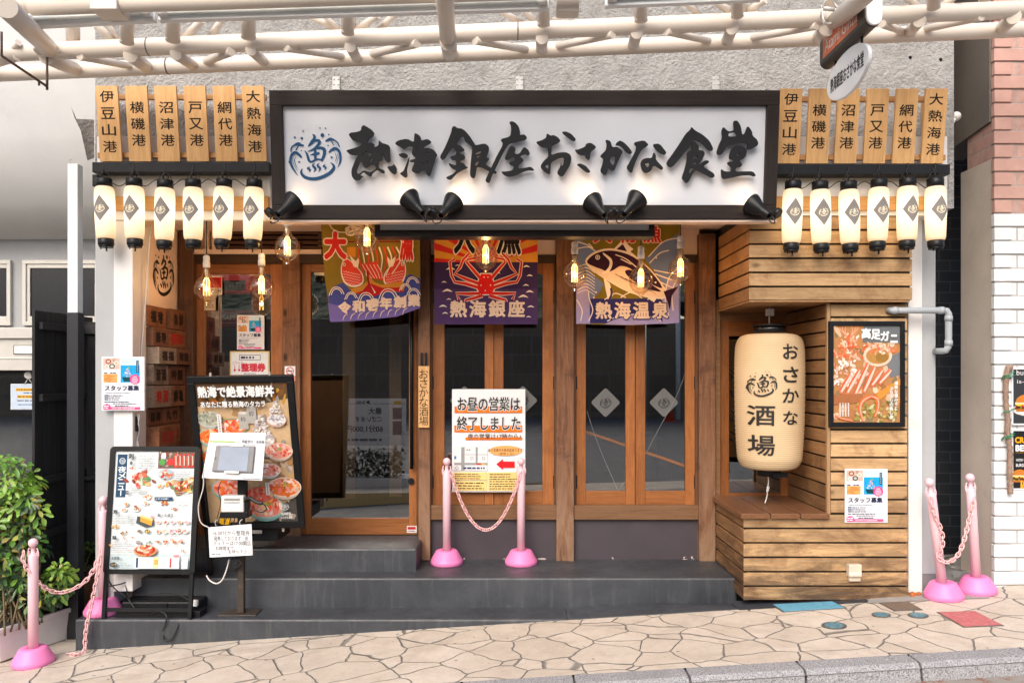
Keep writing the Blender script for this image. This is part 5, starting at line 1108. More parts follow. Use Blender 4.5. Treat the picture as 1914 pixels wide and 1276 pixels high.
# ---------------------------------------------------------------- food poster on a floor stand, leaning out over the steps
YT, YBt = -.72, -.47
TL, TR, BLc, BR_ = P(347, 703, YT), P(546, 700, YT), P(383, 987, YBt), P(570, 984, YBt)
FB = thing('food_board', ((BLc.x+BR_.x)/2, YBt, ZD), 'tall black framed poster of seafood rice bowls leaning behind the tablet stand', 'poster stand')
ex = (TR-TL+BR_-BLc)/2; ez = (TL-BLc+TR-BR_)/2; wB, hB = ex.length, ez.length; ex.normalize(); ez = (ez-ex*ez.dot(ex)).normalized(); ey = ez.cross(ex)*1
cB = (BLc+BR_)/2
RM = Matrix((ex, ey, ez)).transposed().to_4x4()
def fb_obj(o): o.matrix_local = Matrix.Translation(cB-FB.location) @ RM
def fb(mb, name, m, bev=0): o = mb.build(name, m, None, bev); o.parent = FB; fb_obj(o); return o
f = MB(); t_ = .045
f.box(-wB/2, wB/2, -.02, .02, 0, t_); f.box(-wB/2, wB/2, -.02, .02, hB-t_, hB); f.box(-wB/2, -wB/2+t_, -.0195, .0195, t_, hB-t_); f.box(wB/2-t_, wB/2, -.0195, .0195, t_, hB-t_)
fb(f, 'frame', M_black, .004)
f = MB(); f.box(-wB/2+.03, wB/2-.03, -.002, .006, .03, hB-.03); fb(f, 'panel', M_paper)
f = MB(); f.box(-wB/2+.03, wB/2-.03, .0065, .014, .03, hB-.03); fb(f, 'back_panel', mat('hardboard_back', (.4, .36, .32), .8))
for x in (-wB*.28, wB*.28): f = MB(); f.box(x-.006, x+.006, -.008, .008, hB, hB+.02); f.box(x-.006, x+.006, -.008, .008, -.03, 0); fb(f, 'clip', M_alu)
kb_ = 200/wB; a = Art(kb_, 100, 0); Hp = hB*kb_; a.ov = Hp
mx, my = t_*kb_, t_*kb_
def pt(x, y): return (mx+(x-70)/(850-70)*(200-2*mx), my+(y-80)/(1120-80)*(Hp-2*my))     # from the enlarged photo
a.rect(mx, my, 200-mx, Hp-my, hx('d4b48c'))
Wd = [hx(x) for x in ('d8b078', 'c09468', 'b08a68', 'e4ccac', 'a89888')]
for i in range(70): u, v = pt(random.uniform(90, 830), random.uniform(100, 1100)); a.blob(u, v, random.uniform(6, 16), random.uniform(3, 7), vary(random.choice(Wd), .15), n=7)
a.poly([pt(70, 80), pt(850, 80), pt(850, 200), pt(500, 260), pt(70, 250)], hx('6a5038'))
for i in range(26): u, v = pt(random.uniform(90, 830), random.uniform(95, 240)); a.blob(u, v, random.uniform(4, 13), random.uniform(2, 5), vary(random.choice([hx(x) for x in ('c87830', '8a5a30', 'a8a090', '504030', 'd0a040')]), .2), n=7)
a.poly([pt(440, 1120), pt(850, 1120), pt(850, 930), pt(700, 1000)], hx('58544e'))
W2 = [hx(x) for x in ('e8e4e2', 'c8c4c8', 'f4f0ee', 'a8a4ac', 'd8d4d4')]; OR2 = [hx(x) for x in ('f07838', 'f49a50', 'e85830', 'f8c8a0')]; PK = [hx(x) for x in ('f0a090', 'f4c0b0', 'e88070', 'f8dcd0', 'e05c48')]
def B_(x, y, r, pal, rim, **k): u, v = pt(x, y); bowl(a, u, v, r*1.36*(200-2*mx)/780., pal, rim, **k)
for i in range(90): u, v = pt(random.uniform(420, 840), random.uniform(480, 1100)); a.blob(u, v, random.uniform(4, 10), random.uniform(2, 5), vary(random.choice([hx(x) for x in ('e0d0b8', 'c8b8a4', 'a8a098', 'e8c8a0', 'b88858')]), .15), n=7)
B_(430, 560, 90, PK, hx('d8d0c8')); B_(160, 620, 80, OR2, hx('88b8b4')); B_(630, 590, 60, [hx('8a8a88'), hx('b0aeac')], hx('6a6a68'))
B_(165, 340, 80, [hx(x) for x in ('a8a898', 'c8c4b0', '889078')], hx('c8c8c0')); B_(180, 470, 95, OR2, hx('98c0b8'), garnish=None); B_(360, 400, 90, OR2+PK, hx('7a9a80'))
for x, y in ((455, 350), (530, 310)): u, v = pt(x, y); a.rect(u-9, v-14, u+9, v+18, hx('b8b4ac')); a.ell(u, v-14, 9, 3, hx('d8d4cc')); a.text('粋', u-5, v-6, u+5, v+4, hx('505050'))
u, v = pt(600, 470); bowl(a, u, v+8, 25, W2, hx('dcb8a8')); mound(a, u, v+4, 22, 46, W2, 110)
u, v = pt(740, 330); bowl(a, u, v+6, 19, W2, hx('dcb8a8')); mound(a, u, v+3, 17, 34, W2, 70)
B_(740, 580, 88, PK, hx('e8d0b8'), garnish=hx('9ab060')); B_(640, 720, 75, PK+W2, hx('e0dcd8')); B_(760, 850, 110, OR2+PK, hx('e8d4c0'), garnish=hx('a8b858'), n=60)
B_(275, 850, 110, PK+OR2, hx('88b8b4')); B_(580, 1000, 125, PK+OR2, hx('8ec0b8'), n=90, garnish=hx('8aa848')); B_(545, 900, 90, [hx(x) for x in ('e06858', 'e89080', 'd84c40', 'c8a080')], hx('b08868'), side=False); B_(215, 1100, 40, [hx('e8b020'), hx('f0c030')], hx('e0a818'), side=False, n=8)
for (x, y0, y1) in ((258, 300, 440), (618, 810, 905)): u, v = pt(x, y0); u1, v1 = pt(x+34, y1); a.rect(u-4, v, u1-4, v1, (.8, .79, .76)); a.lines(u-1, v+2, u1-7, v1-2, 7, hx('505050'), .6)
u0, v0 = pt(95, 95); u1, v1 = pt(750, 185); a.text('熱海で絶景海鮮丼', u0, v0, u1, v1, hx('4a3c30'), .09); a.text('熱海で絶景海鮮丼', u0+.8, v0+.8, u1-.8, v1-.8, (.85, .85, .84), .045)
u0, v0 = pt(110, 205); u1, v1 = pt(665, 255); a.text('あなたに贈る熱海のタカラ', u0, v0, u1, v1, hx('4a3c30'), .09); a.text('あなたに贈る熱海のタカラ', u0+.5, v0+.5, u1-.5, v1-.5, (.85, .85, .84), .035)
u, v = pt(755, 995); a.emblem(u, v, 15, (.82, .82, .8), 1.1); u0, v0 = pt(712, 1036); u1, v1 = pt(806, 1060); a.text('熱海銀座', u0+1, v0, u1-1, v1, (.82, .82, .8), .03); u0, v0 = pt(710, 1064); u1, v1 = pt(812, 1088); a.text('おさかな食堂', u0, v0, u1, v1, (.82, .82, .8), .03)
o = a.build('print', M_print, None); o.parent = FB; fb_obj(o); o.location += FB.matrix_local.translation*0+RM.to_3x3() @ Vector((0, -.002, 0))
b = MB(); b.pbox(470, 520, 985, 1010, -.42, .3); b.pbox(418, 472, 995, 1003, -.44, .03); b.build('stand_foot', M_black, FB, .004)
b = MB(); b.hexa([P(452, 990, -.45), P(490, 990, -.45), P(490, 1000, -.2), P(452, 1000, -.2)], [P(452, 996, -.45), P(490, 996, -.45), P(490, 1006, -.2), P(452, 1006, -.2)]); b.build('stand_bar', M_alu, FB)

# ---------------------------------------------------------------- tablet stand with ticket printer and handwritten note
YTa = -.80
TS = thing('tablet_stand', P(450, 1146, -.65), 'reception stand on a bronze post with a tablet on a white board', 'tablet stand')
b = MB(); b.hexa([P(407, 1152, -.70), P(478, 1152, -.70), P(489, 1140, -.58), P(430, 1140, -.58)], [p + Vector((0, 0, .012)) for p in (P(407, 1152, -.70), P(478, 1152, -.70), P(489, 1140, -.58), P(430, 1140, -.58))]); b.build('base_plate', mat('dark_bronze', (.07, .055, .045), .45, .5, c2=(.16, .11, .07), c2at=(.55, .75)), TS, .002)
b = MB(); b.box(XU(444.5, -.66), XU(456, -.66), -.67, -.63, ZL+.01, ZV(880, -.66)); b.build('post', MATS['dark_bronze'], TS, .002)
A = [P(393, 808, -.80), P(497, 808, -.80), P(490, 898, -.86), P(377, 893, -.86)]; n_ = (A[1]-A[0]).cross(A[3]-A[0]).normalized(); n_ = -n_ if n_.y < 0 else n_
b = MB(); b.hexa(A, [p+n_*.006 for p in A]); b.build('white_board', M_paper, TS, .003)
def onA(s, t, lift): return (A[0]*(1-s)+A[1]*s)*(1-t)+(A[3]*(1-s)+A[2]*s)*t-n_*lift
def onq(s0, s1, t0, t1, l0, l1): q = [(s0, t0), (s1, t0), (s1, t1), (s0, t1)]; return [onA(*c, l1) for c in q], [onA(*c, l0) for c in q]
b = MB(); b.hexa(*onq(.16, .84, .29, .85, .002, .016)); tb = b.build('tablet', mat('grey_tablet', (.15, .15, .155), .35, .3), TS, .004)
b = MB(); b.hexa(*onq(.25, .745, .315, .82, .0155, .0175)); b.build('screen', mat('blue_grey_screen', (.24, .29, .38), .12), tb)
b = MB(); b.hexa(*onq(.38, .62, .83, .875, .002, .024)); b.hexa(*onq(.4, .64, .27, .3, .002, .022)); b.build('tablet_clip', M_alu, TS)
b = MB(); b.hexa(*onq(.19, .2, .54, .6, .015, .0172)); b.build('home_button', M_black, tb)
a = Art(1, 0, 0); w_ = A[1].x-A[0].x
a.rect(-.17, -.25, 0.0, -.24, hx('a8c878')); a.text('順番受付・発券機', .04, -.262, .19, -.238, hx('6c7078'), .01); a.lines(.03, -.232, .17, -.226, 1, hx('808890')); a.lines(.07, -.012, .19, -.004, 1, hx('606870'), .6)
a.z = .0003
o = a.build('print', M_print, TS); 
c = (A[2]+A[3])/2; R2 = Matrix(((A[1]-A[0]).normalized(), n_, ((A[0]+A[1])/2-c).normalized())).transposed().to_4x4(); o.matrix_local = Matrix.Translation(c-n_*.003-TS.location) @ R2
tp = thing('ticket_printer', P(435, 968, -.72), 'small white ticket printer with dangling black leads under the tablet', 'printer')
b = MB(); b.pbox(413, 455, 926, 957, -.76, .09); b.build('body', M_plastic, tp, .008)
b = MB(); b.pbox(419, 448, 931, 935, -.764, .006); b.pbox(419, 448, 938, 939.5, -.763, .005); b.build('paper_slot', mat('grey_plastic', (.3, .3, .3), .5), tp)
b = MB(); b.pbox(411, 462, 957, 968, -.75, .1); b.pbox(452, 463, 930, 962, -.74, .06); b.pbox(444, 459, 890, 930, -.72, .05); b.build('mount', M_black, tp, .003)
b = MB(); b.tube(cat([P(456, 936, -.74), P(466, 930, -.76), P(480, 938, -.78), P(491, 940, -.78)], 5), [.012]*16, 8); b.tube(cat([P(490, 938, -.78), P(498, 950, -.77), P(488, 957, -.75), P(472, 950, -.73), P(462, 944, -.72)], 5), .004, 6)
for i in range(7): x = 412+i*7; b.tube(cat([P(x, 962, -.73), P(x-4+random.uniform(-4, 6), 985, -.74), P(x+random.uniform(-5, 5), 1005, -.72)], 5), .0035, 6)
b.tube(cat([P(413, 900, -.72), P(408, 915, -.74), P(412, 940, -.74), P(404, 975, -.73)], 5), .003, 6); b.build('lead', M_cord, tp)
b = MB(); b.tube(cat([P(391, 862, -.87), P(381, 880, -.88), P(380, 910, -.86), P(371, 945, -.85), P(375, 975, -.84), P(390, 985, -.83)], 6), .004, 6); tag(b.build('charging_cable', MATS['white_cable']), 'thin white charging cable looping down from the tablet to the note', 'cable')
hn = thing('handwritten_note', P(430, 1040, -.80), 'white card with handwritten black marker lines hung under the printer', 'note')
A = [P(389, 985, -.80), P(470, 979, -.80), P(472, 1037, -.80), P(392, 1041, -.80)]; b = MB(); b.hexa(A, [p+Vector((0, .004, 0)) for p in A]); b.build('card', M_paper, hn)
a = Art(S(-.80), 430, 1040); IK = (.05, .05, .055)
for t_, u0, v0, u1, v1 in (('16:30分から整理券', 398, 991, 467, 1000), ('発券しております。尚、', 400, 1001, 466, 1010), ('ディナーは17:00開店', 399, 1010, 469, 1019), ('お時間まで', 403, 1020, 437, 1028), ('お待ち下さい', 427, 1027, 469, 1034)):
    a.text(t_, u0, v0, u1, v1, IK, -.004)
a.lines(396, 1033, 415, 1037, 1, hx('808080')); a.build('handwriting', M_print, hn, (P(430, 1040, -.80).x, -.8008, P(430, 1040, -.8).z))
b = MB()
for u in (404, 450): b.tube(cat([P(u, 983, -.79), P(u-2, 975, -.795), P(u+3, 970, -.78)], 4), .003, 6)
b.build('hook', M_alu, hn)
b = MB()
for i in range(6): b.tube(cat([P(425+i*5, 1040, -.7), P(420+random.uniform(0, 36), 1052, -.72), P(424+random.uniform(0, 26), 1066, -.7), P(430+random.uniform(0, 20), 1050+random.uniform(0, 12), -.69)], 5), .0045, 6)
b.build('lead', M_cord, TS)
b = MB(); b.tube(cat([P(428, 1045, -.72), P(424, 1062, -.72), P(416, 1082, -.72), P(405, 1090, -.7), P(392, 1084, -.68), P(386, 1075, -.66)], 6), .005, 6); b.build('lead', MATS['white_cable'], TS)
# black box and cables behind the A-board's legs
bx = thing('cable_box', P(285, 1150, -.62), 'flat black plastic cable box on the lower step behind the menu board legs', 'cable box')
b = MB(); b.pbox(226, 372, 1124, 1146, -.66, .2); b.build('lid', M_black, bx, .012)
b = MB(); b.pbox(280, 312, 1127, 1138, -.668, .01); b.build('handle_recess', M_blackm, bx, .002)
b = MB(); b.pbox(216, 374, 1142, 1155, -.74, .12); b.build('tray', M_black, bx, .004)
b = MB(); b.pbox(352, 368, 1122, 1133, -.70, .03); b.build('plug', M_plastic, bx, .003)
b = MB()
b.tube(cat([P(200, 1080, -.72), P(215, 1100, -.7), P(232, 1112, -.69), P(242, 1122, -.68), P(258, 1146, -.72)], 6), .004, 6)
b.tube(cat([P(205, 1095, -.7), P(228, 1090, -.66), P(240, 1084, -.6), P(258, 1075, -.55)], 6), .005, 6); b.tube(cat([P(232, 1080, -.62), P(236, 1100, -.64), P(244, 1125, -.66)], 5), .003, 6)
b.tube(cat([P(280, 1148, -.74), P(298, 1142, -.76), P(311, 1150, -.79), P(308, 1168, -.795), P(304, 1178, -.795)], 6), .005, 6); b.tube(cat([P(335, 1158, -.76), P(332, 1170, -.79), P(322, 1192, -.795), P(308, 1196, -.795), P(305, 1186, -.795)], 6), .005, 6)
b.tube(cat([P(352, 1120, -.7), P(330, 1110, -.66), P(300, 1108, -.62), P(262, 1112, -.6)], 6), .004, 6)
b.build('lead', M_cord, bx)
# ---------------------------------------------------------------- pink chain stands
def make_stand():
    t = thing('chain_stand', (0, 0, 0), '', 'chain stand', 'pink plastic chain stands')
    b = MB(); b.lathe([(.118, 0), (.122, .004), (.122, .028), (.117, .036), (.112, .045), (.082, .098), (.072, .106), (.05, .108), (.034, .104), (.03, .1)], 36); b.build('base', M_pinkbase, t)
    p = MB(); p.lathe([(.03, .09), (.03, .69), (.027, .696), (.013, .697), (.013, .742), (.02, .744)], 24); p.build('pole', M_pinkpole, t)
    k = MB(); k.sphere((0, 0, .768), .029, 20)
    k.build('ball_cap', M_pinkpole, t)
    h = MB()
    for s_ in (-1, 1): h.tube(cat([(s_*.024, 0, .66), (s_*.033, 0, .69), (s_*.031, 0, .715), (s_*.024, 0, .735)], 4), .0045, 6); h.tube([(s_*.014, 0, .70), (s_*.026, 0, .70), (s_*.026, 0, .715)], .004, 6)
    h.build('chain_hook', M_pinkpole, t); return t
stands = [(XU(62, -1.0), -1.0, None, 0, 0, 'pink chain stand on the pavement beside the white planter'), (XU(193, -.64), -.64, ZL, 0, .5, 'pink chain stand on the lower step, half hidden behind the menu board'),
          (XU(835, -.09), -.09, ZT, 0, 0, 'left pink chain stand in front of the white closed notice'), (XU(974, -.09), -.09, ZT, 0, 0, 'right pink chain stand in front of the white closed notice'),
          (XU(1764, -.80), -.80, None, 7, 0, 'leaning pink chain stand beside the white corner pillar'), (XU(1826, -.72), -.72, None, 3.5, 0, 'pink chain stand in the alley mouth beside the white brick')]
s0 = make_stand(); tops = []
for i, (x, y, z, tilt, _, lab) in enumerate(stands):
    o = s0 if i == 0 else copy_tree(s0); o['label'] = lab; z = ground(x)+.001 if z is None else z
    o.location = (x, y, z); o.rotation_euler.y = math.radians(-tilt)
    if tilt:
        for ch in o.children:
            if ch.name.startswith('base'): ch.rotation_euler.y = math.radians(tilt+ -3.4)
    R_ = Matrix.Rotation(math.radians(-tilt), 3, 'Y'); tops.append(Vector((x, y, z))+R_ @ Vector((0, 0, .69)))
def chain(name, pts, label, pitch=.03):
    """plastic links threaded along a path, alternate links turned a quarter"""
    q = [Vector(p) for p in cat([tuple(p) for p in pts], 10)]; L = [0]
    for a, b in zip(q, q[1:]): L.append(L[-1]+(b-a).length)
    n = int(L[-1]/pitch); mb = MB(); j = 0
    def at(s):
        for k in range(len(q)-1):
            if L[k+1] >= s: return q[k].lerp(q[k+1], (s-L[k])/max(1e-9, L[k+1]-L[k]))
        return q[-1]
    for i in range(n):
        c = at((i+.5)*pitch); d = (at(min(L[-1], (i+1)*pitch))-at(i*pitch)).normalized(); up = Vector((0, 1, 0)); up = (up-d*up.dot(d)).normalized(); w = d.cross(up)
        ang = math.radians(35 if i % 2 else -55); sd = up*math.cos(ang)+w*math.sin(ang)
        ring = []
        for k in range(12):
            a = 2*math.pi*k/12; ring.append(c+d*(.0195*math.cos(a)+.0045*(1 if math.cos(a) > 0 else -1)*(abs(math.cos(a)) > .5))+sd*.0125*math.sin(a))
        mb.tube(ring+[ring[0]], .0041, 6, caps=False)
    return tag(mb.build(name, M_pinkchain), label, 'chain', 'pink plastic chains')
def hang(a, b, sag, n=7): return [a.lerp(b, i/n)-Vector((0, 0, sag*4*(i/n)*(1-i/n))) for i in range(n+1)]
chain('plastic_chain', hang(tops[2]+Vector((.03, -.02, .0)), tops[3]+Vector((-.0, -.035, .0)), .43), 'pink chain sagging between the two stands at the closed notice')
f_, g_ = tops[0]+Vector((.0, -.03, 0)), P(190, 1052, -.76)
chain('plastic_chain', [P(44, 1030, -1.03), P(46, 1053, -1.04), P(68, 1085, -1.0), P(100, 1105, -.92), P(130, 1103, -.88), P(160, 1085, -.84), P(178, 1058, -.80), P(186, 1035, -.78)], 'pink chain sagging from the pavement stand past the planter to the menu board')
gz = lambda u, Y, dz=.012: Vector((XU(u, Y), Y, ground(XU(u, Y))+dz))
chain('plastic_chain', [P(189, 1030, -.79), P(185, 1060, -.80), P(175, 1110, -.82), P(164, 1160, -.835), P(160, 1185, -.84), gz(157, -.86), gz(143, -.9), gz(130, -.88), gz(124, -.87)], 'pink chain hanging straight down over the step end, its tail lying on the paving')
chain('plastic_chain', [P(1740, 930, -.84), P(1746, 960, -.84), P(1757, 985, -.84), P(1762, 1008, -.84), P(1758, 1030, -.84), P(1752, 1040, -.83), P(1770, 1050, -.86), P(1790, 1037, -.82), P(1803, 1005, -.80), P(1810, 975, -.78), P(1819, 940, -.755), P(1824, 922, -.75)], 'pink chain wound loosely round the leaning stand by the alley')

# ---------------------------------------------------------------- left: neighbour building, fence, planter and shrub
NB = thing('neighbour_building', (-4.2, .6, -.1), 'grey concrete neighbour with a leaning soffit, aluminium windows and a shop window', 'building')
YN = .35
b = MB(); b.pbox(-900, 270, 440, 612, YN, .3); b.build('upper_wall', M_greywall, NB)
prof = [(448, YN), (438, .22), (415, .07), (380, -.06), (320, -.19), (250, -.29), (150, -.38), (60, -.44), (-60, -.48)]
vs = []; 
for v, Y in prof: z = ZV(v, Y); vs += [(-7.5, Y, z), (-2.94, Y, z)]
n = len(prof); b = MB(); b.add(vs, [(2*i, 2*i+1, 2*i+3, 2*i+2) for i in range(n-1)], True)
b.add([vs[2*i+1] for i in range(n)]+[(-2.94, YN, vs[-1][2])], [tuple(range(n+1))]); b.build('leaning_soffit', M_conc, NB)
b = MB(); b.add([P(133, 200, -.7), P(150, 240, -.68), P(163, 300, -.66), P(176, 296, -.6), P(176, 224, -.6), P(140, 222, -.7)], [(0, 1, 2, 3, 4, 5)]); b.build('broken_corner', M_stucco, NB)
for (u0, u1, v0, v1) in ((41, 184, 486, 608), (-140, 19, 486, 608)):
    f = MB(); f.pbox(u0, u1, v0, v0+7, YN-.03, .04); f.pbox(u0, u1, v1-7, v1, YN-.03, .04); f.pbox(u0, u0+7, v0+7, v1-7, YN-.03, .04); f.pbox(u1-7, u1, v0+7, v1-7, YN-.03, .04)
    o = f.build('window', M_alu, NB, .002)
    f = MB(); f.pbox(u0+7, u1-7, v0+7, v0+15, YN-.018, .03); f.pbox(u0+7, u1-7, v1-17, v1-7, YN-.018, .03); f.pbox(u0+7, u0+15, v0+15, v1-17, YN-.018, .03); f.build('sash', MATS['brushed_aluminium'], o, .002)
    f = MB(); f.pbox(u0+8, u1-8, v0+8, v1-8, YN-.006, .004); f.build('pane', mat('dark_blue_glass', (.008, .010, .018), .25), o)
b = MB(); b.pbox(-500, 100, 612, 632, YN-.06, .1); b.pbox(-500, 100, 632, 692, YN-.03, .1); b.pbox(-500, 100, 668, 671, YN-.036, .02); b.build('lintel_band', M_alu, NB, .003)
b = MB(); b.pbox(26, 76, 646, 661, YN-.045, .02); b.build('vent_slot', M_whitem, NB, .003)
b = MB(); b.pbox(25, 77, 645, 662, YN-.038, .01); b.build('vent_slot_edge', M_black, NB)
b = MB(); b.pbox(-500, 130, 692, 1200, YN+.06, .005); b.build('pane', M_glass, NB)
b = MB(); b.pbox(-500, 60, 692, 1200, YN+.9, .05); b.pbox(60, 200, 692, 1200, YN+.5, .05); b.build('inner_wall', mat('brown_grey_interior', (.17, .14, .12), .8, vs=2, c2=(.07, .06, .055)), NB)
b = MB(); b.pbox(-500, 130, 690, 704, YN+.04, .06); b.pbox(-500, 130, 1105, 1190, YN+.04, .06); b.build('shop_window_rail', M_black, NB)
n = thing('window_notice', P(47, 765, YN+.045), 'pale blue notice with orange marked lines hung inside the neighbour shop window', 'notice')
b = MB(); b.pbox(20, 92, 717, 765, YN+.05, .003); b.build('sheet', M_paper, n)
a = Art(S(YN+.048), 47, 765); a.rect(21, 718, 91, 764, hx('c6d6e8')); a.rect(30, 725, 76, 731, hx('f0b840')); a.lines(31, 726, 76, 730, 1, hx('7a6040'), .6); a.lines(44, 732, 68, 736, 1, hx('505868')); a.rect(32, 738, 64, 744, hx('f0b840')); a.lines(33, 739, 80, 743, 1, hx('7a6040'), .6); a.lines(32, 746, 82, 751, 1, hx('586478')); a.lines(34, 754, 78, 758, 1, hx('7088a8')); a.build('print', M_print, n, tuple(P(47, 765, YN+.048)))
b = MB(); b.tube([P(53, 701, YN+.03), P(53, 701, YN+.055)], .03, 18); b.tube([P(53, 706, YN+.035), P(46, 718, YN+.045)], .003, 6); b.tube([P(53, 706, YN+.035), P(61, 718, YN+.045)], .003, 6); b.build('suction_hook', M_plastic, n)

GF = thing('slatted_gate', (-3.25, -.25, -.12), 'black painted timber gate leaf with cross rails standing open', 'gate')
b = MB(); xg = -3.265
for i in range(6): y = -.62+i*.125; b.box(xg-.02, xg, y, y+.121, ground(xg)+.03, 2.16+.002*(i % 3))
b.build('board_panel', wood('black_boards', (.012, .012, .013), (.04, .04, .042), 'z', .6), GF, .002)
for v in (612, 740, 888, 985): b = MB(); z = ZV(v, -.3); b.box(xg+.001, xg+.03, -.58, .1, z-.03, z+.02); b.build('cross_rail', wood('black_rails', (.02, .02, .022), (.055, .055, .06), 'y', .5), GF, .003)
FP = thing('dark_screen', (-3.0, .1, -.1), 'black board screen closing the gap beside the white pillar', 'screen')
b = MB(); b.box(-3.30, -2.915, -.02, .0, -.1, 2.12); b.build('board_panel', MATS['black_boards'], FP)
for za, zb__ in ((ZV(895, 0), ZV(888, 0)), (2.03, 2.10)): b = MB(); b.box(-3.3, -2.915, -.05, -.021, za, zb__); b.build('cross_rail', MATS['black_rails'], FP)
PO = thing('square_post', P(135, 1190, -.5), 'slim square post, white above and black below, in front of the gate', 'post')
b = MB(); b.pbox(126, 145, 306, 584, -.53, .07); b.build('upper_post', M_whitem, PO, .003)
b = MB(); b.pbox(124.5, 146, 584, 1194, -.535, .08); b.build('lower_post', mat('worn_black_post', (.014, .016, .022), .4, c2=(.16, .16, .17), c2at=(.66, .72), vs=9), PO, .003)
b = MB(); b.tube(cat([P(131, 306, -.5), P(129, 300, -.5), P(133, 297, -.5)], 4), .005, 6); b.tube([P(139, 306, -.5), P(142, 301, -.5)], .004, 6); b.build('wire_hook', M_alu, PO)
bp = thing('brown_planter', P(150, 1150, -.2), 'brown box planter in the dark behind the square post', 'planter')
b = MB(); b.pbox(150, 190, 1085, 1150, -.25, .25); b.build('box', mat('terracotta_brown', (.2, .1, .05), .7), bp, .006)

# white trough planter
TX, TY = -3.27, -.70
PL = thing('trough_planter', (TX, TY, ground(TX)), 'long white plastic trough planter with a small pale label on its end', 'planter')
zg = ground(TX); rot = math.radians(68)
def tp_(lx, ly, z): return (TX+lx*math.cos(rot)-ly*math.sin(rot), TY+lx*math.sin(rot)+ly*math.cos(rot), zg+z)
def ringbox(mb, L0, W0, z0, L1, W1, z1):
    q = lambda L, w, z: [tp_(-L, -w, z), tp_(L, -w, z), tp_(L, w, z), tp_(-L, w, z)]
    mb.hexa(q(L0, W0, z0), q(L1, W1, z1))
b = MB(); ringbox(b, .25, .09, .01, .275, .115, .2); ringbox(b, .285, .127, .2, .29, .13, .235); b.build('trough', M_plastic, PL, .008)
b = MB(); ringbox(b, .27, .11, .225, .275, .115, .239); b.build('soil', mat('potting_soil', (.03, .022, .016), .95, bmp=1, bs_=60), PL)
a = Art(1000, 0, 0); a.rect(-25, -22, 25, 22, (.72, .76, .74)); a.lines(-20, -14, 18, -2, 2, hx('80a8a0')); a.rect(-22, 4, 22, 18, hx('b8d4d0'))
o = a.build('label', M_print, PL); o.rotation_euler.z = rot-math.pi/2; e = Vector(tp_(-.2645, -.0, .12))-PL.location; o.location = e+Vector(tp_(-.006, 0, 0))-Vector(tp_(0, 0, 0)); o.rotation_euler.x = math.radians(-9)

SH = thing('umbrella_shrub', (TX, TY, zg+.22), 'leafy shrub with glossy green and yellow splashed whorls of leaves in the white trough', 'shrub')
lv, lf, lc_ = [], [], []
def leaf(base, d, up, L, w, c, droop):
    d = d.normalized(); sd = d.cross(up).normalized(); nv = sd.cross(d).normalized(); n0 = len(lv)
    prof = [(0, .06), (.2, .35), (.5, .85), (.72, 1.0), (.9, .62), (1.0, .05)]
    for t, ww in prof:
        p = base+d*(L*t)-Vector((0, 0, 1))*(droop*L*t*t)
        lv.append(p+sd*w*ww*.5+nv*w*.12*ww); lv.append(p-nv*w*.04*ww); lv.append(p-sd*w*ww*.5+nv*w*.12*ww)
    for i in range(len(prof)-1):
        a_ = n0+3*i; lf.append((a_, a_+1, a_+4, a_+3)); lf.append((a_+1, a_+2, a_+5, a_+4)); lc_.extend([c, vary(c, .12)])
def whorl(p, axis, size, tone):
    axis = axis.normalized(); o = axis.orthogonal().normalized(); q = axis.cross(o); k = random.randint(6, 8); a0 = random.uniform(0, 6)
    for i in range(k):
        a = a0+2*math.pi*i/k; r = random.random(); d = (o*math.cos(a)+q*math.sin(a))+axis*random.uniform(.05, .45)
        c = tone
        if r < .06: c = (.42, .38, .05)
        elif r < .1: c = (.50, .47, .15)
        leaf(p+axis*.01+d.normalized()*.022, d, axis, size*random.uniform(.75, 1.15), size*random.uniform(.38, .5), vary(c, .25), random.uniform(.1, .45))
stem = MB(); root = Vector((TX, TY, zg+.2))
def cl(u, v, Y, ru, rv, rY, n, tones, size):
    for i in range(n):
        while True:
            x, y, z = (random.uniform(-1, 1) for _ in range(3))
            if x*x+y*y+z*z < 1: break
        k = (x*x+y*y+z*z)**.5; s_ = (.55+.45*random.random())/max(k, .25) if random.random() < .65 and k < .6 else 1; x, y, z = x*s_, y*s_, z*s_
        p = P(u+x*ru, v-z*rv, Y+y*rY); ax = Vector((x*.8+random.gauss(0, .25), y*.8-.35+random.gauss(0, .2), z*.6+.55+random.gauss(0, .2)))
        whorl(p, ax, size*random.uniform(.8, 1.15), random.choice(tones))
        if random.random() < .4:
            m_ = (root+p)/2+Vector((random.gauss(0, .04), random.gauss(0, .04), .05)); stem.tube(cat([tuple(root+Vector((random.gauss(0, .05), random.gauss(0, .12), 0))), tuple(m_), tuple(p)], 5), [.007]*5+[.005]*5+[.003], 5)
BRT = [(.15, .32, .035), (.21, .40, .045), (.10, .24, .03), (.28, .46, .06)]; DK = [(.035, .085, .022), (.05, .115, .03), (.07, .15, .03), (.03, .07, .03)]
cl(8, 900, -.76, 66, 46, .13, 60, BRT, .064); cl(36, 955, -.74, 42, 42, .13, 44, BRT+DK, .062); cl(22, 985, -.64, 50, 60, .14, 40, DK, .06)
cl(20, 1060, -.78, 60, 28, .12, 32, BRT+DK, .06); cl(45, 1110, -.74, 56, 36, .12, 56, DK, .058); cl(100, 1092, -.66, 32, 28, .1, 20, DK+BRT, .06); cl(110, 1068, -.7, 22, 10, .08, 8, BRT, .062)
cl(-30, 1000, -.78, 50, 110, .14, 40, DK+BRT, .075); cl(16, 1020, -.74, 66, 50, .12, 26, DK+BRT, .07)
m, nt, bs = base_mat('leaf'); at = nd(nt, 'ShaderNodeVertexColor'); at.layer_name = 'Col'; nt.links.new(at.outputs[0], bs.inputs['Base Color']); bs.inputs['Roughness'].default_value = .32
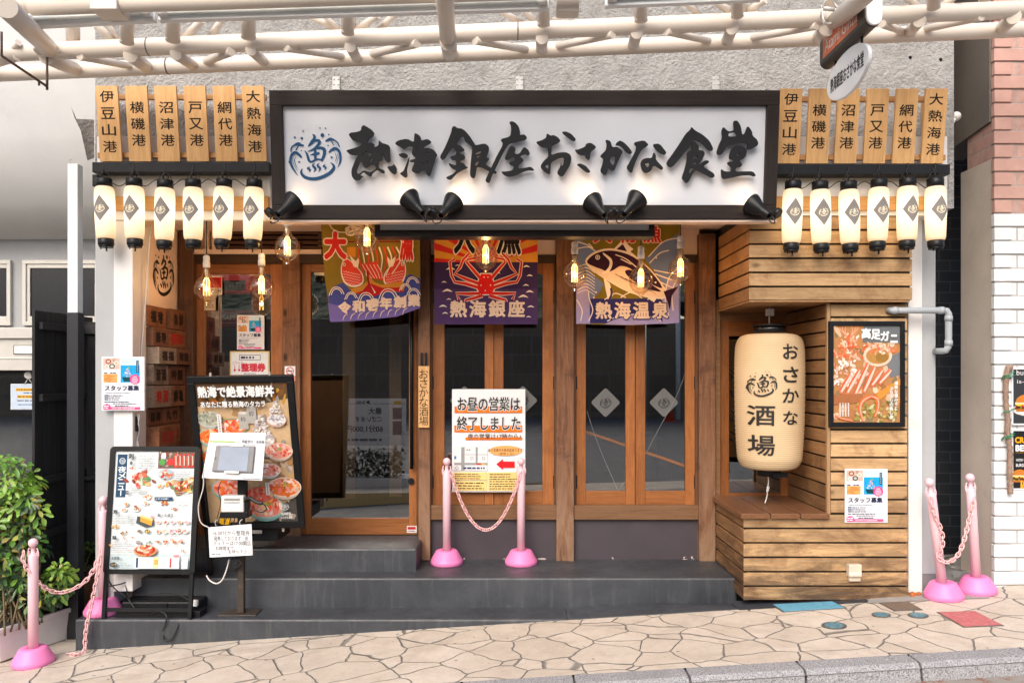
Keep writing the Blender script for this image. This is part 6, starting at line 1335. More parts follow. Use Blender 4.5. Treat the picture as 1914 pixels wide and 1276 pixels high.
tl = nd(nt, 'ShaderNodeBsdfTranslucent'); nt.links.new(at.outputs[0], tl.inputs[0]); ms = nd(nt, 'ShaderNodeMixShader'); ms.inputs[0].default_value = .25
nt.links.new(bs.outputs[0], ms.inputs[1]); nt.links.new(tl.outputs[0], ms.inputs[2]); nt.links.new(ms.outputs[0], nt.nodes['Material Output'].inputs[0])
b = MB(); b.add(lv, lf, True); b.build('foliage', m, SH, cols=lc_); stem.build('stem', mat('brown_stem', (.12, .085, .04), .7), SH)
# dim plant beyond the post
D2 = thing('dark_shrub', P(165, 1060, -.15), 'small dark shrub in the shade behind the square post', 'shrub'); lv, lf, lc_ = [], [], []; stem = MB(); root = P(165, 1095, -.12)
cl(160, 1050, -.14, 22, 32, .08, 16, DK, .06); b = MB(); b.add(lv, lf, True); b.build('foliage', m, D2, cols=lc_); stem.build('stem', MATS['brown_stem'], D2)

# ---------------------------------------------------------------- right: alley, brick shop, posters, pipe
def brick(name, c1, c2, mortar):
    m, nt, b = base_mat(name); v = coords(nt, (1, 1, 1), False, True)
    sp = nd(nt, 'ShaderNodeSeparateXYZ'); nt.links.new(v, sp.inputs[0]); cb = nd(nt, 'ShaderNodeCombineXYZ'); ad = nd(nt, 'ShaderNodeMath', operation='ADD'); nt.links.new(sp.outputs[0], ad.inputs[0]); nt.links.new(sp.outputs[1], ad.inputs[1]); nt.links.new(ad.outputs[0], cb.inputs[0]); nt.links.new(sp.outputs[2], cb.inputs[1])
    t = nd(nt, 'ShaderNodeTexBrick'); t.inputs['Scale'].default_value = 1; t.inputs['Brick Width'].default_value = .27; t.inputs['Row Height'].default_value = .094; t.inputs['Mortar Size'].default_value = .006; t.inputs['Mortar Smooth'].default_value = .15
    t.inputs['Color1'].default_value = (*c1, 1); t.inputs['Color2'].default_value = (*c2, 1); t.inputs['Mortar'].default_value = (*mortar, 1); nt.links.new(cb.outputs[0], t.inputs['Vector'])
    col = mix(nt, t.outputs[0], tuple(x*.6 for x in c1), ramp(nt, noise(nt, v, 18, 6, .7), [(.45, (0, 0, 0)), (.75, (.6, .6, .6))]))
    nt.links.new(col, b.inputs['Base Color']); b.inputs['Roughness'].default_value = .75
    iv = nd(nt, 'ShaderNodeMath', operation='SUBTRACT'); iv.inputs[0].default_value = 1; nt.links.new(t.outputs['Fac'], iv.inputs[1]); bump(nt, b, iv.outputs[0], .6, .008); return m
BB = thing('brick_shop', (3.6, .2, .2), 'neighbouring shop front of pink brick above and white painted brick below', 'building')
YB = -.62; xb_ = XU(1859, YB); zs = ZV(404, YB)
b = MB(); b.box(xb_, 6, YB, -.3, zs, 5.5); b.build('pink_brickwork', brick('pink_brick', (.50, .29, .24), (.58, .36, .30), (.42, .37, .34)), BB)
b = MB(); b.box(xb_, 6, YB, -.3, .1, zs); b.build('white_brickwork', brick('white_brick', (.70, .70, .71), (.76, .76, .77), (.44, .43, .42)), BB)
m_pb, m_wb = mat('quoin_pink', (.54, .32, .265), .7, bmp=.4, bs_=30), mat('quoin_white', (.76, .76, .77), .6, bmp=.4, bs_=30)
q1, q2 = MB(), MB(); h = .094; k0 = int(.2/h)
for i in range(k0, 50):
    z = i*h; q = q1 if z >= zs-.02 else q2
    if z > 4.4: continue
    w = .004 if i % 2 else .0; q.box(xb_-.006-w, xb_+(.24 if i % 2 else .11), YB-.012-w*.3, YB+.025, z+.006, z+h-.006)
q1.build('quoin', m_pb, BB, .003); q2.build('quoin', m_wb, BB, .003)
xs_ = xb_-.002
b = MB(); b.box(xs_, xs_+.3, YB+.027, -.22, .1, 3.2); b.build('side_wall', mat('beige_render', (.62, .54, .46), .85, vs=2, bmp=.2, bs_=30, c2=(.5, .43, .37), c2at=(.55, .8), island=False), BB)
b = MB(); b.hexa([(xs_-.015, YB+.03, ZV(225, YB)), (xs_-.015, .1, ZV(300, .1)), (xs_+.2, .1, ZV(300, .1)), (xs_+.2, YB+.03, ZV(225, YB))], [(xs_-.015, YB+.03, 4.6), (xs_-.015, .1, 4.6), (xs_+.2, .1, 4.6), (xs_+.2, YB+.03, 4.6)]); b.build('side_eave', mat('brown_grey_render', (.16, .14, .12), .8, vs=2), BB)
AW = thing('alley_wall', (3.1, .3, .2), 'black tiled wall closing the narrow alley between the shops', 'wall')
b = MB(); b.box(2.9, 3.7, .3, .5, .0, 5.2)
m, nt, bs = base_mat('black_tile'); v = coords(nt, (1, 1, 1), False, True); sp = nd(nt, 'ShaderNodeSeparateXYZ'); nt.links.new(v, sp.inputs[0]); cb = nd(nt, 'ShaderNodeCombineXYZ'); nt.links.new(sp.outputs[0], cb.inputs[0]); nt.links.new(sp.outputs[2], cb.inputs[1])
t = nd(nt, 'ShaderNodeTexBrick'); t.inputs['Scale'].default_value = 1; t.inputs['Brick Width'].default_value = .18; t.inputs['Row Height'].default_value = .085; t.inputs['Mortar Size'].default_value = .004; t.inputs['Color1'].default_value = (.02, .02, .022, 1); t.inputs['Color2'].default_value = (.03, .03, .033, 1); t.inputs['Mortar'].default_value = (.07, .07, .07, 1); nt.links.new(cb.outputs[0], t.inputs['Vector']); nt.links.new(t.outputs[0], bs.inputs['Base Color']); bs.inputs['Roughness'].default_value = .35
b.build('tiled_face', m, AW)
rb = MB()
for i in range(22):
    x = random.uniform(2.95, 3.25); y = random.uniform(-.45, .2); r = random.uniform(.03, .08); z = ground(x)
    pts = [Vector((x+r*random.uniform(.6, 1.2)*sx_, y+r*random.uniform(.6, 1.2)*sy_, z+r*sz_*random.uniform(.6, 1.1))) for sx_ in (-1, 1) for sy_ in (-1, 1) for sz_ in (0, 1.2)]
    rb.add(pts, [(0, 1, 3, 2), (4, 6, 7, 5), (0, 4, 5, 1), (2, 3, 7, 6), (0, 2, 6, 4), (1, 5, 7, 3)])
tag(rb.build('alley_rubble', mat('rubble_concrete', (.2, .2, .19), .9, vs=5, c2=(.06, .06, .055)), bevel=.006), 'broken grey concrete lumps lying in the alley', 'rubble', kind='stuff')

BR = thing('bare_branch', P(1885, 800, YB-.03), 'crooked bare branch tied to the white brick with green string', 'branch')
b = MB(); bp_ = [(1885, 683), (1881, 705), (1880, 730), (1881, 758), (1884, 785), (1883, 810), (1887, 830), (1888, 855), (1887, 880), (1888, 905), (1889, 922)]
b.tube(cat([tuple(P(u, v, YB-.04)) for u, v in bp_], 4), [.013+.006*abs(math.sin(i*1.7)) for i in range(41)], 10); b.tube([P(1889, 695, YB-.04), P(1893, 680, YB-.05)], [.01, .007], 6); b.tube([P(1883, 820, YB-.04), P(1877, 812, YB-.06)], [.009, .006], 6)
b.build('wood', mat('grey_brown_bark', (.27, .17, .125), .85, vs=14, bmp=.8, bs_=60, bd=.006, c2=(.36, .26, .2)), BR)
b = MB()
for v, w in ((700, 0), (704, 3), (768, 0), (814, 0), (817, 1)):
    p0 = P(1887, v, YB-.066); b.tube([P(1872, v+6, YB-.02), P(1876, v+2, YB-.05), p0, P(1893, v-4+w, YB-.055), P(1898, v-5, YB-.01)], .0035, 6)
b.build('green_string', mat('green_string', (.02, .25, .11), .6), BR)
for nm, v0, v1, lab in (('burger_poster', 686, 794, 'dark poster with a burger picture and white script on the white brick'), ('burger_poster', 801, 915, 'black poster with yellow and white beer lettering below the burger picture')):
    t = thing(nm, P(1925, v1, YB-.02), lab, 'poster', 'burger shop posters'); b = MB(); b.pbox(1891, 1985, v0, v1, YB-.02, .003); b.build('sheet', M_paper, t)
    a = Art(S(YB-.021), 1925, v1); top = v0 == 686
    a.rect(1894, v0+4, 1982, v1-3, hx('3a3c40') if top else (.018, .018, .02))
    def burger(u, v, r):
        a.poly([(u-r, v)]+[(u-r*math.cos(i*math.pi/10), v-r*.75*math.sin(i*math.pi/10)) for i in range(1, 10)]+[(u+r, v)], hx('c87c34')); a.rect(u-r*1.04, v, u+r*1.04, v+r*.16, hx('e8d8b0')); a.rect(u-r, v+r*.14, u+r, v+r*.34, hx('f0c040')); a.rect(u-r*.96, v+r*.32, u+r*.96, v+r*.6, hx('5a2c18'))
        for i in range(16): a.blob(u+random.uniform(-r, r), v+r*random.uniform(.25, .6), r*.14, r*.08, vary(random.choice([hx('a03420'), hx('70a040'), hx('5a2c18')]), .2))
        a.rect(u-r*.94, v+r*.6, u+r*.94, v+r*.85, hx('b87030'))
    if top:
        a.text('burger', 1900, 691, 1938, 704, (.8, .8, .8), .0); a.text('is-the', 1901, 709, 1936, 716, (.8, .8, .8), 0); a.ell(1922, 765, 30, 12, hx('d8d8d8')); burger(1918, 752, 20)
    else:
        a.text('CRAFT', 1897, 816, 1936, 828, hx('f0a818'), .05); a.text('BEER', 1898, 831, 1930, 843, (.85, .85, .85), .05); a.rect(1898, 845, 1930, 846, hx('a87818')); a.text('WITH', 1899, 857, 1912, 862, (.8, .8, .8), .02); a.text('BURGERS', 1899, 866, 1922, 872, (.8, .8, .8), .02)
        burger(1906, 888, 15)
        for i in range(24): x = random.uniform(1908, 1975); a.stroke([(x, 912, 3), (x+random.uniform(-6, 6), random.uniform(890, 902), 3)], vary(hx('e8a830'), .2))
    a.build('print', M_print, t, tuple(P(1925, v1, YB-.021)))

dp = thing('drain_pipe', P(1720, 600, -.7), 'pale grey plastic drain pipe bent round the corner pillar', 'pipe')
b = MB(); Yp = -.765; pts = [P(1665, 580, -.72), P(1662, 580, -.745), P(1668, 580, Yp), P(1700, 580, Yp), P(1760, 580, Yp), P(1770, 581, Yp), P(1773, 586, Yp), P(1773, 600, Yp), P(1773, 640, Yp), P(1772, 648, Yp), P(1768, 655, Yp), P(1760, 656, -.74), P(1749, 656, -.64)]
b.tube(pts, 6/S(Yp), 14); b.build('pipe_run', mat('grey_pvc', (.38, .41, .44), .4), dp)
b = MB(); r_ = 7/S(Yp)
for p0, p1 in (((1755, 580), (1764, 580)), ((1773, 590), (1773, 600)), ((1773, 636), (1773, 646)), ((1668, 580), (1677, 580))): b.tube([P(*p0, Yp), P(*p1, Yp)], r_, 14)
b.build('pipe_socket', MATS['grey_pvc'], dp)
ds_ = thing('eave_camera', P(1787, 217, -.5), 'small white round fitting at the top corner of the right end', 'fitting')
b = MB(); b.sphere(P(1787, 218, -.56), .033, 16); b.tube([P(1787, 218, -.56), P(1778, 232, -.58)], .014, 8); b.build('housing', M_plastic, ds_)
fl = thing('flood_lamp', P(1770, 340, -.7), 'small dark bracket lamp beside the last right lantern', 'lamp')
b = MB(); b.pbox(1764, 1774, 333, 352, -.72, .08); b.tube([P(1768, 333, -.7), P(1762, 326, -.75)], .008, 8); b.build('housing', mat('grey_green_metal', (.2, .2, .17), .5), fl, .004)
fl = thing('flood_lamp', P(178, 335, -.7), 'small black bracket lamp beside the first left lantern', 'lamp')
b = MB(); b.pbox(172, 182, 326, 348, -.75, .08); b.build('housing', M_black, fl, .004)
so_ = thing('outdoor_socket', P(1598, 1086, Yb), 'beige outdoor power socket on the lowest cedar slats', 'socket')
b = MB(); b.pbox(1587, 1611, 1055, 1078, Yb-.045, .045); b.hexa([P(1588, 1053, Yb-.01), P(1610, 1053, Yb-.01), P(1611, 1074, Yb-.055), P(1588, 1074, Yb-.055)], [P(1588, 1078, Yb), P(1610, 1078, Yb), P(1611, 1078, Yb-.05), P(1588, 1078, Yb-.05)]); b.build('cover', mat('beige_plastic', (.66, .58, .46), .45), so_, .004)
b = MB(); b.pbox(1588, 1609, 1076, 1086, Yb-.03, .03); b.build('outlet', MATS['beige_plastic'], so_, .003)

# covers set in the paving
def cover(name, quad, dz, c, label, cat_, rim=None, pat=True):
    t = thing(name, Vector((sum(p[0] for p in quad)/4, sum(p[1] for p in quad)/4, 0)), label, cat_); t.location.z = ground(t.location.x)
    b = MB(); top = [Vector((x, y, ground(x)+dz)) for x, y in quad]; b.hexa(top, [p-Vector((0, 0, .03)) for p in top]); b.build('plate', c, t)
    if rim:
        cx_, cy_ = t.location.x, t.location.y; o = [Vector((cx_+(x-cx_)*1.07, cy_+(y-cy_)*1.1, ground(cx_+(x-cx_)*1.07)+dz-.003)) for x, y in quad]; b = MB(); b.hexa(o, [p-Vector((0, 0, .03)) for p in o]); b.build('rim', rim, t)
    return t
def gp(u, v):     # photo pixel to the sloping pavement
    d = Vector(((u-957)/F, 1, -(v-HZ)/F)); tt = (HC-.068)/(.0616*d.x-d.z); return (d.x*tt, CY+tt)
M_rim = mat('cast_rim', (.13, .12, .11), .7, .2)
bt = mat('blue_cover', (.12, .36, .5), .55, vs=20, c2=(.2, .4, .5), c2at=(.5, .7), bmp=.6, bs_=70, bd=.004)
cover('meter_cover', [gp(1466, 1143), gp(1578, 1136), gp(1555, 1124.5), gp(1445, 1130)], .006, bt, 'light blue rectangular cover in the dark strip under the cedar bay', 'cover', M_rim)
cover('meter_cover', [gp(1801, 1171), gp(1872, 1168), gp(1822, 1143), gp(1755, 1145)], .006, mat('red_cover', (.5, .14, .14), .6, vs=14, c2=(.58, .25, .24), c2at=(.5, .7), bmp=.6, bs_=70), 'worn red rectangular cover in the paving at the right', 'cover', M_rim)
cover('drain_grate', [gp(1672, 1141), gp(1722, 1139), gp(1697, 1124.5), gp(1645, 1127)], .006, mat('rusty_grate', (.17, .125, .09), .9, vs=40, bmp=1, bs_=90), 'rust brown grate in the paving beside the pillar foot', 'grate', M_rim)
for u, v, ru, lab in ((1559, 1169, 20, 'blue round valve lid nearest the kerb'), (1647, 1149, 15, 'blue round valve lid between the blue cover and the grate'), (1716, 1150, 16, 'blue round valve lid beside the red cover')):
    x, y = gp(u, v); t = thing('valve_lid', (x, y, ground(x)), lab, 'valve lid', 'blue valve lids'); r = ru/S(y)
    for nm, rr, dz, mm in (('ring', 1.12, .004, M_rim), ('lid', .86, .007, mat('teal_lid', (.06, .17, .22), .5, vs=30, c2=(.2, .34, .38)))):
        vs = [(x+r*rr*math.cos(2*math.pi*i/24), y+r*rr*math.sin(2*math.pi*i/24)*.95) for i in range(24)]; b = MB(); n = 24
        b.add([(p, q, ground(p)+dz) for p, q in vs]+[(p, q, ground(p)-.02) for p, q in vs], [tuple(range(n)), tuple(range(2*n-1, n-1, -1))]+[(i, (i+1) % n, n+(i+1) % n, n+i) for i in range(n)]); b.build(nm, mm, t)
pt_ = MB(); xs2 = [XU(u, -.78) for u in (1380, 1450, 1540, 1625)]
pt_.add([(x, -.80, ground(x)+.004) for x in xs2]+[(x, -.6, ground(x)+.004) for x in xs2], [(i, i+1, i+5, i+4) for i in range(3)]); tag(pt_.build('cement_strip', M_step), None, None, kind='structure')
pt_ = MB(); q = [gp(1620, 1128), gp(1700, 1124), gp(1850, 1118), gp(1850, 1090), gp(1640, 1100)]; pt_.add([(x, y, ground(x)+.0045) for x, y in q], [(0, 1, 2, 3, 4)]); tag(pt_.build('cement_patch', mat('grey_cement', (.32, .3, .28), .9, vs=8, bmp=.6, bs_=40)), None, None, kind='structure')
g_ = MB(); 
for i in range(14): x = XU(1705+random.uniform(-8, 18), -.68); y = -.68+random.uniform(-.06, .0); r = random.uniform(.008, .02); g_.sphere((x, y, ground(x)+r*.5), r, 6)
tag(g_.build('rust_crumbs', mat('rusty_orange', (.42, .13, .03), .95, vs=20)), 'orange rust and crumbs at the foot of the white corner pillar', 'rust', kind='stuff')

# ---------------------------------------------------------------- arcade frame of cream steel tubes overhead
AR = thing('arcade_frame', (0, -1.5, 3.6), 'cream painted tubular steel arcade truss running across the top of the street front', 'canopy frame')
def tubep(name, A, B, wpx, ya, yb, m=M_cream, ext=0):
    a, b_ = P(*A, ya), P(*B, yb); d = b_-a
    t = MB(); t.tube([a-d*ext, b_+d*ext], wpx/2/S((ya+yb)/2), 14); return t.build(name, m, AR)
Y1, Y2, Y3 = -1.15, -1.6, -2.15
tubep('chord', (0, 138), (1914, 55), 29, Y1, Y1, ext=1.0); tubep('chord', (0, 100), (1914, 18), 32, Y2, Y2, ext=1.0)
tubep('chord', (0, 11), (165, 6), 30, Y3, Y3, ext=.4); tubep('chord', (215, 9), (1000, -16), 30, Y3, Y3, ext=.2)
g_ = MB(); a, b_ = P(165, 4, Y3-.06), P(216, 2, Y3-.06); g_.box(a.x, b_.x, Y3-.05, Y3+.08, a.z-.03, a.z+.2); g_.build('gusset', M_cream, AR, .006)
tubep('cross_tube', (10, 12), (92, 92), 36, -2.7, Y2-.02); tubep('cross_tube', (828, -40), (837, 70), 34, -2.5, Y2-.03); tubep('cross_tube', (1650, -40), (1562, 40), 36, -2.5, Y2-.03)
g_ = MB(); a = P(92, 92, Y2-.03); g_.lathe([(.062, -.01), (.07, 0), (.062, .01)], 18, tuple(a+Vector((0, -.02, -.02)))); 
st_ = [((90, 108), (145, 132), 26), ((154, 107), (250, 125), 13), ((245, 105), (275, 126), 24), ((330, 103), (362, 123), 20), ((430, 98), (382, 116), 15), ((470, 95), (494, 116), 19), ((540, 91), (648, 107), 13), ((655, 88), (667, 109), 20), ((775, 83), (690, 102), 15),
       ((838, 80), (841, 101), 30), ((893, 77), (990, 94), 14), ((1013, 72), (1012, 93), 22), ((1140, 66), (1035, 88), 14), ((1190, 62), (1183, 86), 22), ((1250, 60), (1330, 78), 13), ((1368, 54), (1358, 77), 22), ((1520, 50), (1397, 73), 14), ((1548, 50), (1535, 70), 34), ((1650, 46), (1690, 60), 13), ((1718, 40), (1700, 60), 22), ((1830, 33), (1722, 56), 14), ((1894, 33), (1872, 53), 24), ((30, 108), (-40, 130), 14)]
for A, B_, w in st_: tubep('web_strut', A, B_, w, Y2, Y1, ext=.05)
for u, w in ((137, 25), (323, 26), (466, 20), (656, 19), (1195, 23), (1385, 24), (1553, 26), (1840, 20)): 
    v = 100-u/1914*82-8; tubep('hanger_tube', (u, v), (u-2, v-75), w, Y2+.06, Y2-.1)
for u, w in ((237, 26), (323, 27), (464, 28), (650, 25), (1016, 24), (1198, 25), (1378, 24), (1745, 24)):
    v = 100-u/1914*82-15; g_.lathe([(w/2/S(Y2-.1), .0), (w/2.05/S(Y2-.1), -.012), (w/4/S(Y2-.1), -.02), (.002, -.022)], 16, tuple(P(u, v+2, Y2-.1)), caps=False); tubep('hanger_tube', (u, v), (u+1, v-70), w, Y2-.1, Y2-.3)
for A, B_, w in (((30, 85), (12, 105), 12), ((185, 53), (212, 76), 14), ((205, 50), (222, 74), 9), ((372, 44), (346, 70), 14), ((412, 42), (395, 66), 12), ((585, 34), (632, 56), 12), ((612, 36), (634, 56), 10), ((700, 34), (672, 52), 13), ((736, 30), (714, 50), 13), ((935, 20), (968, 40), 12), ((978, 20), (998, 38), 12), ((1062, 24), (1040, 36), 11), ((1280, 4), (1302, 24), 12), ((1340, 6), (1364, 22), 14), ((1424, 4), (1400, 20), 14), ((1690, -6), (1716, 12), 12), ((1790, -8), (1762, 10), 12)):
    tubep('web_strut', A, B_, w, Y2-.05, Y2+.02, ext=.25)
g_.build('end_cap', M_cream, AR)
g_ = MB()      # welded seams and straps
for u, t0 in ((278, 0), (968, 1)):
    v = 100-u/1914*82; p = P(u, v, Y2); g_.tube([p-Vector((.003, 0, 0)), p+Vector((.003, 0, 0))], 32.6/2/S(Y2), 20)
p = P(314, 138-314/1914*83, Y1); g_.tube([p-Vector((.004, 0, 0)), p+Vector((.004, 0, 0))], 29.6/2/S(Y1), 20)
g_.build('seam', M_seam, AR)
g_ = MB(); a, b_ = P(0, 8, -2.5), P(2, 105, -2.3); 
g_.tube([P(3, 60, -2.0), P(3, 104, -2.0)], .006, 6); g_.tube([P(2, 104, -2.0), P(88, 162, -1.7)], .007, 6); g_.tube([P(88, 168, -1.7), P(88, 108, -1.68)], .007, 6); g_.tube([P(73, 152, -1.75), P(73, 160, -1.75)], .006, 6); g_.build('tie_rod', mat('rusty_rod', (.12, .08, .06), .7), AR)
g_ = MB(); pp = [P(1553, 20, Y2-.1)+Vector((.05*math.cos(t), .03*math.sin(t*2), .07*math.sin(t))) for t in [i*.35 for i in range(20)]]; g_.tube(pp, .005, 6); g_.tube(cat([P(1536, 10, Y2-.1), P(1540, 40, Y2-.12), P(1556, 46, Y2-.1), P(1570, 40, Y2-.1)], 5), .005, 6); g_.tube([P(1538, 16, Y2-.11), P(1560, 18, Y2-.12)], .012, 8); g_.build('cable_clamp', M_alu, AR)
# fluorescent battens under the frame
def batten(A, B_, label):
    t = thing('strip_light', P((A[0]+B_[0])/2, (A[1]+B_[1])/2, -2.0), label, 'strip light', 'long strip lights on the arcade frame'); Y = -2.0; a, b_ = P(*A, Y), P(*B_, Y); k = 1/S(Y)
    def sec(dy0, dy1, z0, z1): return ([a+Vector((0, dy0, z0)), b_+Vector((0, dy0, z0)), b_+Vector((0, dy1, z0)), a+Vector((0, dy1, z0))], [a+Vector((0, dy0, z1)), b_+Vector((0, dy0, z1)), b_+Vector((0, dy1, z1)), a+Vector((0, dy1, z1))])
    b = MB(); b.hexa(*sec(-.03, .005, -14*k, 12*k)); b.build('channel', M_whitem, t, .004)
    b = MB(); r = .012; b.tube([a+Vector((.03, -.045, -2*k)), b_+Vector((-.03, -.045, -2*k))], r, 10); b.build('lamp_tube', mat('milky_tube', (.74, .78, .74), .25), t)
    b = MB()
    for e, s_ in ((a, 1), (b_, -1)): b.tube([e+Vector((s_*.01, -.045, -2*k)), e+Vector((s_*.055, -.045, -2*k))], .019, 10)
    b.build('lamp_holder', M_plastic, t)
batten((50, 42), (294, 30), 'shorter strip light at the left of the arcade frame'); batten((300, 30), (1026, 8), 'long strip light in the middle of the arcade frame'); batten((1130, 3), (1420, -9), 'strip light at the right, cut by the top of the picture')
jb = thing('junction_cover', P(1062, 8, -2.05), 'small cream cover box between two strip lights', 'box'); b = MB(); b.pbox(1040, 1083, -14, 22, -2.08, .08); b.build('cover', M_cream, jb, .008)

# hanging street sign: dark capsule box with orange face, and the oval shop board below it
hs = thing('street_sign', P(1590, 80, -1.8), 'dark capsule shaped lightbox with an orange lettered face and white end', 'sign')
near, far = Vector((1.835, -2.0, 3.575)), Vector((1.825, -1.44, 3.575))      # the box runs back from the street towards the wall
d = (far-near); Ld = d.length; d.normalize(); sd = Vector((-d.y, d.x, 0))
def cap(cx_, r, n=10): return [(cx_*0+r*math.cos(a), r*math.sin(a)) for a in [2*math.pi*i/(4*n) for i in range(4*n)]]
def capsule_prof(h, r, n=8):
    return [(r*math.cos(math.pi*i/n), h-r+r*math.sin(math.pi*i/n)) for i in range(n+1)]+[(r*math.cos(math.pi+math.pi*i/n), -(h-r)+r*math.sin(math.pi+math.pi*i/n)) for i in range(n+1)]
cp_ = capsule_prof(.095, .042)
def ring_at(s, k=1): return [near+d*s+sd*x*k+Vector((0, 0, z*k)) for x, z in cp_]
n = len(cp_)
b = MB(); b.add(ring_at(0)+ring_at(Ld), [tuple(range(n)), tuple(range(2*n-1, n-1, -1))]+[(i, (i+1) % n, n+(i+1) % n, n+i) for i in range(n)]); b.build('box', mat('dark_brown_box', (.055, .045, .038), .4), hs, .004)
b = MB(); b.add(ring_at(-.006, .97)+ring_at(-.02, .97), [tuple(range(n)), tuple(range(2*n-1, n-1, -1))]+[(i, (i+1) % n, n+(i+1) % n, n+i) for i in range(n)]); b.build('end_face', M_whitem, hs, .003)
side = -1 if (sd.x > 0) else 1
fo = sd*side*.0435
b = MB(); q = [near+d*.08+fo+Vector((0, 0, -.052)), near+d*(Ld-.05)+fo+Vector((0, 0, -.052)), near+d*(Ld-.05)+fo+Vector((0, 0, .06)), near+d*.08+fo+Vector((0, 0, .06))]; b.hexa(q, [p-sd*side*.004 for p in q]); b.build('orange_face', mat('orange_acrylic', (.62, .12, .03), .3), hs)
a = Art(1000, 0, 0); a.text('Atami Ginza', -Ld*360, -36, Ld*360, 30, (.85, .8, .74), -.005)
o = a.build('lettering', M_print, hs); xd = -d if (-d).cross(Vector((0, 0, 1))).dot(sd*side) > 0 else d
yd = -(sd*side); RMs = Matrix((yd.cross(Vector((0, 0, 1))), yd, Vector((0, 0, 1)))).transposed().to_4x4(); o.matrix_local = Matrix.Translation(near+d*Ld/2+sd*side*.0445-hs.location) @ RMs
b = MB(); b.tube([near+d*.1+Vector((0, 0, .09)), near+d*.1+Vector((0, 0, .6))], .02, 8); b.tube([near+d*(Ld-.1)+Vector((0, 0, .09)), near+d*(Ld-.1)+Vector((0, 0, .6))], .02, 8); b.build('hanger', M_cream, hs)
ov = thing('oval_sign', near+d*Ld/2+Vector((0, 0, -.4)), 'white oval board with black brush lettering hung under the capsule lightbox', 'sign')
cO = near+d*(Ld*.5)+Vector((0, 0, -.22)); ea, eb = .255, .122
rg = lambda k, off: [cO+d*(ea*math.cos(t))+Vector((0, 0, eb*math.sin(t)))+sd*off for t in [2*math.pi*i/40 for i in range(40)]]
b = MB(); n = 40; b.add(rg(1, -.01)+rg(1, .01), [tuple(range(n)), tuple(range(2*n-1, n-1, -1))]+[(i, (i+1) % n, n+(i+1) % n, n+i) for i in range(n)]); b.build('board', M_whitem, ov, .003)
a = Art(1000, 0, 0); a.text('熱海銀座おさかな食堂', -ea*800, -42, ea*800, 42, (.02, .02, .022), .025); o = a.build('lettering', M_print, ov); o.matrix_local = Matrix.Translation(cO+sd*side*.0105-ov.location) @ RMs
b = MB()
for s_ in (.12, Ld-.12): b.tube([near+d*s_+Vector((0, 0, -.09)), near+d*s_+Vector((0, 0, -.15))], .007, 6)
b.build('hook', M_blackm, ov)

# ---------------------------------------------------------------- what the shop windows mirror: car park across the street
def lotz(x, y): return .05+max(0, (-5-y))*.031
slope_sheet('far_pavement', -40, 40, -5.9, -5.0, 0, mat('far_paving', (.42, .36, .29), .85, vs=4), 30, 2, lambda x, y: max(ground(x), .0)*.4+.02)
slope_sheet('parking_lot', -40, 40, -19, -5.9, 0, mat('lot_asphalt', (.12, .12, .122), .9, vs=2, island=False), 8, 10, lotz)
ln = MB()
def strip(p, q, w): 
    p, q = Vector(p), Vector(q); t = (q-p).normalized().cross(Vector((0, 0, 1)))*w/2; ln.add([Vector((v_.x, v_.y, lotz(v_.x, v_.y)+.006)) for v_ in (p-t, p+t, q+t, q-t)], [(0, 1, 2, 3)])
strip((1.7, -14.6, 0), (3.15, -7.2, 0), .16); tag(ln.build('bay_line', mat('orange_paint', (.75, .25, .06), .7)), None, None, kind='structure')
rw = thing('retaining_wall', (0, -18, .4), 'long dark block retaining wall behind the car park, mirrored in the windows', 'wall')
b = MB(); b.box(-20, 20, -18.6, -18, .2, 3.5); b.build('blockwork', brick('block_wall', (.16, .115, .08), (.25, .175, .12), (.24, .19, .15)), rw)
BK = [n_ for n_ in MATS['block_wall'].node_tree.nodes if n_.type == 'TEX_BRICK'][0]; BK.inputs['Brick Width'].default_value = 1.2; BK.inputs['Row Height'].default_value = .6; BK.inputs['Mortar Size'].default_value = .03
hl = MB(); vs = []; fs = []
for i in range(41):
    for j in range(8): x = -40+i*2; vs.append((x, -19-j*3+random.uniform(-.4, .4), 3.3+j*.75+random.uniform(-.4, .4)+1.0*math.sin(x*.3+j)))
for i in range(40):
    for j in range(7): a_ = i*8+j; fs.append((a_, a_+1, a_+9, a_+8))
hl.add(vs, fs); tag(hl.build('hillside', mat('wooded_hill', (.045, .06, .03), .95, vs=.9, var=.5, bmp=1, bs_=2, bd=.6, island=False)), None, None, kind='structure')
pk = thing('price_sign', (-3.1, -6.6, .0), 'white car park price board facing the shop, mirrored in the sliding door', 'sign')
b = MB(); b.box(-1.0, .9, .0, .03, .55, 1.32); b.build('board', M_paper, pk); 
for o in pk.children:
    for v_ in o.data.vertices: v_.co += pk.location
b = MB(); b.box(-.85, -.79, .035, .075, 0, 1.3); b.box(.7, .76, .035, .075, 0, 1.3); b.build('leg', M_alu, pk)
for o in pk.children:
    if o.name.startswith('leg'):
        for v_ in o.data.vertices: v_.co += pk.location
a = Art(100, 0, 0); a.rect(-100, -131, 90, -56, (.82, .83, .84))
for x in (-98, -33): a.rect(x, -124, x+62, -123, (.3, .3, .3))
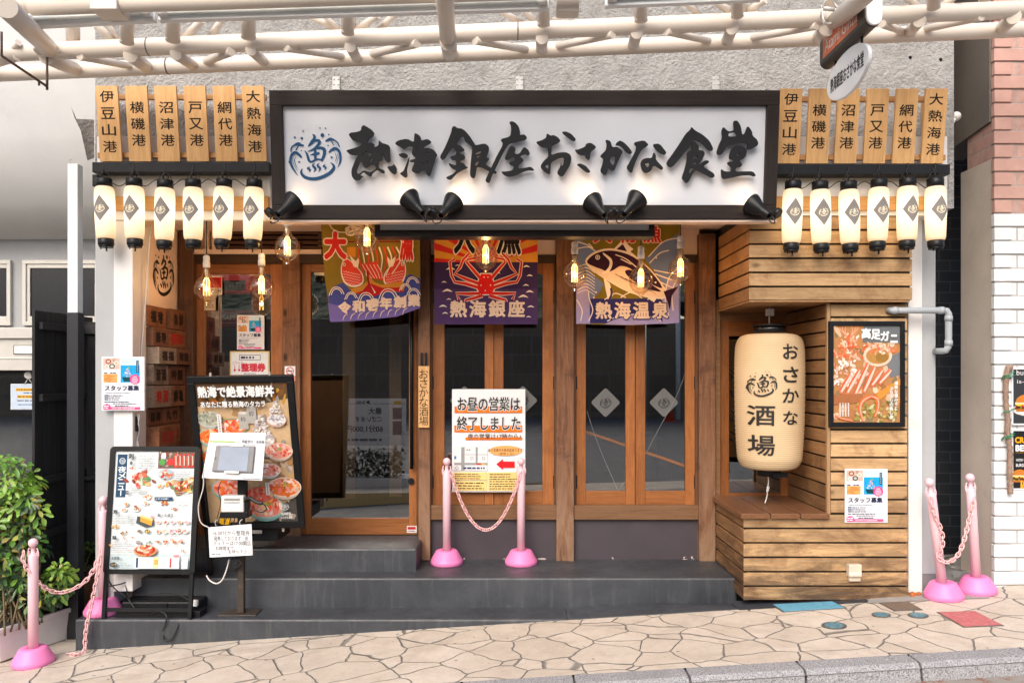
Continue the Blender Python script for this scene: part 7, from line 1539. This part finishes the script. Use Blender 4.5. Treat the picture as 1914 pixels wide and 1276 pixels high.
for t_, x, v0, v1, w in (('▶9:00', -40, -129, -123, 22), ('▶15:00', 20, -129, -123, 26), ('最大', -60, -117, -106, 22), ('最大料', 15, -117, -106, 34), ('ございます', -60, -103, -94, 44), ('ございま', 15, -103, -94, 40), ('60分1,000円', -62, -88, -76, 62), ('30分 400円', 15, -88, -76, 56)): a.text(t_, x, v0, x+w, v1, (.02, .02, .025), .02)
a.rect(-92, -128, -80, -122, hx('c8a030')); a.rect(-93, -117, -78, -98, hx('3c4470')); a.rect(-93, -95, -78, -72, hx('3c4470')); a.lines(-60, -68, 40, -60, 1, hx('606878'))
o = a.build('print', M_print, pk); o.location = (0, -.004, 0)
pk.rotation_euler.z = math.pi; pk.location = (-2.75, -6.6, .03)
hd = thing('street_hedge', (-3.2, -5.9, .0), 'low clipped hedge along the car park edge opposite the door', 'hedge')
lv, lf, lc_ = [], [], []
for i in range(4500):
    p = Vector((random.uniform(-5.6, -1.7), random.uniform(-6.15, -5.65), random.uniform(.05, .55))); leaf(p, Vector((random.gauss(0, 1), random.gauss(.4, 1), random.gauss(.4, 1))), Vector((0, .3, 1)), .07, .04, vary((.014, .03, .010), .5), .2)
b = MB(); b.add(lv, lf); b.build('foliage', MATS['leaf'], hd, cols=lc_)
b = MB(); b.box(-5.7, -1.6, -6.2, -5.6, .0, .16); b.build('kerb_edge', M_conc, hd)
wp = thing('lot_pole', (5.0, -17.5, .4), 'tall white pole at the back of the car park', 'pole'); b = MB(); b.tube([(5.0, -17.5, .4), (5.0, -17.5, 6)], .07, 10); b.build('shaft', M_whitem, wp)
tc = thing('traffic_cone', (4.6, -16.8, .4), 'orange traffic cone in the car park beside the white pole', 'cone'); b = MB(); b.lathe([(.15, .03), (.03, .7), (.02, .72)], 18, (4.6, -16.8, .41)); b.box(4.4, 4.8, -17.0, -16.6, .41, .44); b.build('cone_body', mat('cone_orange', (.6, .07, .03), .5), tc)

# thin white strings tied inside the right-hand window
t = MB()
for pts in ([(1097, 768), (1118, 830), (1150, 905), (1156, 917)], [(1280, 700), (1262, 745), (1232, 800), (1207, 848)], [(1158, 917), (1163, 905), (1170, 899)]): t.tube(cat([tuple(P(u, v, .082)) for u, v in pts], 5), .0014, 6)
tag(t.build('window_string', mat('grey_string', (.3, .3, .3), .8)), 'thin white strings slung slack across the right pair of windows', 'string')
